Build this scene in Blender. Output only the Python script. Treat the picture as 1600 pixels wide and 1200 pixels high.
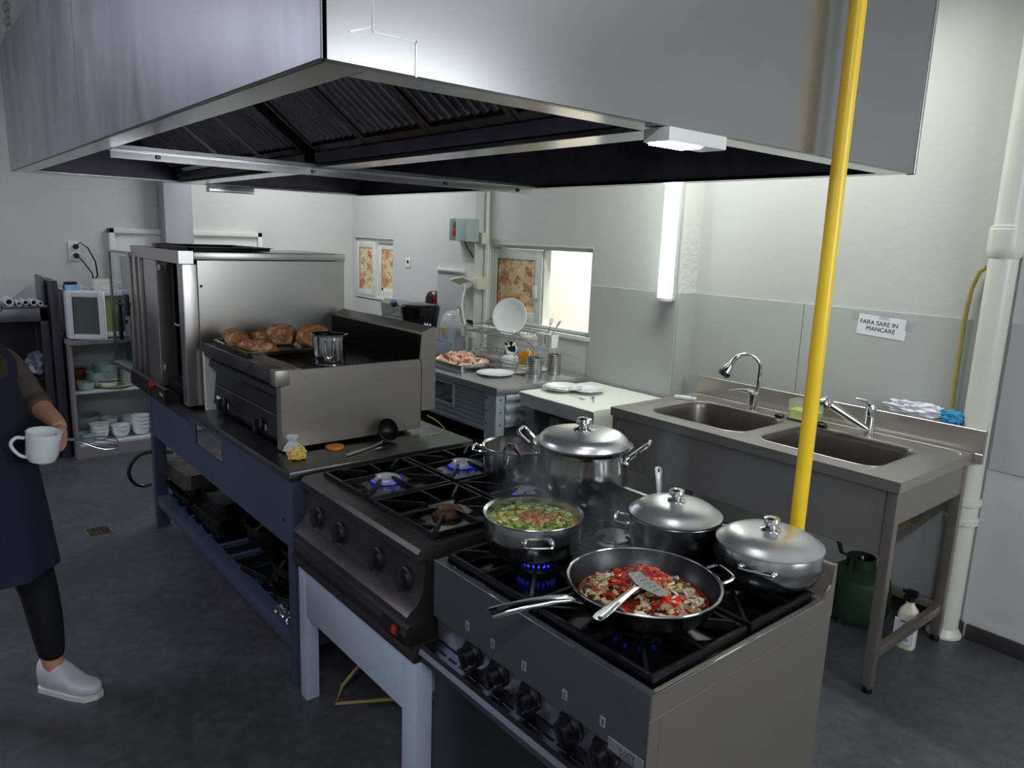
import bpy, bmesh, math, random
from mathutils import Vector, Matrix, noise
random.seed(7)
for o in list(bpy.data.objects): bpy.data.objects.remove(o, do_unlink=True)
S = bpy.context.scene
COL = S.collection
PI = math.pi
# ---------------------------------------------------------------- camera
cd = bpy.data.cameras.new('camera'); cam = bpy.data.objects.new('camera', cd); COL.objects.link(cam)
cd.sensor_width = 36; cd.lens = 1150.91/1600*36; cd.clip_start = .02; cd.clip_end = 60
RW = ((0.6368606, 0.7701579, 0.0355715), (-0.1715728, 0.0965943, 0.9804246), (0.7516457, -0.6304969, 0.1936552))
m = Matrix([[RW[j][i] for j in range(3)] for i in range(3)]).to_4x4()
m.translation = (0, 0, 1.75)
cam.matrix_world = m
S.camera = cam
# ---------------------------------------------------------------- view, world
S.view_settings.view_transform = 'Standard'
try: S.view_settings.look = 'None'
except Exception: pass
S.view_settings.gamma = 1; S.view_settings.exposure = 0.12
S.view_settings.use_curve_mapping = False
w = bpy.data.worlds.new('world'); S.world = w; w.use_nodes = True
w.node_tree.nodes['Background'].inputs[0].default_value = (.6, .7, .9, 1)
w.node_tree.nodes['Background'].inputs[1].default_value = .05
# ---------------------------------------------------------------- area lights of the room
def area(name, loc, rot, sx, sy, power, col):
    l = bpy.data.lights.new(name, 'AREA'); l.shape = 'RECTANGLE'; l.size = sx; l.size_y = sy
    l.energy = power; l.color = col
    o = bpy.data.objects.new(name, l); COL.objects.link(o); o.location = loc; o.rotation_euler = rot
    return o
# ceiling luminaires (their housings are built with the room)
CEIL = [(-2.2, 3.0, 0), (-5.6, 2.6, 0), (-4.6, -1.3, 0), (.6, -.6, PI/2)]
area('ceiling_light_back', (-2.2, 3.0, 2.93), (0, 0, 0), 1.2, .12, 28, (.95, 1.0, .93))
area('ceiling_light_oven', (-5.6, 2.6, 2.93), (0, 0, 0), 1.2, .12, 30, (.93, .97, 1.0))
area('ceiling_light_aisle', (-4.6, -1.3, 2.93), (0, 0, 0), 1.2, .12, 44, (.80, .82, 1.0))
area('ceiling_light_front', (.6, -.6, 2.93), (0, 0, PI/2), 1.2, .12, 46, (.88, .90, 1.0))
# unseen fill light added before the right hand wall (fill_light_frame)
area('right_fill_light', (1.55, 2.2, 2.0), (0, PI/2, 0), 1.3, 1.1, 34, (.90, .94, 1.0))

# ---------------------------------------------------------------- materials
MATS = {}
def lin(c):
    return tuple((x/12.92 if x <= .04045 else ((x+.055)/1.055)**2.4) for x in c)
def mat(name, col, rough=.5, metal=0, **k):
    """procedural material; k: nscale, namp (colour variation), bump, bscale, stretch, trans, emis, estr, coat, rvar, spec"""
    if name in MATS: return MATS[name]
    M = bpy.data.materials.new(name); M.use_nodes = True; nt = M.node_tree; N = nt.nodes; L = nt.links
    b = N['Principled BSDF']; c = lin(col)
    b.inputs['Base Color'].default_value = (*c, 1); b.inputs['Roughness'].default_value = rough
    b.inputs['Metallic'].default_value = metal
    if 'spec' in k: b.inputs['Specular IOR Level'].default_value = k['spec']
    if 'coat' in k: b.inputs['Coat Weight'].default_value = k['coat']; b.inputs['Coat Roughness'].default_value = .15
    if 'trans' in k: b.inputs['Transmission Weight'].default_value = k['trans']
    if 'ior' in k: b.inputs['IOR'].default_value = k['ior']
    if 'alpha' in k: b.inputs['Alpha'].default_value = k['alpha']
    if 'sss' in k: b.inputs['Subsurface Weight'].default_value = k['sss']; b.inputs['Subsurface Radius'].default_value = (.02, .008, .005)
    if 'emis' in k:
        b.inputs['Emission Color'].default_value = (*lin(k['emis']), 1); b.inputs['Emission Strength'].default_value = k.get('estr', 1)
    tc = N.new('ShaderNodeTexCoord'); mp = N.new('ShaderNodeMapping'); L.new(tc.outputs['Object'], mp.inputs['Vector'])
    mp.inputs['Scale'].default_value = k.get('stretch', (1, 1, 1))
    if k.get('namp', .06) > 0:
        n = N.new('ShaderNodeTexNoise'); n.inputs['Scale'].default_value = k.get('nscale', 6); n.inputs['Detail'].default_value = 6
        n.inputs['Roughness'].default_value = .62
        L.new(mp.outputs[0], n.inputs['Vector'])
        r = N.new('ShaderNodeMapRange'); r.inputs['From Min'].default_value = .3; r.inputs['From Max'].default_value = .7
        a = k.get('namp', .06); r.inputs['To Min'].default_value = 1-a; r.inputs['To Max'].default_value = 1+a
        L.new(n.outputs['Fac'], r.inputs['Value'])
        if 'col2' in k:
            mx = N.new('ShaderNodeMix'); mx.data_type = 'RGBA'
            mx.inputs['A'].default_value = (*c, 1); mx.inputs['B'].default_value = (*lin(k['col2']), 1)
            r.inputs['From Min'].default_value = k.get('lo', .4); r.inputs['From Max'].default_value = k.get('hi', .65)
            r.inputs['To Min'].default_value = 0; r.inputs['To Max'].default_value = 1
            L.new(r.outputs[0], mx.inputs['Factor']); L.new(mx.outputs['Result'], b.inputs['Base Color'])
        else:
            mx = N.new('ShaderNodeVectorMath'); mx.operation = 'SCALE'; mx.inputs[0].default_value = c
            L.new(r.outputs[0], mx.inputs['Scale']); L.new(mx.outputs[0], b.inputs['Base Color'])
        if k.get('rvar', 0):
            q = N.new('ShaderNodeMapRange'); q.inputs['From Min'].default_value = .3; q.inputs['From Max'].default_value = .7
            q.inputs['To Min'].default_value = max(.02, rough-k['rvar']); q.inputs['To Max'].default_value = rough+k['rvar']
            L.new(n.outputs['Fac'], q.inputs['Value']); L.new(q.outputs[0], b.inputs['Roughness'])
    if k.get('bump', 0):
        n2 = N.new('ShaderNodeTexNoise'); n2.inputs['Scale'].default_value = k.get('bscale', 40); n2.inputs['Detail'].default_value = 4
        L.new(mp.outputs[0], n2.inputs['Vector'])
        bp = N.new('ShaderNodeBump'); bp.inputs['Strength'].default_value = k['bump']; bp.inputs['Distance'].default_value = k.get('bdist', .01)
        L.new(n2.outputs['Fac'], bp.inputs['Height']); L.new(bp.outputs[0], b.inputs['Normal'])
    MATS[name] = M
    return M
def steel(name, v=.62, rough=.3, st=(1, 1, 40), **k):
    tint = k.pop('tint', (1, 1, 1))
    kk = dict(nscale=5, namp=.04, rvar=.03, stretch=st); kk.update(k); kk.pop('bump', None); mt = kk.pop('mt', 1)
    return mat(name, tuple(v*t for t in tint), rough, mt, **kk)
STEEL = steel('brushed_steel', .70, .30, (1, 1, 1), nscale=3, mt=.9)
STEELX = steel('brushed_steel_sides', .60, .36, (.6, .6, 25), tint=(1, .97, .92), mt=.72, nscale=6, namp=.03)
SINKST = steel('sink_steel', .72, .33, (1, 1, 1), tint=(1, .975, .94), mt=.80, namp=.03)
HOODST = steel('hood_steel', .60, .40, (1.5, 1.5, .6), tint=(.97, .97, 1.0), nscale=3.2, namp=.17, rvar=.06, mt=.85)
HOODSR = steel('hood_steel_right', .62, .24, (1, 1, 1), tint=(.99, .985, .98), nscale=1.5, namp=.02, rvar=0, mt=.80)
HOODLIP = steel('hood_lip_steel', .70, .20, (1, 1, 1))
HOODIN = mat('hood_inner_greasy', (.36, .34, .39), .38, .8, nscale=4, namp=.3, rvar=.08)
FILTER = mat('greasy_baffle', (.50, .49, .50), .30, .9, nscale=9, namp=.35, rvar=.1)
POLISH = steel('polished_steel', .80, .13, (1, 1, 1), namp=.03, rvar=.03, bump=0)
POTST = steel('pot_steel', .70, .24, (1, 1, 18), namp=.06)
LIDST = steel('lid_steel', .84, .30, (1, 1, 1), namp=.04, mt=.88)
CHROME = steel('chrome', .85, .07, (1, 1, 1), namp=0, bump=0)
DARKST = steel('dark_used_steel', .36, .33, (1, 1, 1), namp=.12, rvar=.1)
BLKST = mat('blackened_stove_steel', (.30, .285, .28), .33, .7, nscale=5, namp=.18, rvar=.1)
BSTOVE = steel('stove_front_steel', .46, .36, (1, 1, 1), tint=(.96, .96, 1.03), mt=.75)
ENAM = mat('black_enamel', (.035, .035, .04), .16, 0, nscale=10, namp=.3, rvar=.08, coat=.3)
IRON = mat('cast_iron', (.045, .045, .05), .38, .25, nscale=20, namp=.4, rvar=.12, bump=.15, bscale=160, bdist=.002)
BLKPL = mat('black_plastic', (.03, .03, .032), .4, 0, namp=.1)
KNOBG = mat('grey_black_knob', (.13, .13, .135), .45, 0, namp=.1)
BLUE = mat('blue_grey_paint', (.255, .285, .355), .42, 0, nscale=4, namp=.08, rvar=.06)
WHITEP = mat('white_enamel_frame', (.74, .78, .86), .35, 0, namp=.03)
WHPL = mat('white_plastic', (.86, .87, .85), .35, 0, namp=.02)
CREAM = mat('cream_plastic', (.80, .79, .70), .45, 0, namp=.05)
CERAM = mat('white_ceramic', (.90, .92, .92), .12, 0, namp=.01, coat=.4)
GLASSG = mat('greenish_glassware', (.86, .93, .92), .06, 0, namp=0, trans=.85, ior=1.45)
GLASS = mat('clear_glass', (.96, .98, .98), .02, 0, namp=0, trans=1, ior=1.1)
BLKGL = mat('black_glass', (.03, .035, .05), .05, 0, namp=0, coat=.5)
WOODBR = mat('brown_stain', (.35, .22, .12), .6, 0)
CERAMB = mat('terracotta', (.55, .25, .17), .5, 0)
ALU = mat('grey_aluminium', (.66, .70, .73), .40, .35, nscale=6, namp=.05, rvar=.06)
WIRE = steel('rack_wire', .72, .22, (1, 1, 1), bump=0)
YEL = mat('yellow_pipe_paint', (.93, .78, .14), .38, 0, nscale=5, namp=.05, rvar=.05, coat=.2)
BREAD = mat('bread_crust', (.60, .38, .19), .7, 0, nscale=26, col2=(.86, .72, .55), lo=.50, hi=.68, bump=.9, bscale=34, bdist=.008)
NAVY = mat('navy_apron_cloth', (.085, .105, .20), .85, 0, nscale=5, namp=.15, bump=.15, bscale=12, bdist=.01)
BROWNT = mat('taupe_knit', (.33, .285, .275), .9, 0, nscale=30, namp=.12, bump=.1, bscale=200, bdist=.002)
BLKCL = mat('black_leggings', (.03, .03, .035), .85, 0)
SKIN = mat('skin', (.78, .57, .48), .5, 0, nscale=8, namp=.05, sss=.15)
HAIR = mat('dark_hair', (.07, .05, .05), .5, 0, nscale=30, namp=.3, stretch=(1, 1, .2), bump=.4, bscale=60, bdist=.004)
SHOE = mat('white_shoe_leather', (.80, .79, .82), .45, 0, namp=.04)
PAPER = mat('white_paper', (.88, .89, .90), .7, 0, namp=.02)
CLOTH = mat('white_table_paper', (.86, .87, .83), .75, 0, nscale=5, namp=.02, bump=.25, bscale=5, bdist=.02)
INK = mat('black_ink', (.05, .05, .06), .6, 0, namp=0)
RED = mat('red_plastic', (.75, .10, .07), .4, 0)
BROWNL = mat('dark_brown_broth', (.23, .12, .06), .08, 0, nscale=8, namp=.3)

# ---------------------------------------------------------------- mesh builder
class B:
    def __init__(s): s.bm = bmesh.new(); s.mi = 0
    def use(s, i): s.mi = i; return s
    def _done(s, n0):
        s.bm.faces.ensure_lookup_table()
        for f in s.bm.faces[n0:]: f.material_index = s.mi
        return s
    def box(s, a, b, bev=0, seg=2, rot=None, piv=None):
        n0 = len(s.bm.faces)
        c = [(a[i]+b[i])/2 for i in range(3)]; d = [abs(b[i]-a[i]) for i in range(3)]
        M = Matrix.Translation(c) @ Matrix.Diagonal((*d, 1))
        if rot is not None:
            p = Vector(piv if piv else c)
            M = Matrix.Translation(p) @ rot.to_4x4() @ Matrix.Translation(-p) @ M
        r = bmesh.ops.create_cube(s.bm, size=1, matrix=M)
        if bev > 0:
            bev = min(bev, min(d)*.49)
            es = list({e for v in r['verts'] for e in v.link_edges})
            bmesh.ops.bevel(s.bm, geom=es, offset=bev, segments=seg, profile=.6, affect='EDGES')
        return s._done(n0)
    def ring(s, pts): return [s.bm.verts.new(p) for p in pts]
    def loft(s, rings, cap0=False, cap1=False, closed=True):
        n0 = len(s.bm.faces)
        R = [s.ring(r) for r in rings]; n = len(R[0])
        for a, b in zip(R, R[1:]):
            for i in range(n if closed else n-1):
                j = (i+1) % n
                try: s.bm.faces.new((a[i], a[j], b[j], b[i]))
                except Exception: pass
        if cap0: s.bm.faces.new(list(reversed(R[0])))
        if cap1: s.bm.faces.new(R[-1])
        return s._done(n0)
    def tube(s, pts, r, n=8, closed=False, sm=0):
        P = [Vector(p) for p in pts]; k = len(P)
        if sm and not closed:
            Q, RQ = [], []; rl = list(r) if isinstance(r, (list, tuple)) else [r]*k
            for i in range(k-1):
                a, b_, c, d = P[max(i-1, 0)], P[i], P[i+1], P[min(i+2, k-1)]
                for j in range(sm):
                    t = j/sm
                    Q.append(.5*((2*b_)+(c-a)*t+(2*a-5*b_+4*c-d)*t*t+(3*b_-a-3*c+d)*t**3)); RQ.append(rl[i]*(1-t)+rl[i+1]*t)
            Q.append(P[-1]); RQ.append(rl[-1]); P, r, k = Q, RQ, len(Q)
        rr_ = r if isinstance(r, (list, tuple)) else [r]*k
        rings = []; up = None
        for i in range(k):
            if closed: t = (P[(i+1) % k]-P[i-1])
            else: t = P[min(i+1, k-1)]-P[max(i-1, 0)]
            t = t.normalized() if t.length > 1e-9 else Vector((0, 0, 1))
            if up is None:
                up = Vector((0, 0, 1)) if abs(t.z) < .9 else Vector((1, 0, 0))
            u = (up - t*up.dot(t))
            if u.length < 1e-6: u = t.orthogonal()
            u.normalize(); v = t.cross(u); up = u
            rings.append([P[i]+(u*math.cos(2*PI*j/n)+v*math.sin(2*PI*j/n))*rr_[i] for j in range(n)])
        if closed: rings.append(rings[0]); return s.loft(rings)
        return s.loft(rings, True, True)
    def lathe(s, prof, c=(0, 0, 0), n=40, M=None):
        """profile of (r, z); r == 0 makes a pole"""
        n0 = len(s.bm.faces); C_ = Vector(c); prev = None
        for (r, z) in prof:
            if r <= 1e-6: ring = [s.bm.verts.new(s._t(Vector((0, 0, z)), M)+C_)]
            else: ring = [s.bm.verts.new(s._t(Vector((r*math.cos(2*PI*i/n), r*math.sin(2*PI*i/n), z)), M)+C_) for i in range(n)]
            if prev is not None:
                if len(prev) == 1 and len(ring) > 1:
                    for i in range(n): s.bm.faces.new((prev[0], ring[i], ring[(i+1) % n]))
                elif len(ring) == 1 and len(prev) > 1:
                    for i in range(n): s.bm.faces.new((prev[i], ring[0], prev[(i+1) % n]))
                elif len(ring) > 1:
                    for i in range(n): s.bm.faces.new((prev[i], ring[i], ring[(i+1) % n], prev[(i+1) % n]))
            prev = ring
        return s._done(n0)
    def _t(s, v, M): return (M @ v) if M is not None else v
    def prism(s, poly, ax, a, b):
        """closed 2-D polygon extruded along axis ax from a to b"""
        def p3(u, v, w_): return {'x': (w_, u, v), 'y': (u, w_, v), 'z': (u, v, w_)}[ax]
        return s.loft([[p3(u, v, a) for u, v in poly], [p3(u, v, b) for u, v in poly]], True, True)
    def blob(s, c, rad, amp=.1, fr=3, sub=3, seed=0, rot=None, pw=1):
        n0 = len(s.bm.faces)
        r = bmesh.ops.create_icosphere(s.bm, subdivisions=sub, radius=1)
        q = rot.to_4x4() if rot is not None else Matrix.Identity(4)
        for v in r['verts']:
            d = v.co.normalized(); k = 1+amp*noise.noise(d*fr+Vector((seed*3.1, seed*1.7, seed)))
            if pw != 1: d = Vector([math.copysign(abs(t)**pw, t) for t in d])
            v.co = Vector(c)+(q @ Vector((d.x*rad[0]*k, d.y*rad[1]*k, d.z*rad[2]*k)))
        return s._done(n0)
    def sheet(s, fn, nu, nv, th=0):
        """surface fn(u, v) u,v in 0..1; th > 0 gives it thickness along -z"""
        n0 = len(s.bm.faces)
        V = [[s.bm.verts.new(fn(i/nu, j/nv)) for j in range(nv+1)] for i in range(nu+1)]
        for i in range(nu):
            for j in range(nv): s.bm.faces.new((V[i][j], V[i+1][j], V[i+1][j+1], V[i][j+1]))
        if th:
            fs = s.bm.faces[n0:] if False else list({f for r in V for v in r for f in v.link_faces})
            bmesh.ops.recalc_face_normals(s.bm, faces=fs)
            bmesh.ops.solidify(s.bm, geom=fs, thickness=th)
        return s._done(n0)
    def plate(s, outer, holes, z0, z1):
        """flat plate with holes (outlines in xy)"""
        cu = bpy.data.curves.new('tmp', 'CURVE'); cu.dimensions = '2D'; cu.fill_mode = 'BOTH'; cu.extrude = abs(z1-z0)/2
        for loop in [outer]+holes:
            sp = cu.splines.new('POLY'); sp.points.add(len(loop)-1); sp.use_cyclic_u = True
            for p, q in zip(sp.points, loop): p.co = (q[0], q[1], 0, 1)
        s._curve(cu, Matrix.Translation((0, 0, (z0+z1)/2)))
        return s
    def _curve(s, cu, M):
        n0 = len(s.bm.faces)
        o = bpy.data.objects.new('tmp', cu); COL.objects.link(o)
        bpy.context.view_layer.update()
        me = bpy.data.meshes.new_from_object(o.evaluated_get(bpy.context.evaluated_depsgraph_get()))
        me.transform(M); s.bm.from_mesh(me)
        bpy.data.objects.remove(o, do_unlink=True); bpy.data.meshes.remove(me); bpy.data.curves.remove(cu)
        s._done(n0)
    def text(s, body, size, M, ext=.0005):
        cu = bpy.data.curves.new('tmp', 'FONT'); cu.body = body; cu.size = size; cu.extrude = ext; cu.align_x = 'CENTER'
        s._curve(cu, M); return s
    def xf(s, M):
        bmesh.ops.transform(s.bm, matrix=M, verts=s.bm.verts); return s
ORG = {}
def finish(bm, name, mats, org, ang=32):
    bmesh.ops.remove_doubles(bm, verts=bm.verts, dist=1e-5)
    bmesh.ops.recalc_face_normals(bm, faces=bm.faces)
    for f in bm.faces: f.smooth = True
    for e in bm.edges:
        if len(e.link_faces) == 2 and e.calc_face_angle(0) > math.radians(ang): e.smooth = False
    me = bpy.data.meshes.new(name)
    bmesh.ops.translate(bm, verts=bm.verts, vec=-Vector(org))
    bm.to_mesh(me); bm.free()
    for m_ in (mats if isinstance(mats, (list, tuple)) else [mats]): me.materials.append(m_)
    return me
def obj(name, b, mats, parent=None, label=None, ang=32):
    """ONE mesh object, part of `parent` or top-level"""
    if parent is None:
        vs = [v.co for v in b.bm.verts]
        org = (sum(v.x for v in vs)/len(vs), sum(v.y for v in vs)/len(vs), min(v.z for v in vs))
    else: org = ORG[parent.name]
    o = bpy.data.objects.new(name, finish(b.bm, name, mats, org, ang)); COL.objects.link(o)
    ORG[o.name] = org
    if parent is not None: o.parent = parent
    else: o.location = org
    if label: o['label'] = label
    return o
def thing(name, label, cat, loc, group=None):
    o = bpy.data.objects.new(name, None); COL.objects.link(o); o.empty_display_size = .05
    o.location = loc; ORG[o.name] = tuple(loc); o['label'] = label; o['category'] = cat
    if group: o['group'] = group
    return o
def tag(o, label, cat, group=None, kind=None):
    o['label'] = label; o['category'] = cat
    if group: o['group'] = group
    if kind: o['kind'] = kind
    return o
def struct(name, b, mats, label=None, parent=None):
    o = obj(name, b, mats, parent)
    o['kind'] = 'structure'
    if label: o['label'] = label
    return o
def dup(root, loc, label, rz=None):
    """copy of a thing with its parts and sub-parts"""
    r = root.copy(); COL.objects.link(r); r.location = loc; r['label'] = label
    if rz is not None: r.rotation_euler = (0, 0, rz)
    for ch in list(root.children):
        c = ch.copy(); COL.objects.link(c); c.parent = r
        for g in ch.children:
            d = g.copy(); COL.objects.link(d); d.parent = c
    return r
def rr(cx, cy, w_, d, r, z=None, n=5):
    out = []
    for (sx, sy, a0) in ((1, 1, 0), (-1, 1, PI/2), (-1, -1, PI), (1, -1, 1.5*PI)):
        for i in range(n+1):
            a = a0+PI/2*i/n
            x = cx+sx*(w_/2-r)+r*math.cos(a); y = cy+sy*(d/2-r)+r*math.sin(a)
            out.append((x, y) if z is None else (x, y, z))
    return out
def circ(cx, cy, r, n=24, z=None):
    return [((cx+r*math.cos(2*PI*i/n), cy+r*math.sin(2*PI*i/n)) + (() if z is None else (z,))) for i in range(n)]
RX = lambda a: Matrix.Rotation(a, 4, 'X')
RY = lambda a: Matrix.Rotation(a, 4, 'Y')
RZ = lambda a: Matrix.Rotation(a, 4, 'Z')
TR = lambda *v: Matrix.Translation(v)
# ================================================================ ROOM
FLOOR = mat('dark_vinyl_floor', (.235, .235, .25), .38, 0, nscale=2.2, namp=.0)
SEAMY = 1.2
def floor_mat():
    M = FLOOR; nt = M.node_tree; N = nt.nodes; L = nt.links; b = N['Principled BSDF']
    tc = N.new('ShaderNodeTexCoord')
    n1 = N.new('ShaderNodeTexNoise'); n1.inputs['Scale'].default_value = 1.6; n1.inputs['Detail'].default_value = 8; n1.inputs['Roughness'].default_value = .7
    n2 = N.new('ShaderNodeTexNoise'); n2.inputs['Scale'].default_value = 26; n2.inputs['Detail'].default_value = 5
    n3 = N.new('ShaderNodeTexNoise'); n3.inputs['Scale'].default_value = 5.5; n3.inputs['Detail'].default_value = 6; n3.inputs['Roughness'].default_value = .6
    for n in (n1, n2, n3): L.new(tc.outputs['Object'], n.inputs['Vector'])
    r1 = N.new('ShaderNodeValToRGB'); r1.color_ramp.elements[0].position = .3; r1.color_ramp.elements[1].position = .75
    r1.color_ramp.elements[0].color = (*lin((.25, .25, .265)), 1); r1.color_ramp.elements[1].color = (*lin((.345, .345, .36)), 1)
    L.new(n1.outputs['Fac'], r1.inputs[0])
    r2 = N.new('ShaderNodeMapRange'); r2.inputs[1].default_value = .3; r2.inputs[2].default_value = .7; r2.inputs[3].default_value = .8; r2.inputs[4].default_value = 1.2
    L.new(n2.outputs['Fac'], r2.inputs[0])
    v = N.new('ShaderNodeVectorMath'); v.operation = 'SCALE'; L.new(r1.outputs[0], v.inputs[0]); L.new(r2.outputs[0], v.inputs['Scale'])
    # worn pale spots
    r3 = N.new('ShaderNodeMapRange'); r3.inputs[1].default_value = .66; r3.inputs[2].default_value = .72; L.new(n3.outputs['Fac'], r3.inputs[0])
    mx = N.new('ShaderNodeMix'); mx.data_type = 'RGBA'; mx.inputs['B'].default_value = (*lin((.42, .42, .44)), 1)
    m2 = N.new('ShaderNodeMath'); m2.operation = 'MULTIPLY'; m2.inputs[1].default_value = .45; L.new(r3.outputs[0], m2.inputs[0])
    sx = N.new('ShaderNodeSeparateXYZ'); L.new(tc.outputs['Object'], sx.inputs[0])
    def seam(sock, off, per):
        a = N.new('ShaderNodeMath'); a.operation = 'ADD'; a.inputs[1].default_value = off; L.new(sock, a.inputs[0])
        p = N.new('ShaderNodeMath'); p.operation = 'PINGPONG'; p.inputs[1].default_value = per/2; L.new(a.outputs[0], p.inputs[0])
        c = N.new('ShaderNodeMath'); c.operation = 'LESS_THAN'; c.inputs[1].default_value = .0022; L.new(p.outputs[0], c.inputs[0]); return c
    s1, s2 = seam(sx.outputs[1], SEAMY, 2.0), seam(sx.outputs[0], .9, 3.2)
    sm_ = N.new('ShaderNodeMath'); sm_.operation = 'MAXIMUM'; L.new(s1.outputs[0], sm_.inputs[0]); L.new(s2.outputs[0], sm_.inputs[1])
    dk = N.new('ShaderNodeMapRange'); dk.inputs[3].default_value = 1; dk.inputs[4].default_value = .55; L.new(sm_.outputs[0], dk.inputs[0])
    L.new(m2.outputs[0], mx.inputs['Factor']); L.new(v.outputs[0], mx.inputs['A']); v9 = N.new('ShaderNodeVectorMath'); v9.operation = 'SCALE'; L.new(mx.outputs['Result'], v9.inputs[0]); L.new(dk.outputs[0], v9.inputs['Scale']); L.new(v9.outputs[0], b.inputs['Base Color'])
    q = N.new('ShaderNodeMapRange'); q.inputs[3].default_value = .30; q.inputs[4].default_value = .52; L.new(n1.outputs['Fac'], q.inputs[0]); L.new(q.outputs[0], b.inputs['Roughness'])
    bp = N.new('ShaderNodeBump'); bp.inputs['Strength'].default_value = .08; L.new(n2.outputs['Fac'], bp.inputs['Height']); L.new(bp.outputs[0], b.inputs['Normal'])
floor_mat()
WALL = mat('white_plaster', (.765, .765, .75), .6, 0, nscale=3, namp=.02, bump=.18, bscale=26, bdist=.006)
WALL2 = mat('white_plaster_lower', (.84, .85, .87), .5, 0, nscale=3, namp=.02, bump=.08, bscale=30, bdist=.006)
PANEL = mat('grey_wall_panel', (.70, .71, .70), .25, 0, nscale=2, namp=.015, spec=.35)
CEILM = mat('ceiling_paint', (.84, .84, .84), .8, 0, namp=.02)
BASEB = mat('dark_skirting', (.20, .19, .19), .5, 0)
FRAME = mat('white_window_frame', (.84, .85, .82), .35, 0, namp=.02)
CREAMW = mat('cream_wall_beyond', (.93, .92, .87), .7, 0, namp=.01)
X0, X1, Y0, Y1, ZC = -6.75, 1.65, -2.4, 3.70, 2.98
YL = 3.53                                          # the window wall, proud of the sink wall
struct('floor', B().box((X0-.2, Y0-.2, -.1), (X1+.2, 5.2, 0)), FLOOR)
struct('ceiling', B().box((X0-.2, Y0-.2, ZC), (X1+.2, 5.2, ZC+.1)), CEILM)
struct('wall_left', B().box((X0-.2, Y0, 0), (X0, 5.0, ZC)), WALL)
struct('wall_right', B().box((X1, Y0, 0), (X1+.2, Y1+.2, ZC)), WALL)
struct('wall_front', B().box((X0-.2, Y0-.2, 0), (X1+.2, Y0, ZC)), WALL)
# back wall with two serving hatches
W1 = (-4.535, -3.43, 1.12, 1.675); W2 = (-6.70, -5.97, 1.165, 1.70)
b = B()
for (x0, x1, z0, z1) in ((X0, -2.72, W1[3]+.03, ZC), (X0, -2.72, 0, W1[2]), (X0, W2[0], W1[2], W1[3]+.03), (W2[1], W1[0], W1[2], W1[3]+.03), (W1[1], -2.72, W1[2], W1[3]+.03)):
    b.box((x0, YL, z0), (x1, YL+.2, z1))
struct('wall_back', b, WALL)
struct('wall_back_sink', B().box((-2.72, Y1, 0), (X1, Y1+.2, ZC)), WALL)
# pilaster right of the corner pipe, slim pilaster beside the switch box
struct('trim_1', B().box((-1.06, 3.688, 0), (X1, Y1, ZC)), WALL, 'white wall facing right of the corner pipe')
struct('trim_2', B().box((-5.07, 3.42, 0), (-4.575, YL, ZC), .004), WALL, 'shallow pilaster carrying the green and red switch box')
# grey wall panels
def panel(n, x0, x1, z0, z1, y, lab, th=.008):
    return struct('trim_%d' % n, B().box((x0, y-th, z0), (x1, y, z1), .0015, 1), PANEL, lab)
panel(3, -2.715, -2.02, .80, 1.468, Y1, 'grey wall panel behind the left sink')
panel(4, -2.016, -1.045, .80, 1.468, Y1, 'grey wall panel behind the right sink, with the paper notice')
panel(5, -3.425, -2.722, .60, 1.468, YL, 'grey wall panel right of the serving hatch')
panel(6, -1.055, .10, .815, 1.468, 3.688, 'grey wall panel right of the corner pipe')
panel(7, .105, X1-.01, .815, 1.468, 3.688, 'grey wall panel beyond the right edge')
struct('trim_8', B().box((-2.72, YL, .6), (-2.712, Y1-.008, 1.468)), PANEL, 'return of the grey panel beside the sink')
panel(9, -5.065, -4.69, .80, 1.475, 3.42, 'grey panel on the pilaster under the switch box')
struct('trim_14', B().box((-5.065, 3.395, 1.475), (-4.69, 3.42, 1.497), .003), FRAME, 'white ledge strip over the pilaster panel')
b = B().box((-1.035, 3.668, 0), (X1, 3.688, .07), .004)
struct('baseboard_right', b, BASEB)
struct('baseboard_back', B().box((-2.71, 3.68, 0), (-1.05, 3.70, .07), .004), BASEB)
# room beyond the hatches
struct('wall_beyond', B().box((X0, 4.9, 0), (-1.9, 5.0, ZC)).box((-2.0, 3.9, 0), (-1.9, 4.9, ZC)), CREAMW)
area('adjoining_room_light', (-3.7, 4.3, 2.9), (0, 0, 0), 1.4, .3, 88, (1.0, .985, .94))
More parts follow.
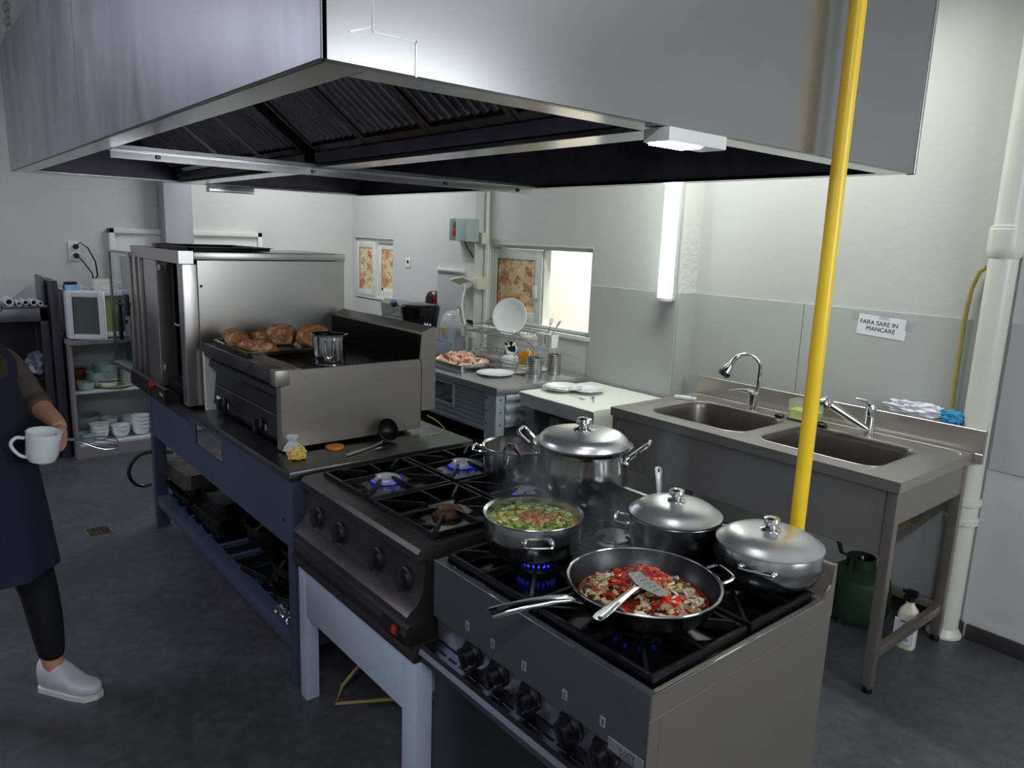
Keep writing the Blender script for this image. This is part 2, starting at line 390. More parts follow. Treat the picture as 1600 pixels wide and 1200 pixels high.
# patterned film for the hatch sashes
def film_mat():
    M = bpy.data.materials.new('patterned_window_film'); M.use_nodes = True; nt = M.node_tree; N = nt.nodes; L = nt.links; b = N['Principled BSDF']
    b.inputs['Roughness'].default_value = .35
    tc = N.new('ShaderNodeTexCoord'); vs = []
    mpn = N.new('ShaderNodeMapping'); mpn.inputs['Scale'].default_value = (1, .0, 1); L.new(tc.outputs['Object'], mpn.inputs[0])
    no = N.new('ShaderNodeTexNoise'); no.inputs['Scale'].default_value = 14; L.new(mpn.outputs[0], no.inputs['Vector'])
    ad = N.new('ShaderNodeMixRGB'); ad.blend_type = 'ADD'; ad.inputs[0].default_value = .09; L.new(mpn.outputs[0], ad.inputs[1]); L.new(no.outputs['Color'], ad.inputs[2])
    v1 = N.new('ShaderNodeTexVoronoi'); v1.inputs['Scale'].default_value = 34; L.new(ad.outputs[0], v1.inputs['Vector'])
    sp = N.new('ShaderNodeSeparateColor'); L.new(v1.outputs['Color'], sp.inputs[0])
    cr = N.new('ShaderNodeValToRGB'); e = cr.color_ramp; e.interpolation = 'CONSTANT'
    cols = [(0, (.85, .66, .42)), (.2, (.88, .82, .62)), (.40, (.80, .50, .36)), (.5, (.90, .74, .45)), (.64, (.62, .30, .30)), (.69, (.86, .74, .58)), (.84, (.28, .28, .45)), (.89, (.55, .60, .42)), (.94, (.90, .86, .74))]
    while len(e.elements) < len(cols): e.elements.new(.5)
    for el, (p, c) in zip(e.elements, cols): el.position = p; el.color = (*lin(c), 1)
    L.new(sp.outputs[0], cr.inputs[0])
    # rings inside the cells
    w_ = N.new('ShaderNodeMath'); w_.operation = 'SINE'; ml = N.new('ShaderNodeMath'); ml.operation = 'MULTIPLY'; ml.inputs[1].default_value = 16
    L.new(v1.outputs['Distance'], ml.inputs[0]); L.new(ml.outputs[0], w_.inputs[0])
    mr = N.new('ShaderNodeMapRange'); mr.inputs[1].default_value = .35; mr.inputs[2].default_value = .5; L.new(w_.outputs[0], mr.inputs[0])
    v2 = N.new('ShaderNodeTexVoronoi'); v2.inputs['Scale'].default_value = 16; L.new(ad.outputs[0], v2.inputs['Vector'])
    cr2 = N.new('ShaderNodeValToRGB'); e2 = cr2.color_ramp; e2.interpolation = 'CONSTANT'
    for i, (p, c) in enumerate([(0, (.88, .80, .62)), (.3, (.85, .60, .42)), (.5, (.90, .84, .70)), (.85, (.72, .42, .34))]):
        if i > 1: e2.elements.new(p)
        e2.elements[i].position = p; e2.elements[i].color = (*lin(c), 1)
    sp2 = N.new('ShaderNodeSeparateColor'); L.new(v2.outputs['Color'], sp2.inputs[0]); L.new(sp2.outputs[1], cr2.inputs[0])
    mx = N.new('ShaderNodeMixRGB'); L.new(mr.outputs[0], mx.inputs[0]); L.new(cr2.outputs[0], mx.inputs[1]); L.new(cr.outputs[0], mx.inputs[2])
    L.new(mx.outputs[0], b.inputs['Base Color'])
    return M
FILM = film_mat()
def frame_box(b, x0, x1, z0, z1, t, y0, y1, bev=.003):
    b.box((x0, y0, z0), (x0+t, y1, z1), bev).box((x1-t, y0, z0), (x1, y1, z1), bev)
    b.box((x0+t, y0, z0), (x1-t, y1, z0+t), bev).box((x0+t, y0, z1-t), (x1-t, y1, z1), bev)
# window_1: the big hatch, left sash shut, right half open
x0, x1, z0, z1 = W1
b = B(); frame_box(b, x0+.0, x1, z0, z1+.03, .028, YL+.02, YL+.10)
b.box((x0-.02, YL-.012, z0-.03), (x1+.02, YL+.03, z0), .003)
b.box((x0+.0, YL-.004, z1+.028), (x1, YL+.02, z1+.036))
b.box((-3.948, YL+.03, z0+.028), (-3.93, YL+.09, z1+.002), .003)
wf = struct('window_1', b, FRAME, 'serving hatch with its right half open onto a bright cream room')
b = B(); frame_box(b, x0+.005, -3.95, z0+.028, z1-.002, .072, YL+.022, YL+.05)
b.box((-4.03, YL+.008, 1.33), (-3.99, YL+.022, 1.42), .005)
s_ = obj('sliding_sash', b, FRAME, wf)
obj('patterned_film', B().box((x0+.077, YL+.030, z0+.085), (-4.022, YL+.04, z1-.074)), FILM, wf, 'colourful orange and yellow patterned film')
# window_2: small hatch, both sashes shut
x0, x1, z0, z1 = W2
b = B(); frame_box(b, x0, x1+.03, z0-.04, z1, .03, YL+.02, YL+.10)
wf = struct('window_2', b, FRAME, 'small shut hatch with two patterned sashes in the far corner')
b = B(); frame_box(b, x0+.003, -6.33, z0-.01, z1-.03, .055, YL+.015, YL+.038); frame_box(b, -6.315, x1, z0-.01, z1-.03, .065, YL+.04, YL+.06)
obj('sliding_sash', b, FRAME, wf)
b = B().box((x0+.058, YL+.022, z0+.045), (-6.385, YL+.030, z1-.085)).box((-6.25, YL+.045, z0+.08), (x1, YL+.053, z1-.095))
obj('patterned_film', b, FILM, wf, 'orange and brown patterned film')
# window_3: hatch on the left wall behind the oven
b = B()
for (a, c) in (((X0, 1.35, .95), (X0+.05, 1.39, 1.72)), ((X0, 2.56, .95), (X0+.05, 2.60, 1.72)), ((X0, 1.35, 1.68), (X0+.05, 2.60, 1.72)), ((X0, 1.35, .93), (X0+.07, 2.60, .97))):
    b.box(a, c, .003)
wf = struct('window_3', b, FRAME, 'white framed hatch on the left wall behind the oven')
obj('shutter_panel', B().box((X0+.002, 1.39, .97), (X0+.02, 2.56, 1.68)), WHPL, wf)
# fill_light_frame: made-up frame and glowing pane, added behind the unseen fill light
b = B()
for (y0_, y1_, z0_, z1_) in ((1.50, 1.56, 1.30, 2.70), (2.84, 2.90, 1.30, 2.70), (1.56, 2.84, 1.30, 1.36), (1.56, 2.84, 2.64, 2.70), (2.18, 2.22, 1.36, 2.64)):
    b.box((X1-.045, y0_, z0_), (X1, y1_, z1_), .003)
wf = struct('fill_light_frame', b, FRAME, 'unseen white frame added behind the fill light on the right hand wall')
obj('bright_pane', B().box((X1-.02, 1.56, 1.36), (X1-.012, 2.84, 2.64)), mat('fill_glow_pane', (.8, .85, .9), .1, 0, namp=0, emis=(.86, .92, 1), estr=1.0), wf)
# square duct column in front of the left wall
DUCT = mat('lilac_grey_duct', (.66, .65, .68), .35, .2, namp=.04)
struct('trim_10', B().box((-6.74, 1.74, 0), (-6.56, 1.96, ZC-.001), .004), DUCT, 'grey square column before the left wall')
# ceiling luminaire housings
TUBE = mat('fluorescent_diffuser', (.95, .97, .96), .4, 0, namp=0, emis=(.95, 1, .98), estr=6)
for i, (x, y, r) in enumerate(CEIL):
    M = TR(x, y, 2.95) @ RZ(r)
    b = B().box((-.64, -.05, .0), (.64, .05, .029), .006).xf(M)
    tag(obj('ceiling_lamp', b, WHPL), ['white batten lamp on the ceiling above the sinks', 'white batten lamp on the ceiling behind the oven', 'white batten lamp on the ceiling over the left aisle', 'white batten lamp on the ceiling near the photographer'][i], 'lamp')
# vertical fluorescent tube on the edge of the window wall
t = thing('tube_lamp', 'glowing white fluorescent tube lamp fixed upright to the wall left of the sinks', 'lamp', (-2.775, 3.5, 1.42))
obj('housing', B().box((-2.835, YL-.035, 1.425), (-2.735, YL-.001, 2.72), .006), WHPL, t)
TUBEON = mat('lit_tube_diffuser', (.97, 1, .99), .4, 0, namp=0, emis=(.93, 1, .97), estr=9)
b = B(); b.loft([[(-2.783+ .046*math.cos(a), YL-.036-.05*math.sin(a), z) for a in [PI*i/12 for i in range(13)]] for z in (1.44, 2.70)], True, True)
obj('diffuser', b, TUBEON, t)
b = B(); b.loft([[(-2.783+k*.048*math.cos(a), YL-.034-k*.052*math.sin(a), z) for a in [PI*i/12 for i in range(13)]] for (z, k) in ((1.418, .9), (1.424, 1), (1.44, 1))], True, True)
obj('end_cap', b, WHPL, t)
# thick white soil pipe in the corner
b = B().lathe([(.056, 0), (.056, .5), (.056, .50), (.056, 1.80)], (-1.115, 3.642, 0), 28)
pp = thing('drain_pipe', 'thick white drain pipe standing in the corner right of the sinks', 'pipe', (-1.115, 3.642, 0))
PIPEM = mat('painted_pipe', (.82, .82, .78), .35, 0, nscale=5, namp=.03, bump=.1, bscale=14, bdist=.01)
obj('pipe', B().lathe([(0, 0), (.056, 0), (.056, 1.82), (.056, ZC-.001), (0, ZC-.001)], (-1.115, 3.642, 0), 28), PIPEM, pp)
obj('collar', B().lathe([(.056, 1.74), (.064, 1.75), (.070, 1.78), (.070, 1.86), (.066, 1.865), (.066, 1.875), (.056, 1.88)], (-1.115, 3.642, 0), 28), PIPEM, pp)
obj('collar', B().lathe([(.056, .55), (.068, .555), (.068, .58), (.060, .585), (.060, .64), (.068, .645), (.068, .67), (.056, .675)], (-1.115, 3.642, 0), 28), PIPEM, pp)
obj('foot', B().lathe([(.056, 0), (.075, 0), (.075, .01), (.062, .03), (.056, .04)], (-1.115, 3.642, 0), 28), PIPEM, pp)
# yellowed foam joint / hose left of it
YELW = mat('yellowed_hose', (.66, .60, .38), .6, 0, nscale=12, namp=.2)
P = [(-1.185, 3.668, 1.70), (-1.21, 3.672, 1.68), (-1.232, 3.672, 1.60), (-1.24, 3.672, 1.45), (-1.238, 3.672, 1.2), (-1.236, 3.672, .95), (-1.25, 3.665, .70), (-1.30, 3.66, .50), (-1.42, 3.655, .40), (-1.7, 3.655, .33)]
tag(obj('hose', B().tube(P, .011, 8), YELW), 'yellowed hose running down the wall beside the white drain pipe', 'hose')
# floor drain
DRM = mat('drain_metal', (.42, .40, .36), .4, .8, namp=.2)
t = thing('floor_drain', 'small rectangular metal drain cover in the dark floor', 'drain', (-4.585, .765, 0))
b = B(); frame_box(b, -.075, .075, -.065, .065, .008, 0, .004, 0); b.xf(TR(-4.585, .765, 0) @ RX(-PI/2) @ TR(0, -.004, 0))
obj('frame', b, STEEL, t)
b = B()
for i in range(9): b.box((-4.652+i*.015, .703, 0), (-4.645+i*.015, .827, .003))
for i in range(6): b.box((-4.655, .712+i*.02, 0), (-4.515, .716+i*.02, .0028))
obj('grating', b, DRM, t)
# paper notice
t = thing('paper_notice', 'white paper notice reading FARA SARE IN MANCARE taped on grey wall panel', 'notice', (-1.605, 3.69, 1.34))
M = TR(-1.605, 3.6905, 1.39) @ RY(math.radians(3))
obj('sheet', B().box((-.118, -.0006, -.050), (.118, .0006, .050)).xf(M), PAPER, t)
b = B(); b.text('FARA SARE IN\n   MANCARE', .030, TR(0, 0, 0) @ RX(PI/2) @ TR(-.015, .005, .0012), .0003); b.xf(M)
obj('lettering', b, INK, t)
TAPE = mat('clear_tape', (.80, .81, .80), .15, 0, namp=0, alpha=.25)
for a_, c_ in (((-.16, -.0012, .02), (-.115, -.0006, .06)), ((-.02, -.0012, .035), (.03, -.0006, .062)), ((.11, -.0012, .0), (.145, -.0006, .05))):
    obj('tape', B().box(a_, c_).xf(M), TAPE, t)
# electrics on the pilaster and window wall
t = thing('switch_box', 'grey green electrical box with green and red buttons on the pilaster', 'switch', (-4.65, 3.40, 1.70))
GRB = mat('box_grey_green', (.60, .67, .65), .4, 0); GRB2 = mat('box_grey', (.48, .50, .50), .45, 0)
obj('box', B().box((-4.665, 3.30, 1.715), (-4.525, 3.4195, 1.885), .006), GRB, t)
obj('base_box', B().box((-4.775, 3.32, 1.72), (-4.667, 3.4195, 1.885), .005), GRB2, t)
obj('green_button', B().box((-4.72, 3.312, 1.82), (-4.685, 3.321, 1.86), .003), mat('green_button', (.08, .45, .22), .4), t)
obj('red_button', B().box((-4.725, 3.310, 1.765), (-4.685, 3.321, 1.81), .003), RED, t)
obj('cable', B().tube([(-4.62, 3.36, 1.72), (-4.615, 3.37, 1.68), (-4.60, 3.40, 1.63), (-4.58, 3.405, 1.60)], .006, 6, sm=4), BLKPL, t)
t = thing('socket_box', 'beige surface socket with tilted flap and white cable, left of the big hatch', 'socket', (-4.60, 3.40, 1.37))
obj('back_box', B().box((-4.572, 3.40, 1.36), (-4.50, 3.4999, 1.45), .005), CREAM, t)
obj('flap', B().box((-4.73, 3.30, 1.415), (-4.575, 3.40, 1.427), .003, rot=RX(-.35) @ RY(-.22)), CREAM, t)
obj('cable', B().tube([(-4.62, 3.36, 1.40), (-4.60, 3.35, 1.35), (-4.60, 3.33, 1.25), (-4.56, 3.32, 1.14), (-4.52, 3.31, 1.06), (-4.52, 3.33, .87)], .008, 8, sm=5), WHPL, t)
tag(obj('cable_trunking', B().box((-4.572, YL-.03, 0), (-4.545, YL, ZC-.001), .004), FRAME), 'white vertical cable trunking left of the big hatch', 'trunking')
t = thing('junction_box', 'small square cream junction box on the vertical trunking', 'junction box', (-4.56, 3.45, 1.74))
obj('box', B().box((-4.575, 3.43, 1.70), (-4.50, YL-.0305, 1.785), .005), CREAM, t)
obj('gland', B().box((-4.63, 3.40, 1.71), (-4.577, 3.4195, 1.775), .004), mat('dirty_cream', (.62, .58, .44), .5), t)
struct('trim_11', B().box((-4.543, YL-.02, 0), (-4.537, YL, 1.72), .002), FRAME, 'white trim left of the big hatch')
t = thing('wall_switch', 'small white switch plate on the far wall between the hatches', 'switch', (-5.70, 3.52, 1.47))
obj('plate', B().box((-5.735, YL-.008, 1.465), (-5.665, YL, 1.545), .003), WHPL, t)
obj('socket_hole', B().lathe([(0, 0), (.016, 0), (.016, .003), (0, .003)], (-5.70, YL-.008, 1.515), 12, RX(PI/2)), BLKPL, t)
t = thing('hose_reel', 'dark red round reel peeking out behind the pilaster', 'reel', (-5.17, 3.45, 1.10))
b = B().lathe([(.03, -.05), (.075, -.05), (.085, -.04), (.085, .04), (.075, .05), (.03, .05)], (-5.155, 3.455, 1.215), 24, RX(PI/2))
obj('rim', b, mat('dark_red', (.33, .08, .08), .3), t)
obj('hub', B().lathe([(0, -.06), (.045, -.06), (.045, .06), (0, .06)], (-5.155, 3.455, 1.215), 20, RX(PI/2)), BLKPL, t)
# double socket on the left wall with two plugs
t = thing('double_socket', 'white double wall socket with two black plugs above the microwave', 'socket', (X0, 1.10, 1.46))
obj('plate', B().box((X0, 1.065, 1.455), (X0+.012, 1.145, 1.605), .004), WHPL, t)
for z in (1.565, 1.495):
    obj('plug', B().lathe([(0, 0), (.021, 0), (.021, .02), (.012, .035), (0, .038)], (X0+.012, 1.115, z), 16, RY(PI/2)), BLKPL, t)
cb = B().tube([(X0+.04, 1.118, 1.57), (X0+.06, 1.14, 1.60), (X0+.06, 1.19, 1.56), (X0+.05, 1.24, 1.45), (X0+.04, 1.25, 1.34), (X0+.045, 1.22, 1.30)], .006, 6)
cb.tube([(X0+.045, 1.12, 1.49), (X0+.06, 1.16, 1.44), (X0+.05, 1.21, 1.36), (X0+.045, 1.22, 1.30)], .005, 6)
obj('cable', cb, BLKPL, t)
# ================================================================ HOOD
HX0, HX1, HY0, HY1, HZ0, HZ1 = -4.755, -1.08, .515, 2.56, 2.0, 2.615
hood = thing('extractor_hood', 'large stainless steel extractor hood hanging over the cooking line', 'extractor hood', (-2.9, 1.5, HZ0))
th = .012; lip = .085; SEAM = -2.875
b = B()
b.box((HX0, HY0, HZ0), (SEAM-.001, HY0+th, HZ1), .002, 1); b.box((SEAM+.001, HY0, HZ0), (HX1, HY0+th, HZ1), .002, 1)
obj('front_panel', b, HOODST, hood)
b = B().box((HX1-th, HY0+.001, HZ0), (HX1, HY1, HZ1), .002, 1)
obj('right_panel', b, HOODSR, hood)
obj('left_panel', B().box((HX0, HY0+th, HZ0), (HX0+th, HY1, HZ1), .002, 1), HOODST, hood)
obj('rear_panel', B().box((HX0+th, HY1-th, HZ0), (HX1-th, HY1, HZ1), .002, 1), HOODIN, hood)
# closed top and the exhaust duct
obj('top_plate', B().box((HX0+th, HY0+th, HZ1-.014), (HX1-th, HY1-th, HZ1-.002)), HOODST, hood)
obj('exhaust_duct', B().box((-3.2, 1.25, HZ1-.001), (-2.6, 1.85, ZC-.001), .004), HOODST, hood)
# inward lip around the bottom edge
b = B()
b.box((HX0+th, HY0+th, HZ0), (HX1-th, HY0+lip, HZ0+.012), .001, 1)
b.box((HX0+th, HY1-.06, HZ0), (HX1-th, HY1-th, HZ0+.012), .001, 1)
b.box((HX0+th, HY0+lip, HZ0), (HX0+lip, HY1-.06, HZ0+.012), .001, 1)
b.box((HX1-lip, HY0+lip, HZ0), (HX1-th, HY1-.06, HZ0+.012), .001, 1)
obj('bottom_lip', b, HOODLIP, hood)
# inner lining
b = B()
b.box((HX0+th+.001, HY0+th+.001, HZ0+.014), (HX0+th+.004, HY1-th-.001, 2.6))
b.box((HX1-th-.004, HY0+th+.001, HZ0+.014), (HX1-th-.001, HY1-th-.001, 2.6))
b.box((HX0+th+.005, HY0+th+.001, HZ0+.014), (HX1-th-.005, HY0+th+.004, 2.6))
b.box((HX0+th+.005, HY0+th+.005, 2.55), (HX1-th-.005, HY1-th-.005, 2.56))
obj('inner_lining', b, HOODIN, hood)
# cross bar where the two modules are bolted, centre bar
b = B().box((SEAM-.045, HY0+lip, HZ0-.002), (SEAM+.045, HY1-.06, HZ0+.014), .002, 1)
b.box((SEAM-.004, HY0+lip, HZ0-.03), (SEAM+.004, HY1-.06, HZ0-.002), .001, 1)
cb = obj('cross_bar', b, HOODLIP, hood)
for y in (.75, 1.33, 1.97, 2.40):
    obj('bolt', B().lathe([(0, -.008), (.008, -.008), (.008, .0), (0, .0)], (SEAM+.005, y, HZ0-.015), 10, RY(-PI/2)), DARKST, cb)
b = B().box((SEAM+.045, 1.335, HZ0), (HX1-lip, 1.455, HZ0+.014), .002, 1)
b.box((HX0+lip, 1.335, HZ0), (SEAM-.045, 1.455, HZ0+.014), .002, 1)
obj('centre_bar', b, HOODLIP, hood)
# grease troughs under the filter banks
for (x0, x1) in ((HX0+.09, SEAM-.05), (SEAM+.05, HX1-.09)):
    b = B().prism([(1.315, 2.052), (1.318, 2.016), (1.472, 2.016), (1.475, 2.052), (1.465, 2.052), (1.463, 2.026), (1.327, 2.026), (1.325, 2.052)], 'x', x0, x1)
    obj('grease_trough', b, HOODIN, hood)
# baffle filters, four per module and side, slats run down towards the trough
def baffle(xc, side, wd):
    a0 = Vector((0, .74, 2.50)) if side < 0 else Vector((0, 2.05, 2.50))
    a1 = Vector((0, 1.322, 2.058)) if side < 0 else Vector((0, 1.468, 2.058))
    d = (a1-a0); Ln = d.length; d.normalize(); nrm = Vector((0, side*abs(d.z), -abs(d.y))).normalized()
    b = B()
    def P(x, t, h): q = a0+d*t+nrm*h; return (xc+x, q.y, q.z)
    def bar(x0, x1, t0, t1, h0, h1):
        b.loft([[P(x0, t0, h0), P(x1, t0, h0), P(x1, t0, h1), P(x0, t0, h1)], [P(x0, t1, h0), P(x1, t1, h0), P(x1, t1, h1), P(x0, t1, h1)]], True, True)
    bar(-wd/2, -wd/2+.022, 0, Ln, -.03, .004); bar(wd/2-.022, wd/2, 0, Ln, -.03, .004)
    bar(-wd/2+.022, wd/2-.022, 0, .03, -.03, .004); bar(-wd/2+.022, wd/2-.022, Ln-.03, Ln, -.03, .004)
    bar(-wd/2+.022, wd/2-.022, .03, Ln-.03, -.032, -.028)
    f = obj('baffle_filter', b, FILTER, hood)
    b2 = B()
    for i in range(8):
        x = -wd/2+.05+i*(wd-.10)/7
        rings = []
        for t, k in ((.034, .3), (.05, 1), (Ln-.05, 1), (Ln-.034, .3)):
            rings.append([P(x+.0185*math.cos(PI*j/6), t, -.020+k*.030*math.sin(PI*j/6)) for j in range(7)])
        b2.loft(rings, True, True)
    obj('slats', b2, FILTER, f)
for side in (-1, 1):
    for (x0, x1, n_) in ((HX0+.09, SEAM-.05, 4), (SEAM+.05, HX1-.09, 4)):
        wf_ = (x1-x0)/n_
        for k in range(n_): baffle(x0+wf_*(k+.5), side, wf_-.004)
# small details: drain cup, corner patch
obj('grease_cup', B().box((-4.80, 1.52, 1.965), (-4.745, 1.80, 2.0), .003), HOODLIP, hood)
b = B().box((HX1, .600, HZ0+.055), (HX1+.0012, .603, HZ1)).box((HX1, .560, HZ0+.052), (HX1+.0012, .60, HZ0+.055), rot=RX(.35)).box((HX1, .602, HZ0+.052), (HX1+.0012, .68, HZ0+.055)).box((HX1, .678, HZ0), (HX1+.0012, .681, HZ0+.055))
obj('corner_seam', b, HOODLIP, hood)
b = B().box((HX1-.02, HY1, HZ0-.002), (HX1+.006, HY1+.012, HZ1), .002, 1)
obj('corner_strip', b, STEEL, hood)
# light fixture under the right lip
t = thing('hood_lamp', 'small lit white lamp mounted under the right edge of the hood', 'lamp', (-1.09, 1.41, 1.95))
b = B().box((-1.135, 1.305, 1.968), (-1.062, 1.515, 1.9985), .004)
obj('housing', b, WHPL, t)
obj('lit_panel', B().box((-1.127, 1.315, 1.964), (-1.070, 1.43, 1.969), .002), mat('lamp_panel', (.95, .97, 1), .4, 0, namp=0, emis=(.93, .97, 1), estr=85), t)
# chain from the hood to the ceiling
t = thing('hanging_chain', 'steel chain holding the far left corner of the hood', 'chain', (-4.70, .56, 2.62))
b = B()
for s_ in range(2):
    for i in range(9):
        z = 2.665+i*.0335; cx, cy = -4.735+s_*.035, .556+s_*.006
        pts = [(.010*math.cos(a), (.020*math.sin(a))) for a in [2*PI*k/12 for k in range(12)]]
        P = [((cx+u, cy, z+v) if i % 2 else (cx, cy+u, z+v)) for u, v in pts]
        b.tube(P, .0035, 6, closed=True)
b.tube([(-4.72, .556, 2.602), (-4.72, .556, 2.655)], .005, 6)
obj('links', b, STEEL, t)
# yellow gas pipe
tag(obj('gas_pipe', B().lathe([(0, .10), (.0215, .10), (.0215, ZC-.001), (0, ZC-.001)], (-1.03, 1.985, 0), 20), YEL), 'bright yellow gas pipe rising from behind the near stove to the ceiling', 'pipe')
# ================================================================ STOVES
def burner(parent, x, y, z, r=.052, crown=None, rust=False):
    """open burner: base cup, crown ring with slots"""
    b = B().lathe([(0, z-.055), (r*1.25, z-.055), (r*1.3, z-.05), (r*1.05, z-.03), (r*1.05, z-.018), (r*.5, z-.014), (0, z-.014)], (x, y, 0), 28)
    bb = obj('burner', b, IRON, parent)
    b = B().lathe([(r*.42, z-.018), (r*1.0, z-.018), (r*1.04, z-.008), (r*.98, z), (r*.62, z+.002), (r*.45, z-.004), (r*.42, z-.018)], (x, y, 0), 36)
    obj('burner_crown', b, crown or mat('burner_ring_metal', (.80, .80, .84), .4, .4), bb)
    return bb
FLAME = mat('gas_flame', (.1, .2, .9), .5, 0, namp=0, emis=(.22, .30, 1.0), estr=.9)
def flames(x, y, z, r, n=26, h=.012, out=.012, name_lab='ring of small blue gas flames'):
    b = B()
    for i in range(n):
        a = 2*PI*i/n; u = Vector((math.cos(a), math.sin(a), 0))
        P0 = Vector((x, y, z))+u*r
        b.tube([P0, P0+u*out*.6+Vector((0, 0, h*.35)), P0+u*out+Vector((0, 0, h))], [.0028, .0032, .0004], 5)
    return b
def grate(parent, x0, x1, y0, y1, z, bx, by, r=.058, hh=.022, fingers=8):
    """cast iron pan support with a frame and fingers pointing at the burner"""
    b = B(); t = .012
    b.box((x0, y0, z-hh-.008), (x0+t, y1, z-.004), .003).box((x1-t, y0, z-hh-.008), (x1, y1, z-.004), .003)
    b.box((x0+t, y0, z-hh-.008), (x1-t, y0+t, z-.004), .003).box((x0+t, y1-t, z-hh-.008), (x1-t, y1, z-.004), .003)
    g = obj('pan_support', b, IRON, parent)
    b = B()
    for k in range(fingers):
        a = 2*PI*k/fingers
        u = Vector((math.cos(a), math.sin(a)))
        ts = []
        if u.x > 1e-6: ts.append((x1-t/2-bx)/u.x)
        if u.x < -1e-6: ts.append((x0+t/2-bx)/u.x)
        if u.y > 1e-6: ts.append((y1-t/2-by)/u.y)
        if u.y < -1e-6: ts.append((y0+t/2-by)/u.y)
        L_ = min(ts); rr0 = r*(.75 if k % 2 == 0 else 1.25)
        w_ = .0045
        n_ = Vector((-u.y, u.x))*w_
        def sec(d, zl, zh):
            p = Vector((bx, by))+u*d
            return [(p.x-n_.x, p.y-n_.y, zl), (p.x+n_.x, p.y+n_.y, zl), (p.x+n_.x, p.y+n_.y, zh), (p.x-n_.x, p.y-n_.y, zh)]
        b.loft([sec(L_, z-hh-.006, z-.002), sec(L_-.02, z-hh-.004, z), sec(rr0+.02, z-.016, z), sec(rr0, z-.008, z-.002)], True, True)
    obj('fingers', b, IRON, g)
    return g
def spill_tray(parent, x0, x1, y0, y1, z, bx, by):
    """pressed black tray around a burner: raised rim, sloping sides"""
    cx, cy, W_, D_ = (x0+x1)/2, (y0+y1)/2, x1-x0, y1-y0
    b = B(); n = 5
    rings = [rr(cx, cy, W_, D_, .02, z, n), rr(cx, cy, W_-.02, D_-.02, .02, z+.004, n), rr(cx, cy, W_-.05, D_-.05, .03, z-.008, n), rr(bx, by, .19, .19, .05, z-.018, n), rr(bx, by, .12, .12, .055, z-.006, n), rr(bx, by, .11, .11, .05, z-.030, n)]
    b.loft(rings, True, True)
    obj('spill_tray', b, ENAM, parent)
def knob(parent, x, y, z, r=.026, rx=PI/2, m_=BLKPL, ang=0, grip='bar'):
    """round knob with a grip bar, axis towards -y"""
    M = TR(x, y, z) @ RX(rx) @ RZ(ang)
    b = B().lathe([(0, 0), (r*1.15, 0), (r*1.15, .006), (r, .010), (r*.93, .018), (0, .018)], (0, 0, 0), 28)
    if grip == 'bar': b.box((-r*.28, -r*1.0, .014), (r*.28, r*1.0, .036), .004)
    else: b.lathe([(0, .018), (r*.75, .018), (r*.68, .038), (r*.5, .042), (0, .042)], (0, 0, 0), 18).box((-r*.22, -r*.8, .03), (r*.22, r*.8, .048), .004)
    b.xf(M)
    return obj('knob', b, m_, parent)
# ---------------------------------------------------------------- stove A: blackened four-burner stove on a white frame
AX0, AX1, AY0, AY1, AZ = -2.455, -1.665, 1.085, 1.86, .872
st = thing('gas_stove', 'blackened steel four burner gas stove with four grey knobs, on a white frame', 'stove', ((AX0+AX1)/2, 1.45, .50))
# body shell with the front profile (y, z)
prof = [(AY0+.03, AZ), (AY0-.005, AZ-.004), (AY0-.016, AZ-.016), (AY0-.014, AZ-.040), (AY0+.012, AZ-.050), (AY0+.006, .76), (AY0, .725), (AY0-.012, .702), (AY0-.036, .686), (AY0-.050, .672), (AY0-.052, .655), (AY0-.042, .648), (AY0-.038, .643), (AY0-.050, .635), (AY0-.055, .612), (AY0-.042, .577), (AY1, .577), (AY1, AZ-.03), (AY0+.06, AZ-.03), (AY0+.06, AZ)]
obj('body', B().prism(prof, 'x', AX0, AX1), BLKST, st, ang=24)
b = B().box((AX0-.0006, AY0+.0605, AZ-.0295), (AX0+.018, AY1, AZ), .002).box((AX1-.03, AY0+.0605, AZ-.0295), (AX1+.0006, AY1, AZ), .002).box((AX0+.018, AY1-.03, AZ-.03), (AX1-.03, AY1, AZ), .003)
obj('top_rim', b, BLKST, st)
b = B().box((AX0-.02, AY0-.045, .560), (AX1+.04, AY1, .576), .002)
b.box((AX0-.02, AY0-.050, .545), (AX1+.04, AY0-.045, .576), .002).box((AX1+.034, AY0-.045, .545), (AX1+.041, AY1, .60), .002)
obj('drip_tray', b, BLKST, st)
zt = AZ-.012
cells = []
for i, (x0, x1) in enumerate(((AX0+.035, -2.065), (-2.06, AX1-.03))):
    for j, (y0, y1) in enumerate(((AY0+.05, 1.475), (1.48, AY1-.03))):
        bx, by = (-2.272 if i == 0 else -1.875), (1.318 if j == 0 else 1.658)
        spill_tray(st, x0, x1, y0, y1, zt-.004, bx, by)
        RUST = mat('rusty_burner', (.42, .30, .24), .6, .5, nscale=20, namp=.3)
        burner(st, bx, by, AZ+.004, .05, RUST if (i == 1 and j == 0) else None)
        grate(st, x0+.005, x1-.005, y0+.005, y1-.005, AZ+.02, bx, by)
        if (i, j) in ((0, 0), (0, 1), (1, 1)):
            obj('flame', flames(bx, by, AZ-.008, .051, 26, .006, .005), FLAME, st, 'ring of small blue flames')
for i, x in enumerate((-2.346, -2.179, -1.922, -1.754)):
    knob(st, x, AY0+.006, .746, .032, PI/2+.06, KNOBG, .25)
b = B().box((-1.80, AY0-.058, .592), (-1.70, AY0-.052, .632), .001, 1, rot=RX(-.25)); obj('rating_plate', b, BLKPL, st)
b = B().box((-1.735, AY0-.061, .600), (-1.712, AY0-.055, .624), .003, rot=RX(-.25)); obj('red_marker', b, RED, st)
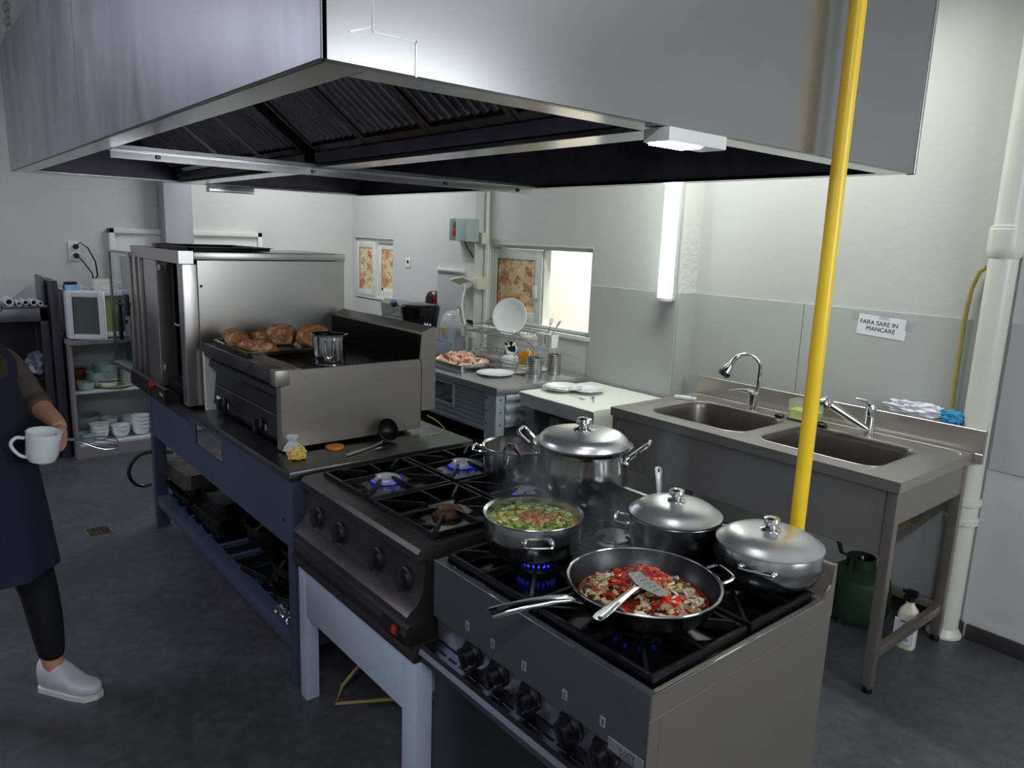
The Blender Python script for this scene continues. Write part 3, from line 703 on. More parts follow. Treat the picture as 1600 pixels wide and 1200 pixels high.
# white frame under it
t = thing('stove_stand', 'white painted metal stand with a deep apron under the blackened stove', 'stand', (-2.05, 1.45, 0))
for (x0, x1, y0, y1) in ((-2.445, -2.392, 1.048, 1.10), (-1.705, -1.625, 1.045, 1.10), (-2.455, -2.395, 1.79, 1.85), (-1.70, -1.64, 1.79, 1.85)):
    obj('leg', B().box((x0, y0, 0), (x1, y1, .544), .003), WHITEP, t)
obj('apron', B().box((-2.39, 1.050, .350), (-1.71, 1.070, .544), .003), WHITEP, t)
b = B().box((-2.45, 1.11, .42), (-2.43, 1.79, .544), .002).box((-1.66, 1.11, .42), (-1.64, 1.79, .544), .002).box((-2.39, 1.82, .42), (-1.705, 1.84, .544), .002)
obj('side_rail', b, WHITEP, t)
tag(obj('gas_hose', B().tube([(-2.25, 1.5, .45), (-2.3, 1.3, .2), (-2.32, 1.16, .06), (-2.30, 1.12, .010), (-2.2, 1.3, .010), (-2.0, 1.6, .010)], .007, 6), YELW), 'thin yellow hose hanging behind the white stove stand', 'hose')
# ---------------------------------------------------------------- stove B: near stainless stove with oven
BX0, BX1, BY0, BY1, BZ = -1.618, -.83, 1.095, 1.835, .852
st = thing('oven_range', 'near stainless steel gas range with five black knobs and an oven below', 'stove', ((BX0+BX1)/2, 1.45, 0))
prof = [(BY0, BZ), (BY0, .682), (BY0+.014, .672), (BY0+.018, .605), (BY0+.045, .58), (BY1, .58), (BY1, BZ-.035), (BY0+.02, BZ-.035), (BY0+.02, BZ)]
obj('front_fascia', B().prism(prof, 'x', BX0, BX1-.004), BSTOVE, st)
b = B().box((BX1-.004, BY0, .02), (BX1, BY1+.0, BZ-.058), .001, 1)
b.prism([(BY0, BZ-.0565), (BY0, BZ), (BY1-.05, BZ), (BY1-.045, BZ+.012), (BY1-.02, BZ+.035), (BY1-.015, BZ+.09), (BY1, BZ+.09), (BY1, BZ-.0565)], 'x', BX1-.004, BX1+.0015)
b.box((BX1-.0, BY0+.035, .02), (BX1+.0006, BY0+.037, BZ-.06))
obj('right_side_panel', b, STEELX, st)
obj('left_side_panel', B().box((BX0, BY0+.05, .02), (BX0+.004, BY1, .58), .001, 1), BSTOVE, st)
obj('rear_panel', B().box((BX0+.004, BY1-.01, .02), (BX1-.004, BY1-.001, .58)), BSTOVE, st)
b = B().box((BX0, BY0+.02, BZ-.035), (BX0+.012, BY1, BZ), .002).box((BX1-.016, BY0+.02, BZ-.035), (BX1-.004, BY1-.04, BZ), .002)
b.prism([(BY1-.055, BZ-.034), (BY1-.055, BZ), (BY1-.03, BZ+.008), (BY1-.018, BZ+.035), (BY1-.015, BZ+.088), (BY1, BZ+.088), (BY1, BZ-.034)], 'x', BX0+.012, BX1-.004)
obj('rear_upstand', b, STEELX, st)
for x in (BX1-.035,):
    obj('screw', B().lathe([(0, .0), (.006, 0), (.005, .003), (0, .003)], (x, BY1-.045, BZ+.002), 10), DARKST, st)
zt = BZ-.016
bpos = [(-1.435, 1.32), (-1.045, 1.30), (-1.435, 1.64), (-1.045, 1.66)]
for i, (x0, x1) in enumerate(((BX0+.015, -1.235), (-1.23, BX1-.018))):
    for j, (y0, y1) in enumerate(((BY0+.025, 1.475), (1.48, BY1-.06))):
        bx, by = bpos[i+2*j]
        spill_tray(st, x0, x1, y0, y1, zt, bx, by)
        if (i, j) == (0, 1):
            bb = burner(st, bx, by, BZ-.002, .055)
            obj('burner_cap', B().lathe([(0, BZ), (.058, BZ), (.060, BZ+.004), (.057, BZ+.008), (0, BZ+.009)], (bx, by, 0), 36), mat('worn_burner_cap', (.50, .50, .52), .4, .7, nscale=30, namp=.2), bb)
        else: burner(st, bx, by, BZ+.002, .055, IRON)
        grate(st, x0+.006, x1-.006, y0+.006, y1-.006, BZ+.024, bx, by, .065)
obj('flame', flames(-1.435, 1.32, BZ+.006, .044, 20, .014, .010), FLAME, st, 'licking blue flames under the soup pot')
obj('flame', flames(-1.045, 1.30, BZ+.004, .050, 9, .009, .006), FLAME, st, 'small blue flames under the frying pan')
for i, x in enumerate((-1.443, -1.331, -1.206, -1.062, -.952)):
    knob(st, x, BY0+.016, .645, .034, PI/2+.1, BLKPL, .3 if i != 2 else .0, 'round')
LABM = mat('knob_label', (.62, .62, .62), .4, .3)
for i, x in enumerate((-1.455, -1.345, -1.22, -1.075, -.955)):
    b = B().box((x-.008, BY0-.0015, .712), (x+.008, BY0, .736), .0, rot=None)
    b.xf(TR(x, 0, .724) @ RY(.0) @ TR(-x, 0, -.724))
    lb = obj('knob_label', b, LABM, st, 'small pale flame symbol plate')
    b = B().box((x-.004, BY0-.0022, .718), (x+.004, BY0-.0015, .7195)).box((x-.004, BY0-.0022, .728), (x+.004, BY0-.0015, .7295)).box((x-.001, BY0-.0022, .7195), (x+.001, BY0-.0015, .728))
    obj('symbol', b, INK, lb)
# maker's plate with its engraved mark
b = B().box((-.935, BY0-.004, .672), (-.836, BY0, .702), .001, 1); npl = obj('name_plate', b, mat('name_plate_metal', (.62, .62, .64), .3, .6), st)
b = B()
def stroke(p, q, w_=.0016):
    b.tube([(p[0], BY0-.0042, p[1]), (q[0], BY0-.0042, q[1])], w_/2, 4)
ox, oz = -.900, .678
stroke((ox, oz+.017), (ox+.001, oz)); stroke((ox+.006, oz+.017), (ox+.004, oz+.012)); stroke((ox+.016, oz+.017), (ox+.004, oz)); stroke((ox+.012, oz), (ox+.024, oz+.018)); stroke((ox+.024, oz+.018), (ox+.026, oz)); stroke((ox+.018, oz+.005), (ox+.026, oz+.005))
stroke((ox+.031, oz+.018), (ox+.031, oz)); stroke((ox+.038, oz+.018), (ox+.038, oz)); stroke((ox+.029, oz+.018), (ox+.041, oz+.018)); stroke((ox+.012, oz-.001), (ox+.041, oz-.001))
obj('engraved_mark', b, INK, npl)
# oven door: slotted rounded handle rail and dark panel
b = B().prism([(1.062, .600), (1.050, .595), (1.043, .582), (1.047, .560), (1.060, .548), (1.095, .543), (1.135, .543), (1.135, .600)], 'x', BX0+.003, BX1-.006)
dr = obj('oven_door', B().box((BX0+.004, 1.098, .09), (BX1-.006, 1.135, .543), .003), mat('dark_door_steel', (.22, .23, .25), .34, .7, nscale=3, namp=.06), st)
obj('handle_rail', b, steel('handle_rail_steel', .60, .28, (1, 1, 1), tint=(.96, .96, 1.05)), dr, ang=20)
b = B()
x = BX0+.05
while x < BX1-.06:
    b.box((x, 1.075, .5995), (x+.036, 1.086, .6012), .0008, 1); x += .049
obj('vent_slots', b, BLKPL, dr)
obj('edge_strip', B().box((BX0, BY0-.0008, BZ-.0015), (BX1-.001, BY0+.0022, BZ+.0016), .0008, 1).box((BX1-.0022, BY0, BZ-.0015), (BX1+.0018, BY1-.055, BZ+.0016), .0008, 1), POLISH, st)
obj('plinth', B().box((BX0+.03, BY0+.07, 0), (BX1-.03, BY1-.03, .08), .003).box((BX0+.003, BY0+.05, .05), (BX1-.005, BY1-.01, .089)), BLKPL, st)
# ---------------------------------------------------------------- POTS
ZA, ZB = AZ+.0205, BZ+.0245
def wire_handle(b, c, ang, r, z, w_=.085, out=.04, dz=.012, t=.005):
    """bent rod handle on the pot wall at angle ang"""
    u = Vector((math.cos(ang), math.sin(ang), 0)); v = Vector((-u.y, u.x, 0)); c = Vector((c[0], c[1], 0))
    P = [c+u*(r-.004)-v*w_/2+Vector((0, 0, z)), c+u*(r+out*.6)-v*w_/2+Vector((0, 0, z+dz*.5)), c+u*(r+out)-v*w_*.38+Vector((0, 0, z+dz)),
         c+u*(r+out)+v*w_*.38+Vector((0, 0, z+dz)), c+u*(r+out*.6)+v*w_/2+Vector((0, 0, z+dz*.5)), c+u*(r-.004)+v*w_/2+Vector((0, 0, z))]
    Q = []
    for i in range(len(P)-1):
        Q += [P[i], P[i].lerp(P[i+1], .5)]
    Q.append(P[-1])
    b.tube(P, t, 8, sm=5)
    for s_ in (-1, 1):
        p = c+u*r+v*s_*w_/2+Vector((0, 0, z)); b.blob(p, (.009, .009, .009), 0, 1, 2)
def pot_body(t, c, R_, h, z0, bulge=0, flare=.006, lipw=.008, th=.003, m_=POTST, base=.9):
    rb = R_*base
    pr_ = [(0, z0), (rb*.96, z0), (rb, z0+.006), (R_*(base+.6*(1-base))+bulge*.7, z0+h*.2), (R_+bulge, z0+h*.5), (R_+bulge*.5, z0+h*.8), (R_-.001, z0+h-.006), (R_+flare, z0+h), (R_+flare-.001, z0+h+.002), (R_-th-.001, z0+h-.003), (R_-th+bulge*.5, z0+h*.8), (R_-th+bulge, z0+h*.5), (rb+bulge*.4-th, z0+h*.12), (rb-.01, z0+.008), (0, z0+.006)]
    return obj('body', B().lathe(pr_, (c[0], c[1], 0), 64), m_, t)
def lid(t, c, R_, z, h=.045, tilt=None, knobr=.022, m_=LIDST, kz=0):
    pr_ = [(R_+.004, z-.002), (R_+.006, z+.001), (R_+.002, z+.004), (R_*.96, z+.008), (R_*.86, z+h*.55), (R_*.6, z+h*.86), (R_*.3, z+h*.97), (0, z+h), (0, z+h-.003), (R_*.6, z+h*.8), (R_*.84, z+h*.45), (R_*.93, z+.003), (R_+.004, z-.002)]
    pr_ = [(R_*.99, z-.004)]+[(R_+.005, z-.001), (R_+.005, z+.002), (R_*.97, z+.006), (R_*.90, z+h*.42), (R_*.76, z+h*.72), (R_*.5, z+h*.93), (R_*.25, z+h*.99), (0, z+h), (0, z+h-.003), (R_*.5, z+h*.85), (R_*.86, z+h*.4), (R_*.95, z), (R_*.99, z-.004)]
    l = obj('lid', B().lathe(pr_, (c[0], c[1], 0), 64), m_, t)
    k = knobr; zz = z+h
    b = B().lathe([(0, zz-.002), (k*1.15, zz-.002), (k*1.2, zz+.003), (k*.75, zz+.007), (k*.55, zz+.014), (k*.9, zz+.018), (k*1.05, zz+.026), (k*.92, zz+.034), (k*.4, zz+.038), (0, zz+.038)], (c[0], c[1], 0), 32)
    obj('lid_knob', b, POLISH, l)
    return l
# soup pot without lid
c = (-1.485, 1.343)
t = thing('soup_pot', 'open steel pot of bubbling green vegetable soup, front left of the near range', 'pot', (*c, ZB))
pot_body(t, c, .139, .107, ZB, .002)
b = B()
wire_handle(b, c, -.62, .142, ZB+.072, .075, .03, .0, .005)
obj('handle', b, CHROME, t)
b = B(); wire_handle(b, c, -.62+PI, .142, ZB+.072, .075, .03, .0, .005); obj('handle', b, CHROME, t)
SOUP = mat('green_broth', (.72, .72, .42), .12, 0, nscale=16, col2=(.46, .54, .28), lo=.4, hi=.6, bump=.6, bscale=45, bdist=.01, coat=.4)
zs = ZB+.078
b = B().sheet(lambda u, v: (c[0]+.1365*u*math.cos(2*PI*v), c[1]+.1365*u*math.sin(2*PI*v), zs+.004*noise.noise(Vector((u*math.cos(2*PI*v)*7, u*math.sin(2*PI*v)*7, 2)))+.009*math.exp(-((u*.14)**2)/.0022)), 26, 72)
s_ = tag(obj('vegetable_soup', b, SOUP), 'bubbling green broth inside the open soup pot', 'soup', kind='stuff')
def scatter(name, lab, cat, c, R_, z, n, mats, shape, seed=1, dens=None, kind='stuff'):
    rn = random.Random(seed); b = B()
    for i in range(n):
        r = R_*math.sqrt(rn.random()); a = rn.random()*2*PI
        x, y = r*math.cos(a), r*math.sin(a)
        if dens and not dens(x, y, rn): continue
        b.use(rn.randrange(len(mats))); shape(b, c[0]+x, c[1]+y, z, rn)
    o = obj(name, b, mats, ang=50)
    return tag(o, lab, cat, kind=kind)
POTATO = mat('potato_yellow', (.82, .78, .48), .35, 0); HERB = mat('green_herb', (.33, .42, .16), .5, 0); CARROT = mat('carrot', (.78, .38, .18), .4, 0); MEAT = mat('soup_meat', (.62, .38, .28), .5, 0); CELERY = mat('celery', (.62, .68, .38), .35, 0)
def chunk(b, x, y, z, rn):
    s = rn.uniform(.005, .011); b.blob((x, y, z+rn.uniform(-.001, .003)), (s, s*rn.uniform(.6, 1), s*.4), .25, 2, 2, rn.randrange(99), RZ(rn.random()*6))
scatter('soup_vegetables', 'chopped potato, herbs and carrot floating in the soup', 'vegetables', c, .125, zs+.002, 230, [POTATO, HERB, CELERY, HERB, CELERY, POTATO, CARROT], chunk, 3)
def ribs(b, x, y, z, rn):
    s = rn.uniform(.008, .013); b.blob((x, y, z+rn.uniform(.004, .010)), (s, s*.8, s*.6), .3, 3, 2, rn.randrange(99), RZ(rn.random()*6))
scatter('soup_meat', 'reddish foam and meat in the middle of the soup', 'meat', (c[0]-.005, c[1]+.02), .045, zs, 34, [MEAT, mat('paprika_foam', (.70, .50, .36), .3, 0)], ribs, 8)
# big lidded pot straddling both stoves
c = (-1.640, 1.69); zbig = max(ZA, ZB)
t = thing('stock_pot', 'tallest lidded steel pot with upright flat handles, in the back row', 'pot', (*c, zbig))
R_ = .150; h = .205
pr_ = [(0, zbig), (.108, zbig), (.122, zbig+.01), (.142, zbig+.05), (.152, zbig+.09), (.1505, zbig+.14), (.144, zbig+.18), (.146, zbig+h-.008), (.162, zbig+h), (.164, zbig+h+.003), (.150, zbig+h-.001), (.141, zbig+.18), (.147, zbig+.14), (.148, zbig+.09), (.118, zbig+.014), (0, zbig+.01)]
obj('body', B().lathe(pr_, (*c, 0), 64), steel('stock_pot_steel', .60, .17, (1, 1, 10), namp=.05), t)
zz = zbig+h+.001
pr_ = [(.148, zz-.002), (.150, zz+.004), (.146, zz+.018), (.132, zz+.032), (.118, zz+.036), (.08, zz+.043), (0, zz+.047), (0, zz+.043), (.08, zz+.039), (.128, zz+.028), (.142, zz+.014), (.148, zz-.002)]
l = obj('lid', B().lathe(pr_, (*c, 0), 64), LIDST, t)
b = B().lathe([(0, zz+.045), (.034, zz+.044), (.035, zz+.048), (.02, zz+.054), (.015, zz+.060), (.024, zz+.064), (.0275, zz+.073), (.024, zz+.083), (.010, zz+.087), (0, zz+.087)], (*c, 0), 32)
obj('lid_knob', b, POLISH, l)
def flat_handle(ang, R0, z, up=.05, out=.06, w_=.075):
    u = Vector((math.cos(ang), math.sin(ang), 0)); v = Vector((-u.y, u.x, 0)); C_ = Vector((*c, 0)); b = B()
    pts = [(R0-.004, -w_*.36, z-.02), (R0+.004, -w_*.40, z), (R0+out, -w_*.5, z+up), (R0+out+.004, 0, z+up+.004), (R0+out, w_*.5, z+up), (R0+.004, w_*.40, z), (R0-.004, w_*.36, z-.02)]
    P = [C_+u*a+v*bb+Vector((0, 0, zz_)) for a, bb, zz_ in pts]
    Q = []
    for i in range(len(P)-1): Q += [P[i], P[i].lerp(P[i+1], .5)]
    b.tube(P, .0058, 8, sm=5)
    for s_ in (-1, 1):
        b.blob(C_+u*(R0-.001)+v*s_*w_*.38+Vector((0, 0, z-.014)), (.010, .010, .012), 0, 1, 2)
    obj('handle', b, CHROME, t)
flat_handle(math.radians(33), .150, zbig+h-.03); flat_handle(math.radians(33+180), .150, zbig+h-.03)
# brown broth pot
c = (-2.005, 1.712)
t = thing('broth_pot', 'open steel pot of dark brown broth in the back row left of the stock pot', 'pot', (*c, ZA))
pot_body(t, c, .120, .108, ZA, .0, base=.95)
for k, a in enumerate((math.radians(225), math.radians(45))):
    b = B(); wire_handle(b, c, a, .121, ZA+.085, .075, .035, .006 if k == 0 else .012, .006); obj('handle', b, CHROME, t)
tag(obj('brown_broth', B().lathe([(0, ZA+.078), (.1175, ZA+.078), (.1175, ZA+.0785), (0, ZA+.079)], (*c, 0), 48), BROWNL), 'dark brown broth in the open pot beside the stock pot', 'broth', kind='stuff')
tag(obj('ladle_hook', B().tube([(-1.93, 1.60, ZA+.06), (-1.915, 1.585, ZA+.11), (-1.90, 1.575, ZA+.14), (-1.885, 1.575, ZA+.158), (-1.868, 1.585, ZA+.155), (-1.855, 1.60, ZA+.13), (-1.853, 1.61, ZA+.095)], [.005, .006, .008, .009, .009, .007, .005], 8), CHROME), 'bent steel ladle handle hooked over the rim of the broth pot', 'ladle')
# mid lidded pot
c = (-1.252, 1.692)
t = thing('casserole_pot', 'lidded steel casserole between the stock pot and the right hand pot', 'pot', (*c, ZB))
pot_body(t, c, .131, .098, ZB, .0, base=.93, m_=steel('dull_pot_steel', .42, .26, (1, 1, 10), namp=.1))
lid(t, c, .130, ZB+.104, .036)
for a in (math.radians(218), math.radians(38)):
    b = B(); wire_handle(b, c, a, .132, ZB+.068, .075, .038, .004, .006); obj('handle', b, CHROME, t)
# right lidded round pot
c = (-.976, 1.668+.075)
t = thing('casserole_pot', 'rounded lidded steel pot at the right rear corner of the near range', 'pot', (*c, ZB))
pr_ = [(0, ZB), (.105, ZB), (.118, ZB+.012), (.137, ZB+.04), (.1405, ZB+.062), (.136, ZB+.085), (.133, ZB+.094), (.130, ZB+.094), (.133, ZB+.08), (.137, ZB+.06), (.112, ZB+.014), (0, ZB+.008)]
obj('body', B().lathe(pr_, (*c, 0), 64), POTST, t)
lid(t, c, .135, ZB+.098, .034)
for a in (math.radians(-70), math.radians(110)):
    b = B(); wire_handle(b, c, a, .137, ZB+.068, .085, .012, .0, .0045); obj('handle', b, CHROME, t)
# frying pan
c = (-1.056, 1.325); zp = ZB
t = thing('frying_pan', 'large steel frying pan with long flat handle, full of peppers and mushrooms', 'pan', (*c, zp))
pr_ = [(0, zp), (.125, zp), (.145, zp+.008), (.168, zp+.034), (.181, zp+.066), (.186, zp+.074), (.1865, zp+.077), (.181, zp+.076), (.178, zp+.066), (.165, zp+.034), (.142, zp+.011), (.12, zp+.005), (0, zp+.005)]
PANIN = mat('pan_nonstick', (.045, .042, .046), .34, 0, nscale=10, namp=.2, rvar=.06)
bd = B(); bd.use(0).lathe(pr_[:8], (*c, 0), 72); bd.use(1).lathe(pr_[7:], (*c, 0), 72)
obj('body', bd, [steel('pan_outer_steel', .55, .2, (1, 1, 8)), PANIN], t, ang=50)
obj('rim', B().tube([(c[0]+.1845*math.cos(a), c[1]+.1845*math.sin(a), zp+.076) for a in [2*PI*i/72 for i in range(72)]], .0032, 8, True), POLISH, t)
# long handle towards the lower left, slightly upwards
ha = math.atan2(.923-1.325, -1.138+1.056)
ha = math.atan2(.937-1.325, -1.151+1.056)
u = Vector((math.cos(ha), math.sin(ha), 0)); v = Vector((-u.y, u.x, 0)); C_ = Vector((*c, 0))
b = B(); rings = []
for (d, w_, zz, th_) in ((.178, .015, zp+.054, .008), (.205, .016, zp+.066, .013), (.26, .017, zp+.072, .014), (.31, .018, zp+.073, .014), (.375, .0195, zp+.071, .014), (.404, .0195, zp+.069, .013), (.410, .017, zp+.069, .010)):
    p = C_+u*d+Vector((0, 0, zz))
    rings.append([p+v*w_*math.copysign(abs(math.cos(a))**.5, math.cos(a))+Vector((0, 0, th_*.5*math.copysign(abs(math.sin(a))**.6, math.sin(a)))) for a in [2*PI*k/20 for k in range(20)]])
b.loft(rings, True, True)
hd = obj('handle', b, POLISH, t)
p = C_+u*.378+Vector((0, 0, zp+.0785))
obj('hanging_slot', B().loft([[p+u*.015*math.cos(a)+v*.0055*math.sin(a)+Vector((0, 0, zq)) for a in [2*PI*k/16 for k in range(16)]] for zq in (-.003, .0005)], True, True), INK, hd)
b = B(); wire_handle(b, c, ha+PI-.14, .184, zp+.060, .082, .045, .012, .0045); obj('helper_handle', b, CHROME, t)
# stir fry
SAUCE = mat('red_sauce', (.48, .17, .10), .12, 0, nscale=12, namp=.3, bump=.3, bscale=50, bdist=.006, coat=.5)
def inside(x, y): return max(0, 1-(x*x+y*y)/.157**2)
def zwall(x, y):
    r = math.hypot(x, y)
    return zp+.010+(max(0, r-.140)*1.05)+(max(0, r-.163)*1.6)
def zfood(x, y): return max(zwall(x, y)+.007, zp+.016+.026*inside(x, y)**.5+.040*math.exp(-((x+.030)**2+(y-.030)**2)/.0030)+.006*noise.noise(Vector((x*30, y*30, 0))))
b = B().sheet(lambda q, s_: (c[0]+.158*q*math.cos(2*PI*s_), c[1]+.158*q*math.sin(2*PI*s_), zfood(.158*q*math.cos(2*PI*s_), .158*q*math.sin(2*PI*s_))-.005), 24, 72)
tag(obj('stir_fry_sauce', b, SAUCE), 'dark red sauce under the vegetables in the frying pan', 'sauce', kind='stuff')
PEP = mat('red_pepper', (.76, .12, .06), .2, 0, nscale=20, namp=.25, coat=.5); PEP2 = mat('dark_red_pepper', (.52, .10, .07), .2, 0, nscale=20, namp=.25, coat=.5); ORP = mat('orange_pepper', (.83, .36, .12), .25, 0, coat=.4)
MUSH = mat('mushroom', (.80, .71, .58), .35, 0, nscale=25, namp=.15, coat=.2); MUSH2 = mat('brown_mushroom', (.60, .49, .38), .35, 0, nscale=25, namp=.2); MUSHD = mat('mushroom_gills', (.20, .15, .13), .4, 0); ONION = mat('cooked_onion', (.74, .66, .38), .2, 0, coat=.4); SLV = mat('pale_mushroom', (.83, .78, .70), .35, 0)
def strip(b, x, y, z, rn):
    zz = zfood(x-c[0], y-c[1]); a = rn.random()*6.28; L_ = rn.uniform(.028, .055); k = rn.uniform(-1.4, 1.4); w_ = rn.uniform(.0028, .0048); q = []
    el = rn.uniform(-.2, .5)
    for i in range(7):
        s_ = i/6-.5; aa = a+k*s_
        p_ = Vector((x+L_*s_*math.cos(aa)-c[0], y+L_*s_*math.sin(aa)-c[1]))
        if p_.length > .146: p_ *= .146/p_.length
        q.append(Vector((p_.x+c[0], p_.y+c[1], max(zz, zfood(p_.x, p_.y)-.004)+.004+L_*s_*el*.5*(p_.length < .1)+.004*math.cos(s_*4))))
    up = Vector((rn.uniform(-.6, .6), rn.uniform(-.6, .6), 1)).normalized(); rings = []
    for i, p in enumerate(q):
        tt = (q[min(i+1, 6)]-q[max(i-1, 0)]).normalized(); sd = tt.cross(up).normalized(); nn = sd.cross(tt)
        kk = .55 if i in (0, 6) else 1
        rings.append([p+sd*w_*kk+nn*.0012, p-sd*w_*kk+nn*.0012, p-sd*w_*kk-nn*.0012, p+sd*w_*kk-nn*.0012])
    b.loft(rings, True, True)
def slice_(b, x, y, z, rn):
    """curved mushroom slice: crescent cap with a stub stem"""
    zz = zfood(x-c[0], y-c[1])+.004; s = rn.uniform(.010, .018)
    M = TR(x, y, zz) @ RZ(rn.random()*6.28) @ RX(rn.uniform(-1.0, 1.0))
    pts = [(-1, 0), (-.9, .45), (-.5, .8), (0, .92), (.5, .8), (.9, .45), (1, 0), (.55, -.05), (.28, .1), (.22, -.75), (-.22, -.75), (-.28, .1), (-.55, -.05)]
    f = rn.uniform(.0016, .003)
    b.loft([[M @ Vector((px*s, py*s, hh_)) for px, py in pts] for hh_ in (-f, f)], True, True)
def button(b, x, y, z, rn):
    zz = zfood(x-c[0], y-c[1])+.003; s = rn.uniform(.009, .014)
    b.blob((x, y, zz), (s, s*.8, s*.6), .15, 2, 2, rn.randrange(99), RZ(rn.random()*6))
def bit(b, x, y, z, rn):
    zz = zfood(x-c[0], y-c[1])+.002; s = rn.uniform(.004, .010)
    b.blob((x, y, zz), (s, s*.7, s*.5), .4, 3, 2, rn.randrange(99), RZ(rn.random()*6))
hill = lambda x, y, rn: not ((x-.022)**2+(y+.030)**2 < .036**2) and ((x+.035)**2+(y-.025)**2 < .062**2 or ((x-.045)**2+(y-.0)**2 < .05**2 and rn.random() < .5) or rn.random() < .05)
scatter('pepper_strips', 'red pepper strips heaped in the middle of the frying pan', 'peppers', c, .135, 0, 620, [PEP, PEP, PEP2, ORP], strip, 11, hill)
away = lambda x, y, rn: not ((x+.035)**2+(y-.025)**2 < .055**2) and not ((x-.01)**2+(y+.09)**2 < .050**2 and rn.random() < .93)
scatter('mushroom_slices', 'sliced mushrooms spread around the peppers in the frying pan', 'mushrooms', c, .142, 0, 230, [MUSH, SLV, MUSH2, MUSH2, MUSHD], slice_, 12, away)
scatter('mushroom_pieces', 'button mushrooms and cooked onion bits in the frying pan', 'vegetables', c, .142, 0, 230, [MUSH, ONION, MUSH2, ONION, PEP2, MUSHD], lambda b_, x, y, z, rn: (button if rn.random() < .35 else bit)(b_, x, y, z, rn), 13, away)
# slotted turner lying in the pan
t = thing('slotted_turner', 'slotted steel turner resting in the frying pan across the rim', 'turner', (c[0]+.02, c[1]-.06, zp+.05))
A_ = Vector((-.945, 1.045, zp+.110)); Bq = Vector((-1.003, 1.225, zp+.099)); Cq = Vector((-1.016, 1.262, zp+.093))
b = B(); rings = []
path = [(A_, .0115), (A_.lerp(Bq, .1), .014), (A_.lerp(Bq, .3), .0125), (A_.lerp(Bq, .6), .0095), (Bq, .008), (Bq.lerp(Cq, .6), .009), (Cq, .012)]
ax = (Bq-A_).normalized(); sd = ax.cross(Vector((0, 0, 1))).normalized()
for p, w_ in path:
    rings.append([p+sd*w_+Vector((0, 0, .0035)), p+sd*w_*.5+Vector((0, 0, .0)), p-sd*w_*.5, p-sd*w_+Vector((0, 0, .0035)), p-sd*w_+Vector((0, 0, .002)), p-sd*w_*.5-Vector((0, 0, .0015)), p+sd*w_*.5-Vector((0, 0, .0015)), p+sd*w_+Vector((0, 0, .002))])
b.loft(rings, True, True)
hd = obj('handle', b, POLISH, t)
p = A_+ax*.012+Vector((0, 0, .0006))
obj('hanging_hole', B().loft([[p+ax*.0045*math.cos(a)+sd*.0045*math.sin(a)+Vector((0, 0, q)) for a in [2*PI*k/12 for k in range(12)]] for q in (-.0005, .0008)], True, True), INK, hd)
# blade: rounded trapezoid plate with holes, tilted into the food
u2 = Vector((-.18, .98, -.10)).normalized()
u2 = Vector((-.22, .88, -.22)).normalized(); s2 = u2.cross(Vector((0, 0, 1))).normalized(); n2 = s2.cross(u2).normalized()
Mb = Matrix(((s2.x, u2.x, n2.x, Cq.x), (s2.y, u2.y, n2.y, Cq.y), (s2.z, u2.z, n2.z, Cq.z), (0, 0, 0, 1)))
outl = [(-.012, -.004), (.012, -.004), (.030, .008), (.043, .016), (.047, .026), (.044, .080), (.038, .088), (-.038, .088), (-.044, .080), (-.047, .026), (-.043, .016), (-.030, .008)]
holes = [circ(x, y, .003, 10) for x in (-.026, -.013, 0, .013, .026) for y in (.03, .045, .060)]
b = B().plate(outl, holes, -.0008, .0008).xf(Mb @ RY(.32))
obj('blade', b, POLISH, t)
# spoon leaning on the rear upstand behind the middle casserole
t = thing('serving_spoon', 'steel spoon with pierced handle standing up behind the casserole', 'spoon', (-1.385, 1.80, ZB))
P0 = Vector((-1.388, 1.800, ZB+.006)); P1 = Vector((-1.440, 1.838, 1.045)); d_ = (P1-P0).normalized(); sd = Vector((.80, .60, 0)); nn = d_.cross(sd).normalized()
b = B(); rings = []
for f_, w_ in ((0, .006), (.5, .007), (.8, .0105), (.95, .0125), (1, .009)):
    p = P0.lerp(P1, f_); rings.append([p+sd*w_+nn*.001, p+nn*.002, p-sd*w_+nn*.001, p-sd*w_-nn*.001, p-nn*.0, p+sd*w_-nn*.001])
b.loft(rings, True, True); hd = obj('handle', b, POLISH, t)
p = P0.lerp(P1, .93); b = B().loft([[p+d_*.007*math.cos(a)+sd*.0035*math.sin(a)+nn*q for a in [2*PI*k/12 for k in range(12)]] for q in (-.003, .003)], True, True)
obj('hanging_hole', b, INK, hd)
obj('bowl', B().blob((P0.x+.0, P0.y, P0.z+.004), (.022, .018, .007), 0, 1, 2, 0, RZ(.6)), POLISH, t)
# ================================================================ BLUE TABLE
TX0, TX1, TY0, TY1, TZ = -4.52, -2.50, 1.055, 1.87, .878
tb = thing('work_table', 'long blue grey table with a steel top carrying the oven and the griddle', 'table', (-3.5, 1.45, 0))
TOPM = steel('table_top_steel', .50, .30, (1, 1, 1), namp=.1)
obj('table_top', B().box((TX0-.01, TY0-.015, TZ-.035), (TX1+.01, TY1+.01, TZ), .004), TOPM, tb)
for (x0, y0) in ((TX0, TY0), (TX1-.055, TY0), (TX0, TY1-.07), (TX1-.055, TY1-.07)):
    lg = obj('leg', B().box((x0, y0, .004), (x0+.055, y0+.07, TZ-.036), .003), BLUE, tb)
    obj('foot_plate', B().box((x0-.015, y0-.02, 0), (x0+.07, y0+.085, .004), .001, 1), BLUE, lg)
b = B(); yy0, yy1 = TY0+.004, TY0+.010
for (x0, x1, z0, z1) in ((TX0+.055, -3.66, .565, TZ-.036), (-3.66, -3.29, .565, .705), (-3.66, -3.29, .808, TZ-.036), (-3.29, TX1-.055, .565, TZ-.036)):
    b.box((x0, yy0, z0), (x1, yy1, z1))
obj('front_apron', b, BLUE, tb)
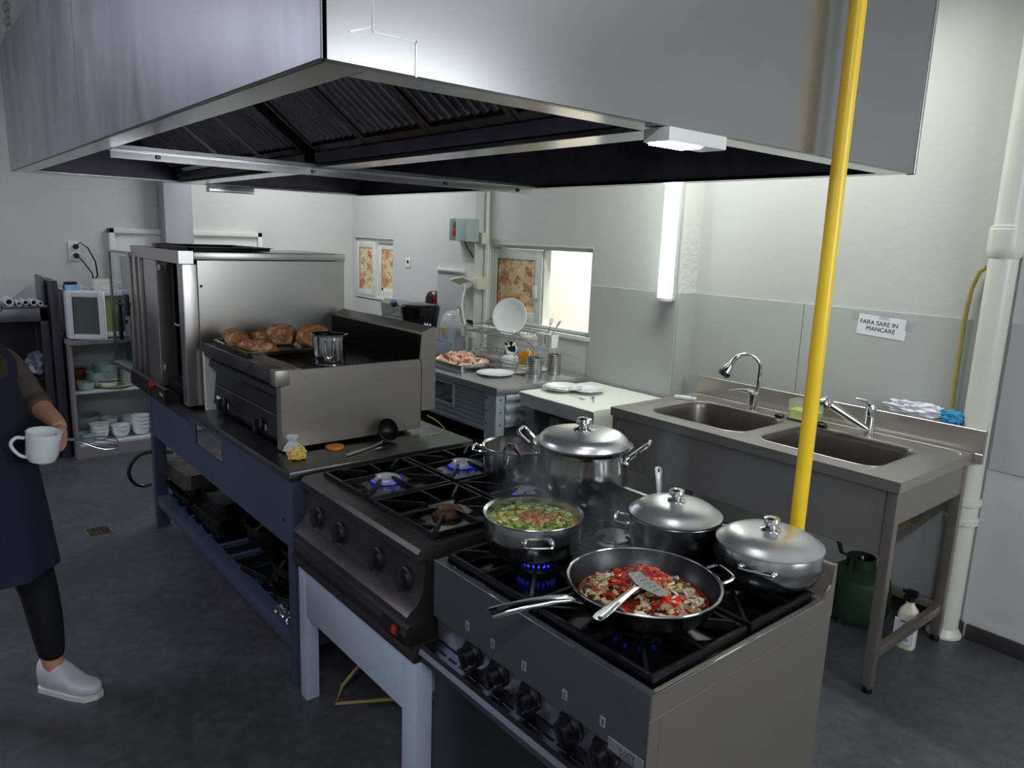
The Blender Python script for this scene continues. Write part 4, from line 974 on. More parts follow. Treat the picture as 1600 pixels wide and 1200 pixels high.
b = B().box((TX1-.012, TY0+.07, .60), (TX1-.006, TY1-.07, TZ-.036)).box((TX0+.006, TY0+.07, .60), (TX0+.012, TY1-.07, TZ-.036)).box((TX0+.055, TY1-.012, .70), (TX1-.055, TY1-.006, TZ-.036))
obj('side_apron', b, BLUE, tb)
obj('apron_bolt', B().lathe([(0, 0), (.006, 0), (.006, .004), (0, .004)], (-2.60, TY0+.004, .66), 10, RX(PI/2)), DARKST, tb)
b = B().box((TX0+.055, TY0+.005, .135), (TX1-.055, TY0+.065, .195), .003).box((TX0+.055, TY1-.065, .135), (TX1-.055, TY1-.005, .195), .003)
b.box((TX0+.01, TY0+.07, .135), (TX0+.06, TY1-.07, .195), .003).box((TX1-.06, TY0+.07, .135), (TX1-.01, TY1-.07, .195), .003)
obj('shelf_frame', b, BLUE, tb)
x = TX0+.16
while x < TX1-.1:
    obj('shelf_slat', B().box((x-.012, TY0+.065, .165), (x+.012, TY1-.065, .190), .002), BLUE, tb); x += .157
DARKSH = mat('dark_shelf_sheet', (.10, .105, .12), .4, .3)
obj('shelf_sheet', B().box((TX0+.06, TY0+.067, .155), (TX1-.06, TY1-.067, .164)), DARKSH, tb)
ZS = .196
# trays and pans on the shelf
TRAYM = mat('used_tray_metal', (.17, .165, .16), .30, .85, nscale=7, namp=.3, rvar=.1)
TRAYB = mat('aluminium_tray', (.45, .42, .38), .28, .85, nscale=7, namp=.2, rvar=.1)
def tray_mesh(w_, d, h, t=.003, r=.03, lipw=.012, flare=.015):
    b = B(); n = 5
    b.loft([rr(0, 0, w_-2*flare, d-2*flare, r, 0, n), rr(0, 0, w_-2*lipw, d-2*lipw, r, h-.002, n), rr(0, 0, w_, d, r, h-.002, n), rr(0, 0, w_, d, r, h, n), rr(0, 0, w_-2*lipw-2*t, d-2*lipw-2*t, r*.9, h, n), rr(0, 0, w_-2*flare-2*t, d-2*flare-2*t, r*.9, t, n)], True, True)
    return b
def tray(name, lab, cat, x, y, z, w_, d, h, m_, rz=0, flip=False, grp=None):
    b = tray_mesh(w_, d, h)
    M = TR(x, y, z) @ RZ(rz)
    if flip: M = M @ TR(0, 0, h) @ RX(PI)
    b.xf(M); o = obj(name, b, m_); tag(o, lab, cat, grp); return o
G = 'baking trays on the shelf under the work table'
tray('baking_tray', 'deep dark tray, lowest of the left stack under the blue table', 'tray', -4.26, 1.40, ZS, .42, .56, .045, TRAYM, 0, False, G)
tray('baking_tray', 'dark baking tray, second from the bottom of the left stack under the blue table', 'tray', -4.27, 1.38, ZS+.046, .41, .55, .04, TRAYM, .02, False, G)
tray('baking_tray', 'dark baking tray, third from the bottom of the left stack under the blue table', 'tray', -4.28, 1.40, ZS+.087, .40, .55, .045, TRAYM, -.02, True, G)
tray('roasting_tin', 'upturned aluminium tin, topmost of the left stack under the blue table', 'tray', -4.30, 1.37, ZS+.133, .44, .54, .075, TRAYB, .03, True, G)
tray('baking_tray', 'deep dark tray, lowest of the middle stack under the blue table', 'tray', -3.83, 1.43, ZS, .40, .60, .06, TRAYM, 0, True, G)
tray('baking_tray', 'dark baking tray in the middle of the middle stack under the blue table', 'tray', -3.83, 1.41, ZS+.061, .40, .60, .03, TRAYM, .01, True, G)
tray('roasting_tin', 'upturned dark tin, topmost of the middle stack under the blue table', 'tray', -3.87, 1.42, ZS+.092, .36, .52, .055, TRAYM, 0, True, G)
tray('baking_tray', 'pale aluminium tray seen through the cut out in the blue apron', 'tray', -4.05, 1.66, ZS+.21, .62, .34, .03, mat('pale_tray', (.66, .62, .55), .35, .6, namp=.1), .1, True, G)
def bowl_mesh(R_, h, rb=None, t=.003, z=0, n=40, lipw=.005):
    rb = rb or R_*.7; o_, i_ = [], []
    for k in range(7):
        q = k/6; o_.append((rb+(R_-rb)*math.sin(q*PI/2)**.8, z+(h-.002)*(1-math.cos(q*PI/2))**.85 if q else z))
    i_ = [(max(.002, r_-t), z_+t*.6) for r_, z_ in reversed(o_)]
    return B().lathe([(0, z)]+o_+[(R_+lipw, z+h-.001), (R_+lipw, z+h+.001)]+i_+[(0, z+t)], (0, 0, 0), n)
def round_pan(name, lab, cat, x, y, z, R_, h, rb=None, m_=TRAYM, grp=None):
    o = obj(name, bowl_mesh(R_, h, rb).xf(TR(x, y, z)), m_); tag(o, lab, cat, grp); return o
G2 = 'round pans on the shelf under the work table'
round_pan('round_tin', 'large round black tin left of the plates under the blue table', 'tin', -3.40, 1.40, ZS+.035, .20, .10, .16, TRAYM, G2)
round_pan('round_tin', 'smaller round tin nested in the large black tin under the blue table', 'tin', -3.37, 1.42, ZS+.075, .145, .075, .11, TRAYM, G2)
t = thing('steamer_basket', 'small star slotted dish in the nested round tins', 'basket', (-3.35, 1.42, ZS+.09))
b = bowl_mesh(.09, .05, .05).xf(TR(-3.35, 1.42, ZS+.09)); obj('dish', b, TRAYM, t)
round_pan('round_tin', 'flat black tin under the nested round tins', 'tin', -3.40, 1.42, ZS, .17, .034, .15, TRAYM, G2)
# tilted black oven racks
for i in range(4):
    b = B(); w_, d = .34, .42
    b.tube([(p[0], p[1], 0) for p in rr(0, 0, w_, d, .03)], .004, 6, True)
    for k in range(7):
        x = -w_/2+.03+k*(w_-.06)/6; b.tube([(x, -d/2, 0), (x, d/2, 0)], .002, 5)
    b.xf(TR(-3.12+.018*i, 1.34-.008*i, ZS+.010+.016*i) @ RZ(.30-.03*i) @ RX(.0))
    tag(obj('oven_rack', b, mat('black_rack_wire', (.16, .16, .165), .3, .7)), ['lowest black wire rack in the pile beside the stacked round pans', 'second black wire rack from the bottom of the pile', 'third black wire rack from the bottom of the pile', 'topmost black wire rack of the pile beside the stacked round pans'][i], 'rack', 'wire racks under the work table')
rn = random.Random(5)
names = ['lowest black round pan beside the right leg of the blue table', 'second round pan from the bottom of the stack at the right leg', 'wide steel rimmed round plate in the stack at the right leg', 'fourth round pan from the bottom of the stack at the right leg', 'deep round pan near the top of the stack at the right leg', 'small dark bowl, topmost of the stack at the right leg']
zz = ZS
for i, (R_, h, rb) in enumerate(((.15, .055, .13), (.17, .022, .15), (.175, .014, .15), (.155, .03, .13), (.15, .07, .115), (.11, .07, .07))):
    round_pan('round_pan', names[i], 'pan', -2.80+.006*i, 1.255-.004*i, zz, R_, h, rb, TRAYM, G2); zz += (h*.75 if i > 2 else h)+.004
b = B(); rn = random.Random(9)
b.sheet(lambda u, v: (-2.80+.2*u, 1.075+.05*v, ZS+.004+.018*abs(noise.noise(Vector((u*9, v*4, 3))))), 24, 8)
tag(obj('crumpled_foil', b, mat('foil', (.75, .77, .80), .2, .9, nscale=40, namp=.1, bump=.5, bscale=60)), 'crumpled plastic scrap on the shelf edge near the right leg', 'foil')
b = B().tube([(-4.44, 1.15, .45), (-4.50, 1.06, .455), (-4.53, 1.0, .44), (-4.535, .955, .40), (-4.53, .93, .34), (-4.525, .95, .28), (-4.52, 1.0, .25), (-4.515, 1.045, .255)], .010, 8, sm=5)
tag(obj('handle_loop', b, BLKPL), 'black looped cable sticking out beside the left leg of the blue table', 'cable')
# ================================================================ GRIDDLE
gx0, gx1, gy0, gy1, gz0, gz1 = -3.60, -2.735, 1.095, 1.765, .895, 1.213
t = thing('griddle', 'large countertop griddle with dark hot plate, two black knobs and sloped rear guard', 'griddle', (-3.17, 1.45, TZ))
b = B()
b.box((gx1-.006, gy0+.035, gz0), (gx1, gy1, gz1-.001), .002, 1)
b.box((gx1-.045, gy0+.02, gz0-.008), (gx1-.0005, gy0+.075, gz1-.062), .003, 1)
b.box((gx1-.05, gy0-.0, gz1-.062), (gx1+.0012, gy0+.06, gz1+.0005), .004, 2)
obj('right_side', b, STEELX, t)
obj('front_lip', B().box((gx0-.0, gy0, gz1-.06), (gx1-.051, gy0+.055, gz1), .006, 3), DARKST, t)
b = B().prism([(gy0+.045, gz1-.06), (gy0+.02, gz1-.085), (gy0+.016, gz1-.105), (gy0+.03, gz1-.125), (gy0+.05, gz1-.135), (gy0+.035, gz0+.05), (gy0+.03, gz0+.03), (gy0+.05, gz0), (gy1-.02, gz0), (gy1-.02, gz1-.06)], 'x', gx0+.02, gx1-.046)
obj('control_panel', b, mat('black_control_panel', (.15, .15, .155), .32, .6, nscale=5, namp=.15, rvar=.08), t, ang=24)
b = B().box((gx0+.05, gy0+.0335, gz0+.118), (gx1-.05, gy0+.036, gz0+.121)); obj('panel_line', b, STEEL, t)
for x in (-3.43, -2.98):
    kb = knob(t, x, gy0+.032, .943, .027, PI/2, BLKPL, .2)
    obj('knob_mark', B().box((x+.045, gy0+.030, .93), (x+.062, gy0+.034, .955), .001, 1), LABM, t)
obj('warning_label', B().box((-3.53, gy0+.030, .93), (-3.48, gy0+.034, .965)), PAPER, t)
b = B().box((gx0, gy0+.056, gz1-.012), (gx1-.007, gy0+.075, gz1), .001).box((gx0, gy0+.083, gz1-.012), (gx1-.007, gy0+.115, gz1), .001).box((gx0, gy0+.115, gz1-.012), (gx0+.02, gy1, gz1), .001)
obj('top_rim', b, STEELX, t)
obj('hot_plate', B().box((gx0+.02, gy0+.115, gz1-.03), (gx1-.007, gy1, gz1-.012)), mat('griddle_plate', (.05, .05, .055), .3, .5, nscale=9, namp=.4, rvar=.12), t)
b = B()
for i in range(24): b.box((gx0+.06+i*.033, gy0+.13, gz1-.012), (gx0+.072+i*.033, gy1-.02, gz1-.009))
obj('plate_ribs', b, mat('griddle_plate', (0, 0, 0)), t)
obj('grease_slot', B().box((gx0+.01, gy0+.075, gz1-.02), (gx1-.008, gy0+.083, gz1-.014)), BLKPL, t)
# rear guard: wedge topped splash back
b = B().prism([(gy1-.01, gz1-.012), (gy1+.0, 1.325), (gy1+.002, 1.33), (gy1+.062, 1.352), (gy1+.075, 1.345), (gy1+.075, .975), (gy1+.002, .975), (gy1+.002, gz1-.012)], 'x', gx0, gx1)
obj('rear_guard', b, STEELX, t)
obj('guard_inner', B().box((gx0+.01, gy1-.013, gz1-.011), (gx1-.008, gy1-.0105, 1.322)), mat('sooty_guard', (.13, .125, .12), .3, .7, nscale=5, namp=.3), t)
for (x, y) in ((gx0+.06, gy0+.12), (gx1-.06, gy0+.12), (gx0+.06, gy1-.06), (gx1-.06, gy1-.06)):
    obj('foot', B().lathe([(0, TZ), (.022, TZ), (.02, gz0), (0, gz0)], (x, y, 0), 14), BLKPL, t)
tag(obj('white_board', B().box((-3.635, 1.10, TZ), (-3.607, 1.60, 1.165), .003), WHPL), 'white cutting board standing between oven and griddle', 'cutting board')
# bread tray
o = tray('bread_tray', 'aluminium baking tray of bread lying on the griddle', 'tray', -3.335, 1.33, gz1+.001, .46, .42, .018, TRAYB, -.02)
zb = gz1+.005
def loaf(lab, x, y, L_, W_, H_, rz, seed, round_=False, name='bread_loaf'):
    b = B().blob((0, 0, H_*.46), (L_/2, W_/2, H_*.56), .16, 2.2, 4, seed, None, .85)
    for v in b.bm.verts:
        v.co.z += .006*noise.noise(Vector((v.co.x*40, v.co.y*40, seed)))
        if v.co.z < 0.002: v.co.z = 0.002
    b.xf(TR(x, y, zb) @ RZ(rz))
    return tag(obj(name, b, BREAD, ang=60), lab, 'bread', 'bread on the griddle tray')
loaf('long bread loaf at the front left of the tray on the griddle', -3.41, 1.185, .25, .095, .075, -.10, 2)
loaf('smoother long bread loaf at the front right of the tray, beside the steel pot', -3.20, 1.21, .21, .075, .052, .45, 5)
loaf('round bread loaf in the middle of the tray on the griddle', -3.37, 1.385, .15, .13, .095, .2, 8)
loaf('round bread loaf at the back right of the tray, behind the steel pot', -3.25, 1.49, .15, .13, .098, .5, 12)
loaf('dark bread loaf at the back left of the tray', -3.50, 1.36, .15, .11, .05, .1, 15)
# steel pot standing on the griddle
c = (-2.835, 1.37); zq = gz1-.0085
t = thing('small_pot', 'tall straight steel pot with a wire loop handle standing on the griddle', 'pot', (*c, zq))
R_ = .068; h = .127
obj('body', B().lathe([(0, zq), (R_*.96, zq), (R_, zq+.005), (R_*.985, zq+.012), (R_*1.0, zq+.016), (R_, zq+h-.006), (R_+.010, zq+h), (R_+.010, zq+h+.002), (R_-.003, zq+h-.004), (R_-.003, zq+.02), (0, zq+.006)], (*c, 0), 48), steel('shiny_pot_steel', .72, .14, (1, 1, 8)), t)
a = math.atan2(-1.37, 2.835)+.03; u = Vector((math.cos(a), math.sin(a), 0)); v = Vector((-u.y, u.x, 0)); C_ = Vector((*c, 0))
P = [(R_-.002, -.017, h-.02), (R_+.016, -.017, h-.024), (R_+.020, -.016, h-.05), (R_+.018, -.013, h-.078), (R_+.016, 0, h-.090), (R_+.018, .013, h-.078), (R_+.020, .016, h-.05), (R_+.016, .017, h-.024), (R_-.002, .017, h-.02)]
obj('handle', B().tube([C_+u*p[0]+v*p[1]+Vector((0, 0, zq+p[2])) for p in P], .0032, 8, sm=4), CHROME, t)
# things on the table corner
t = thing('plastic_bag', 'small knotted clear bag of yellow grated food on the blue table corner', 'bag', (-2.655, 1.13, TZ))
BAGY = mat('yellow_food', (.86, .74, .36), .5, 0, nscale=30, namp=.15, bump=.6, bscale=50, bdist=.008)
b = B().blob((-2.645, 1.135, TZ+.026), (.045, .035, .030), .35, 3, 4, 4)
for v_ in b.bm.verts: v_.co.z = max(v_.co.z, TZ+.001)
obj('contents', b, BAGY, t)
b = B()
b.loft([[(-2.655+k*math.cos(a_)*(1+.25*math.sin(a_*5)), 1.125+k*.8*math.sin(a_)*(1+.25*math.cos(a_*4)), z) for a_ in [2*PI*i/20 for i in range(20)]] for z, k in ((TZ+.036, .040), (TZ+.052, .034), (TZ+.066, .020), (TZ+.072, .012), (TZ+.082, .022), (TZ+.092, .026))])
obj('knotted_film', b, mat('clear_bag_film', (.88, .90, .92), .12, 0, namp=0, alpha=.55, bump=.8, bscale=60), t)
tag(obj('orange_slice', B().lathe([(0, 0), (.036, 0), (.038, .004), (.038, .009), (.03, .012), (0, .010)], (-2.70, 1.325, TZ), 24), mat('toasted_orange', (.80, .52, .22), .6, 0, nscale=40, namp=.25)), 'small round orange toasted biscuit half under the griddle edge', 'biscuit')
t = thing('ladle', 'black bowled ladle leaning on the griddle side, its steel handle on the table', 'ladle', (-2.665, 1.54, TZ))
M = TR(-2.672, 1.56, TZ+.052) @ RY(math.radians(62)) @ RZ(0)
obj('bowl', B().lathe([(0, -.045), (.022, -.040), (.040, -.024), (.048, 0), (.050, .001), (.0495, .003), (.046, .001), (.038, -.021), (.02, -.037), (0, -.042)], (0, 0, 0), 32).xf(M), BLKPL, t)
P = [(-2.655, 1.525, TZ+.022), (-2.635, 1.50, TZ+.012), (-2.61, 1.44, TZ+.008), (-2.585, 1.37, TZ+.007), (-2.565, 1.31, TZ+.006)]
b = B(); rings = []
for i, p in enumerate(P):
    p = Vector(p); q = Vector((.9, .35, 0)); w_ = (.004, .005, .006, .008, .010)[i]
    rings.append([p+q*w_+Vector((0, 0, .002)), p-q*w_+Vector((0, 0, .002)), p-q*w_-Vector((0, 0, .002)), p+q*w_-Vector((0, 0, .002))])
b.loft(rings, True, True); obj('handle', b, POLISH, t)
tag(obj('earth_wire', B().tube([(-2.70, 1.775, .96), (-2.67, 1.81, .935), (-2.655, 1.84, .90), (-2.655, 1.80, TZ+.004), (-2.66, 1.74, TZ+.003)], .0022, 6), mat('yellow_green_wire', (.65, .72, .2), .4)), 'thin yellow green earth wire behind the griddle', 'wire')
# ================================================================ OVEN
ox0, ox1, oy0, oy1, oz0, oz1 = -4.50, -3.655, 1.03, 1.86, .905, 1.635
t = thing('convection_oven', 'large stainless convection oven with its glass door swung open', 'oven', (-4.06, 1.45, TZ))
OVS = steel('oven_steel', .70, .28, (.8, .8, 1.5), tint=(1, .985, .96), namp=.02, rvar=0, nscale=2, mt=.88)
b = B().box((ox1-.01, oy0+.07, oz0-.01), (ox1, oy1, oz1-.038), .002, 1).box((ox0, oy1-.01, oz0), (ox1-.011, oy1, oz1-.04)).box((ox0, oy0+.07, oz0), (ox0+.01, oy1-.011, oz1-.04)).box((ox0+.011, oy0+.07, oz0), (ox1-.011, oy1-.011, oz0+.012))
obj('casing', b, OVS, t)
b = B().box((ox0-.005, oy0+.055, oz1-.036), (ox1+.004, oy1+.005, oz1), .003)
obj('top_panel', b, OVS, t)
b = B().prism([(oy0-.012, oz1-.055), (oy0-.012, oz1+.004), (oy0+.054, oz1+.004), (oy0+.054, oz1-.055)], 'x', ox0-.05, ox1+.005)
obj('front_visor', b, OVS, t)
b = B().box((ox1-.075, oy0, oz0-.01), (ox1+.001, oy0+.069, oz1-.056), .006, 3)
b.box((ox0+.24, oy0-.02, oz0+.03), (ox0+.475, oy0+.069, oz1-.056), .006, 3).box((ox0, oy0, oz0-.01), (ox0+.235, oy0+.069, oz1-.056), .006, 3)
obj('front_frame', b, OVS, t)
b = B().box((ox0+.236, oy0+.01, oz0-.01), (ox1-.076, oy0+.069, oz0+.075), .002)
obj('control_strip', b, mat('dark_control_strip', (.13, .13, .14), .3, .5), t)
CAV = mat('oven_cavity', (.06, .06, .062), .35, .6, nscale=6, namp=.3)
b = B().box((ox0+.477, oy0+.06, oz0+.076), (ox0+.486, oy1-.15, oz1-.06)).box((ox1-.085, oy0+.06, oz0+.076), (ox1-.076, oy1-.15, oz1-.06)).box((ox0+.486, oy1-.16, oz0+.076), (ox1-.085, oy1-.15, oz1-.06)).box((ox0+.486, oy0+.06, oz0+.076), (ox1-.085, oy1-.16, oz0+.085)).box((ox0+.486, oy0+.06, oz1-.069), (ox1-.085, oy1-.16, oz1-.06))
cv = obj('cavity', b, CAV, t)
b = B()
for z in (1.05, 1.16, 1.27, 1.38, 1.49):
    b.tube([(ox0+.50, oy0+.09, z), (ox0+.50, oy1-.18, z)], .004, 6).tube([(ox1-.10, oy0+.09, z), (ox1-.10, oy1-.18, z)], .004, 6)
obj('shelf_runners', b, DARKST, cv)
obj('latch_pin', B().tube([(ox1-.13, oy0-.005, 1.285), (ox1-.08, oy0-.01, 1.285), (ox1-.05, oy0+.0, 1.285)], .006, 8), CHROME, t)
# drip shelf and red switch at the foot
b = B().prism([(.955, .885), (.96, .96), (.975, .965), (oy0-.001, .93), (oy0-.001, .885)], 'x', ox0+.05, ox1-.13)
obj('drip_shelf', b, mat('dark_brown_steel', (.24, .22, .21), .35, .7), t)
obj('red_switch', B().lathe([(0, 0), (.017, 0), (.015, .018), (0, .02)], (-3.98, .958, .955), 16, RX(PI/2)), RED, t)
b = B().text('CONVECT', .018, TR(0, 0, 0), .0004)
b.bm.clear()
for i in range(5): b.box((-3.86+i*.012, .954, .925), (-3.852+i*.012, .9565, .940))
obj('marking', b, LABM, t)
for (x, y) in ((ox0+.06, oy0+.1), (ox1-.06, oy0+.1), (ox0+.06, oy1-.08), (ox1-.06, oy1-.08)):
    obj('foot', B().lathe([(0, TZ), (.025, TZ), (.022, oz0), (0, oz0)], (x, y, 0), 14), BLKPL, t)
obj('side_hole', B().lathe([(0, 0), (.007, 0), (.007, .001), (0, .001)], (ox1, oy0+.085, 1.475), 12, RY(PI/2)), INK, t)
# swung open door: frame, two glass panes, handle bar. hinge at the left front edge
hx, hy = ox0-.02, oy0-.005
ang = math.radians(180+3)
M = TR(hx, hy, 0) @ RZ(ang)
dz0, dz1, dw = .90, 1.60, .47
b = B().box((.0, -.028, dz0), (.05, .028, dz1), .004).box((dw-.012, -.006, dz0), (dw, .006, dz1), .002, 1).box((.05, -.02, dz0), (dw-.012, .02, dz0+.03), .002, 1).box((.05, -.015, dz1-.012), (dw-.012, .015, dz1), .002, 1).xf(M)
dr = obj('door', b, OVS, t)
obj('door_glass', B().box((.05, .012, dz0+.03), (dw-.012, .016, dz1-.012)).xf(M), mat('smoky_glass', (.80, .82, .84), .03, 0, namp=0, trans=1, ior=1.05), dr)
obj('inner_glass', B().box((.06, -.018, dz0+.05), (dw-.16, -.015, dz1-.03)).xf(M), mat('smoky_glass', (0, 0, 0)), dr)
b = B().tube([(.02, .04, 1.31), (.07, .055, 1.31), (.15, .055, 1.31)], .012, 10).tube([(.0, .05, 1.37), (.0, .05, 1.25)], .014, 10).box((.11, .045, 1.10), (.135, .065, 1.33), .005).xf(M)
obj('door_handle', b, mat('handle_black_chrome', (.25, .25, .27), .2, .9), dr)
b = B().box((ox0+.01, oy0-.022, .92), (ox0+.06, oy0-.002, 1.59), .003).box((ox0+.12, oy0-.018, .92), (ox0+.15, oy0-.002, 1.59), .003)
obj('hinge_post', b, OVS, t)
for z in (1.53, 1.02): obj('hinge_lug', B().box((ox0+.475, oy0-.01, z), (ox0+.51, oy0+.004, z+.03), .003), STEEL, t)
o = tray('flat_tray', 'black flat baking tray lying on top of the oven', 'tray', -3.98, 1.27, oz1+.005, .62, .44, .018, TRAYM, .0)
tag(obj('coloured_box', B().box((-4.52, 1.12, oz1+.001), (-4.42, 1.20, oz1+.022), .002), mat('orange_red_box', (.75, .45, .25), .5, 0, nscale=30, namp=.4)), 'small orange box on the rear left of the oven top', 'box')
# ================================================================ SINK
sx0, sx1, sy0, sy1, sz = -2.565, -1.085, 2.835, 3.575, .90
t = thing('double_sink', 'long stainless steel double bowl sink unit against the back wall', 'sink', ((sx0+sx1)/2, 3.2, 0))
b1 = (-2.135, 3.165); b2 = (-1.505, 3.165); bw, bd_ = .545, .45
outer = [(sx0, sy0), (sx1, sy0), (sx1, sy1), (sx0, sy1)]
h1 = rr(*b1, bw, bd_, .085, None, 8); h2 = rr(*b2, bw, bd_, .085, None, 8)
b = B().plate(outer, [h1, h2], sz-.012, sz)
b.box((sx0, sy0, sz-.045), (sx1, sy0+.012, sz-.012), .002, 1).box((sx1-.012, sy0+.012, sz-.045), (sx1, sy1, sz-.012), .002, 1).box((sx0, sy0+.012, sz-.045), (sx0+.012, sy1, sz-.012), .002, 1)
obj('sink_top', b, SINKST, t)
b = B().box((sx0, sy1-.006, sz), (sx1+.035, sy1+.012, sz+.105), .002, 1).box((sx1+.0005, sy1-.01, sz-.045), (sx1+.035, sy1+.012, sz), .002, 1)
obj('backsplash', b, SINKST, t)
for cx, cy in (b1, b2):
    rg = []
    for (k, r, z) in ((0, .085, sz-.001), (.006, .08, sz-.008), (.012, .08, sz-.03), (.016, .08, sz-.24), (.04, .07, sz-.265), (.30, .04, sz-.275)):
        rg.append(rr(cx, cy, bw-2*k*.8, bd_-2*k*.8 if k < .2 else bd_-.3, r, z, 8))
    b = B().loft(rg, False, True)
    bs = obj('basin', b, steel('darkened_basin_steel', .50, .34, (1, 1, 1), tint=(1, .97, .94), mt=.92), t)  # darker copy of the sink steel, the bowls' dark reflections put into its colour
    obj('drain', B().lathe([(.0, sz-.272), (.04, sz-.272), (.045, sz-.269), (.045, sz-.2745), (0, sz-.2745)], (cx, cy, 0), 24), DARKST, bs)
# raised rim lines and the pressed border
b = B()
for (cx, cy) in (b1, b2):
    pts = rr(cx, cy, bw+.014, bd_+.014, .092, sz+.0005, 8); b.tube(pts, .003, 6, True)
obj('basin_rim', b, SINKST, t)
b = B().tube([(sx0+.03, sy0+.10, sz+.001), (sx0+.03, sy1-.10, sz+.001), (sx0+.05, sy1-.06, sz+.001), (sx0+.10, sy1-.05, sz+.001), (sx1-.10, sy1-.05, sz+.001), (sx1-.05, sy1-.06, sz+.001), (sx1-.03, sy1-.08, sz+.001)], .005, 6)
obj('pressed_border', b, SINKST, t)
obj('front_apron', B().box((sx0+.045, sy0+.022, .585), (sx1-.055, sy0+.032, sz-.012), .002, 1), SINKST, t)
obj('side_apron', B().box((sx1-.022, sy0+.065, .715), (sx1-.014, sy1-.05, sz-.012), .001, 1), STEELX, t)
LEGM = steel('sink_leg_steel', .60, .34, (2, 2, 10), tint=(1, .96, .92), mt=.75)
for (x, y) in ((sx0+.005, sy0+.015), (sx1-.05, sy0+.015), (sx0+.005, sy1-.055), (sx1-.05, sy1-.055)):
    lg = obj('leg', B().box((x, y, .03), (x+.04, y+.04, sz-.012), .003), LEGM, t)
    obj('foot', B().lathe([(0, 0), (.020, 0), (.020, .022), (.013, .03), (0, .03)], (x+.02, y+.02, 0), 14), BLKPL, lg)
for x in (sx0+.01, sx1-.045):
    obj('low_rail', B().box((x, sy0+.055, .145), (x+.03, sy1-.055, .185), .003), LEGM, t)
obj('low_rail', B().box((sx0+.045, sy1-.05, .145), (sx1-.05, sy1-.02, .185), .003), LEGM, t)
# left tap: gooseneck with side lever
tx, ty = -2.12, 3.455
t = thing('gooseneck_tap', 'chrome gooseneck tap with a black tipped spray head over the left bowl', 'tap', (tx, ty, sz))
obj('base', B().lathe([(0, sz), (.028, sz), (.026, sz+.015), (.024, sz+.06), (.026, sz+.085), (.014, sz+.10), (0, sz+.10)], (tx, ty, 0), 24), CHROME, t)
def arc(x0, z0, r, n=14, a0=0, a1=PI):
    return [(x0-r+r*math.cos(a0+(a1-a0)*i/n), z0+r*math.sin(a0+(a1-a0)*i/n)) for i in range(n+1)]
P = [(tx+.01, ty+.015, sz+.05), (tx+.014, ty+.018, sz+.12), (tx+.015, ty+.018, sz+.20)]
ax0 = tx+.015
dirv = Vector((-.72, -.69, 0)).normalized()
for i in range(1, 15):
    a_ = PI*.86*i/14; d = .075*(1-math.cos(a_)); z = sz+.22+.075*math.sin(a_)
    P.append((ax0+dirv.x*d, ty+.018+dirv.y*d, z))
e0 = Vector(P[-1]); dd = (Vector(P[-1])-Vector(P[-2])).normalized(); e1 = e0+dd*.03
P.append(tuple(e1))
obj('spout', B().tube(P, .0130, 12), CHROME, t)
q = dd.to_track_quat('Z', 'Y').to_matrix().to_4x4(); q.translation = e1
obj('spray_head', B().lathe([(0, -.012), (.018, -.012), (.026, .008), (.031, .035), (0, .035)], (0, 0, 0), 24).xf(q), CHROME, t)
obj('spray_ring', B().lathe([(0, .035), (.032, .035), (.033, .050), (.026, .060), (0, .060)], (0, 0, 0), 24).xf(q), BLKPL, t)
b = B(); rings = []
for (d, w_, z, h) in ((-.005, .018, sz+.092, .016), (.02, .022, sz+.100, .014), (.07, .020, sz+.102, .009), (.125, .011, sz+.092, .005)):
    c_ = Vector((tx, ty, z))+Vector((-.80, -.6, 0))*d; v = Vector((-.6, .8, 0))
    rings.append([c_+v*w_*math.cos(a_)+Vector((0, 0, h*math.sin(a_))) for a_ in [2*PI*k/12 for k in range(12)]])
obj('lever', B().loft(rings, True, True), CHROME, t)
# right tap with pull out spray, leaning to the left
tx, ty = -1.50, 3.455
t = thing('mixer_tap', 'chrome mixer tap with its spray spout leaning out over the right bowl', 'tap', (tx, ty, sz))
obj('base', B().lathe([(0, sz), (.027, sz), (.025, sz+.01), (.023, sz+.09), (.025, sz+.13), (.018, sz+.15), (0, sz+.155)], (tx, ty, 0), 24), CHROME, t)
obj('lever', B().tube([(tx, ty, sz+.145), (tx-.02, ty-.015, sz+.165), (tx-.06, ty-.03, sz+.17)], [.012, .010, .005], 10), CHROME, t)
A_ = Vector((tx, ty-.01, sz+.03)); E_ = Vector((tx-.155, ty-.13, sz+.145))
obj('spout', B().tube([A_, A_.lerp(E_, .4), A_.lerp(E_, .8), E_], [.016, .018, .021, .022], 12), CHROME, t)
obj('spout_groove', B().tube([A_.lerp(E_, .15)+Vector((0, -.014, .003)), A_.lerp(E_, .8)+Vector((0, -.018, .004))], .003, 6), BLKPL, t)
q = Vector((-.35, -.5, -.8)).normalized().to_track_quat('Z', 'Y').to_matrix().to_4x4(); q.translation = E_
obj('spray_head', B().lathe([(0, -.024), (.020, -.022), (.031, -.005), (.033, .012), (.028, .022), (0, .022)], (0, 0, 0), 24).xf(q), CHROME, t)
b = B()
for k in range(7):
    a_ = 2*PI*k/6; r_ = .017 if k < 6 else 0
    b.lathe([(0, .021), (.004, .021), (.003, .025), (0, .025)], (0, 0, 0), 8, TR(r_*math.cos(a_), r_*math.sin(a_), 0))
b.xf(q); obj('nozzles', b, BLKPL, t)
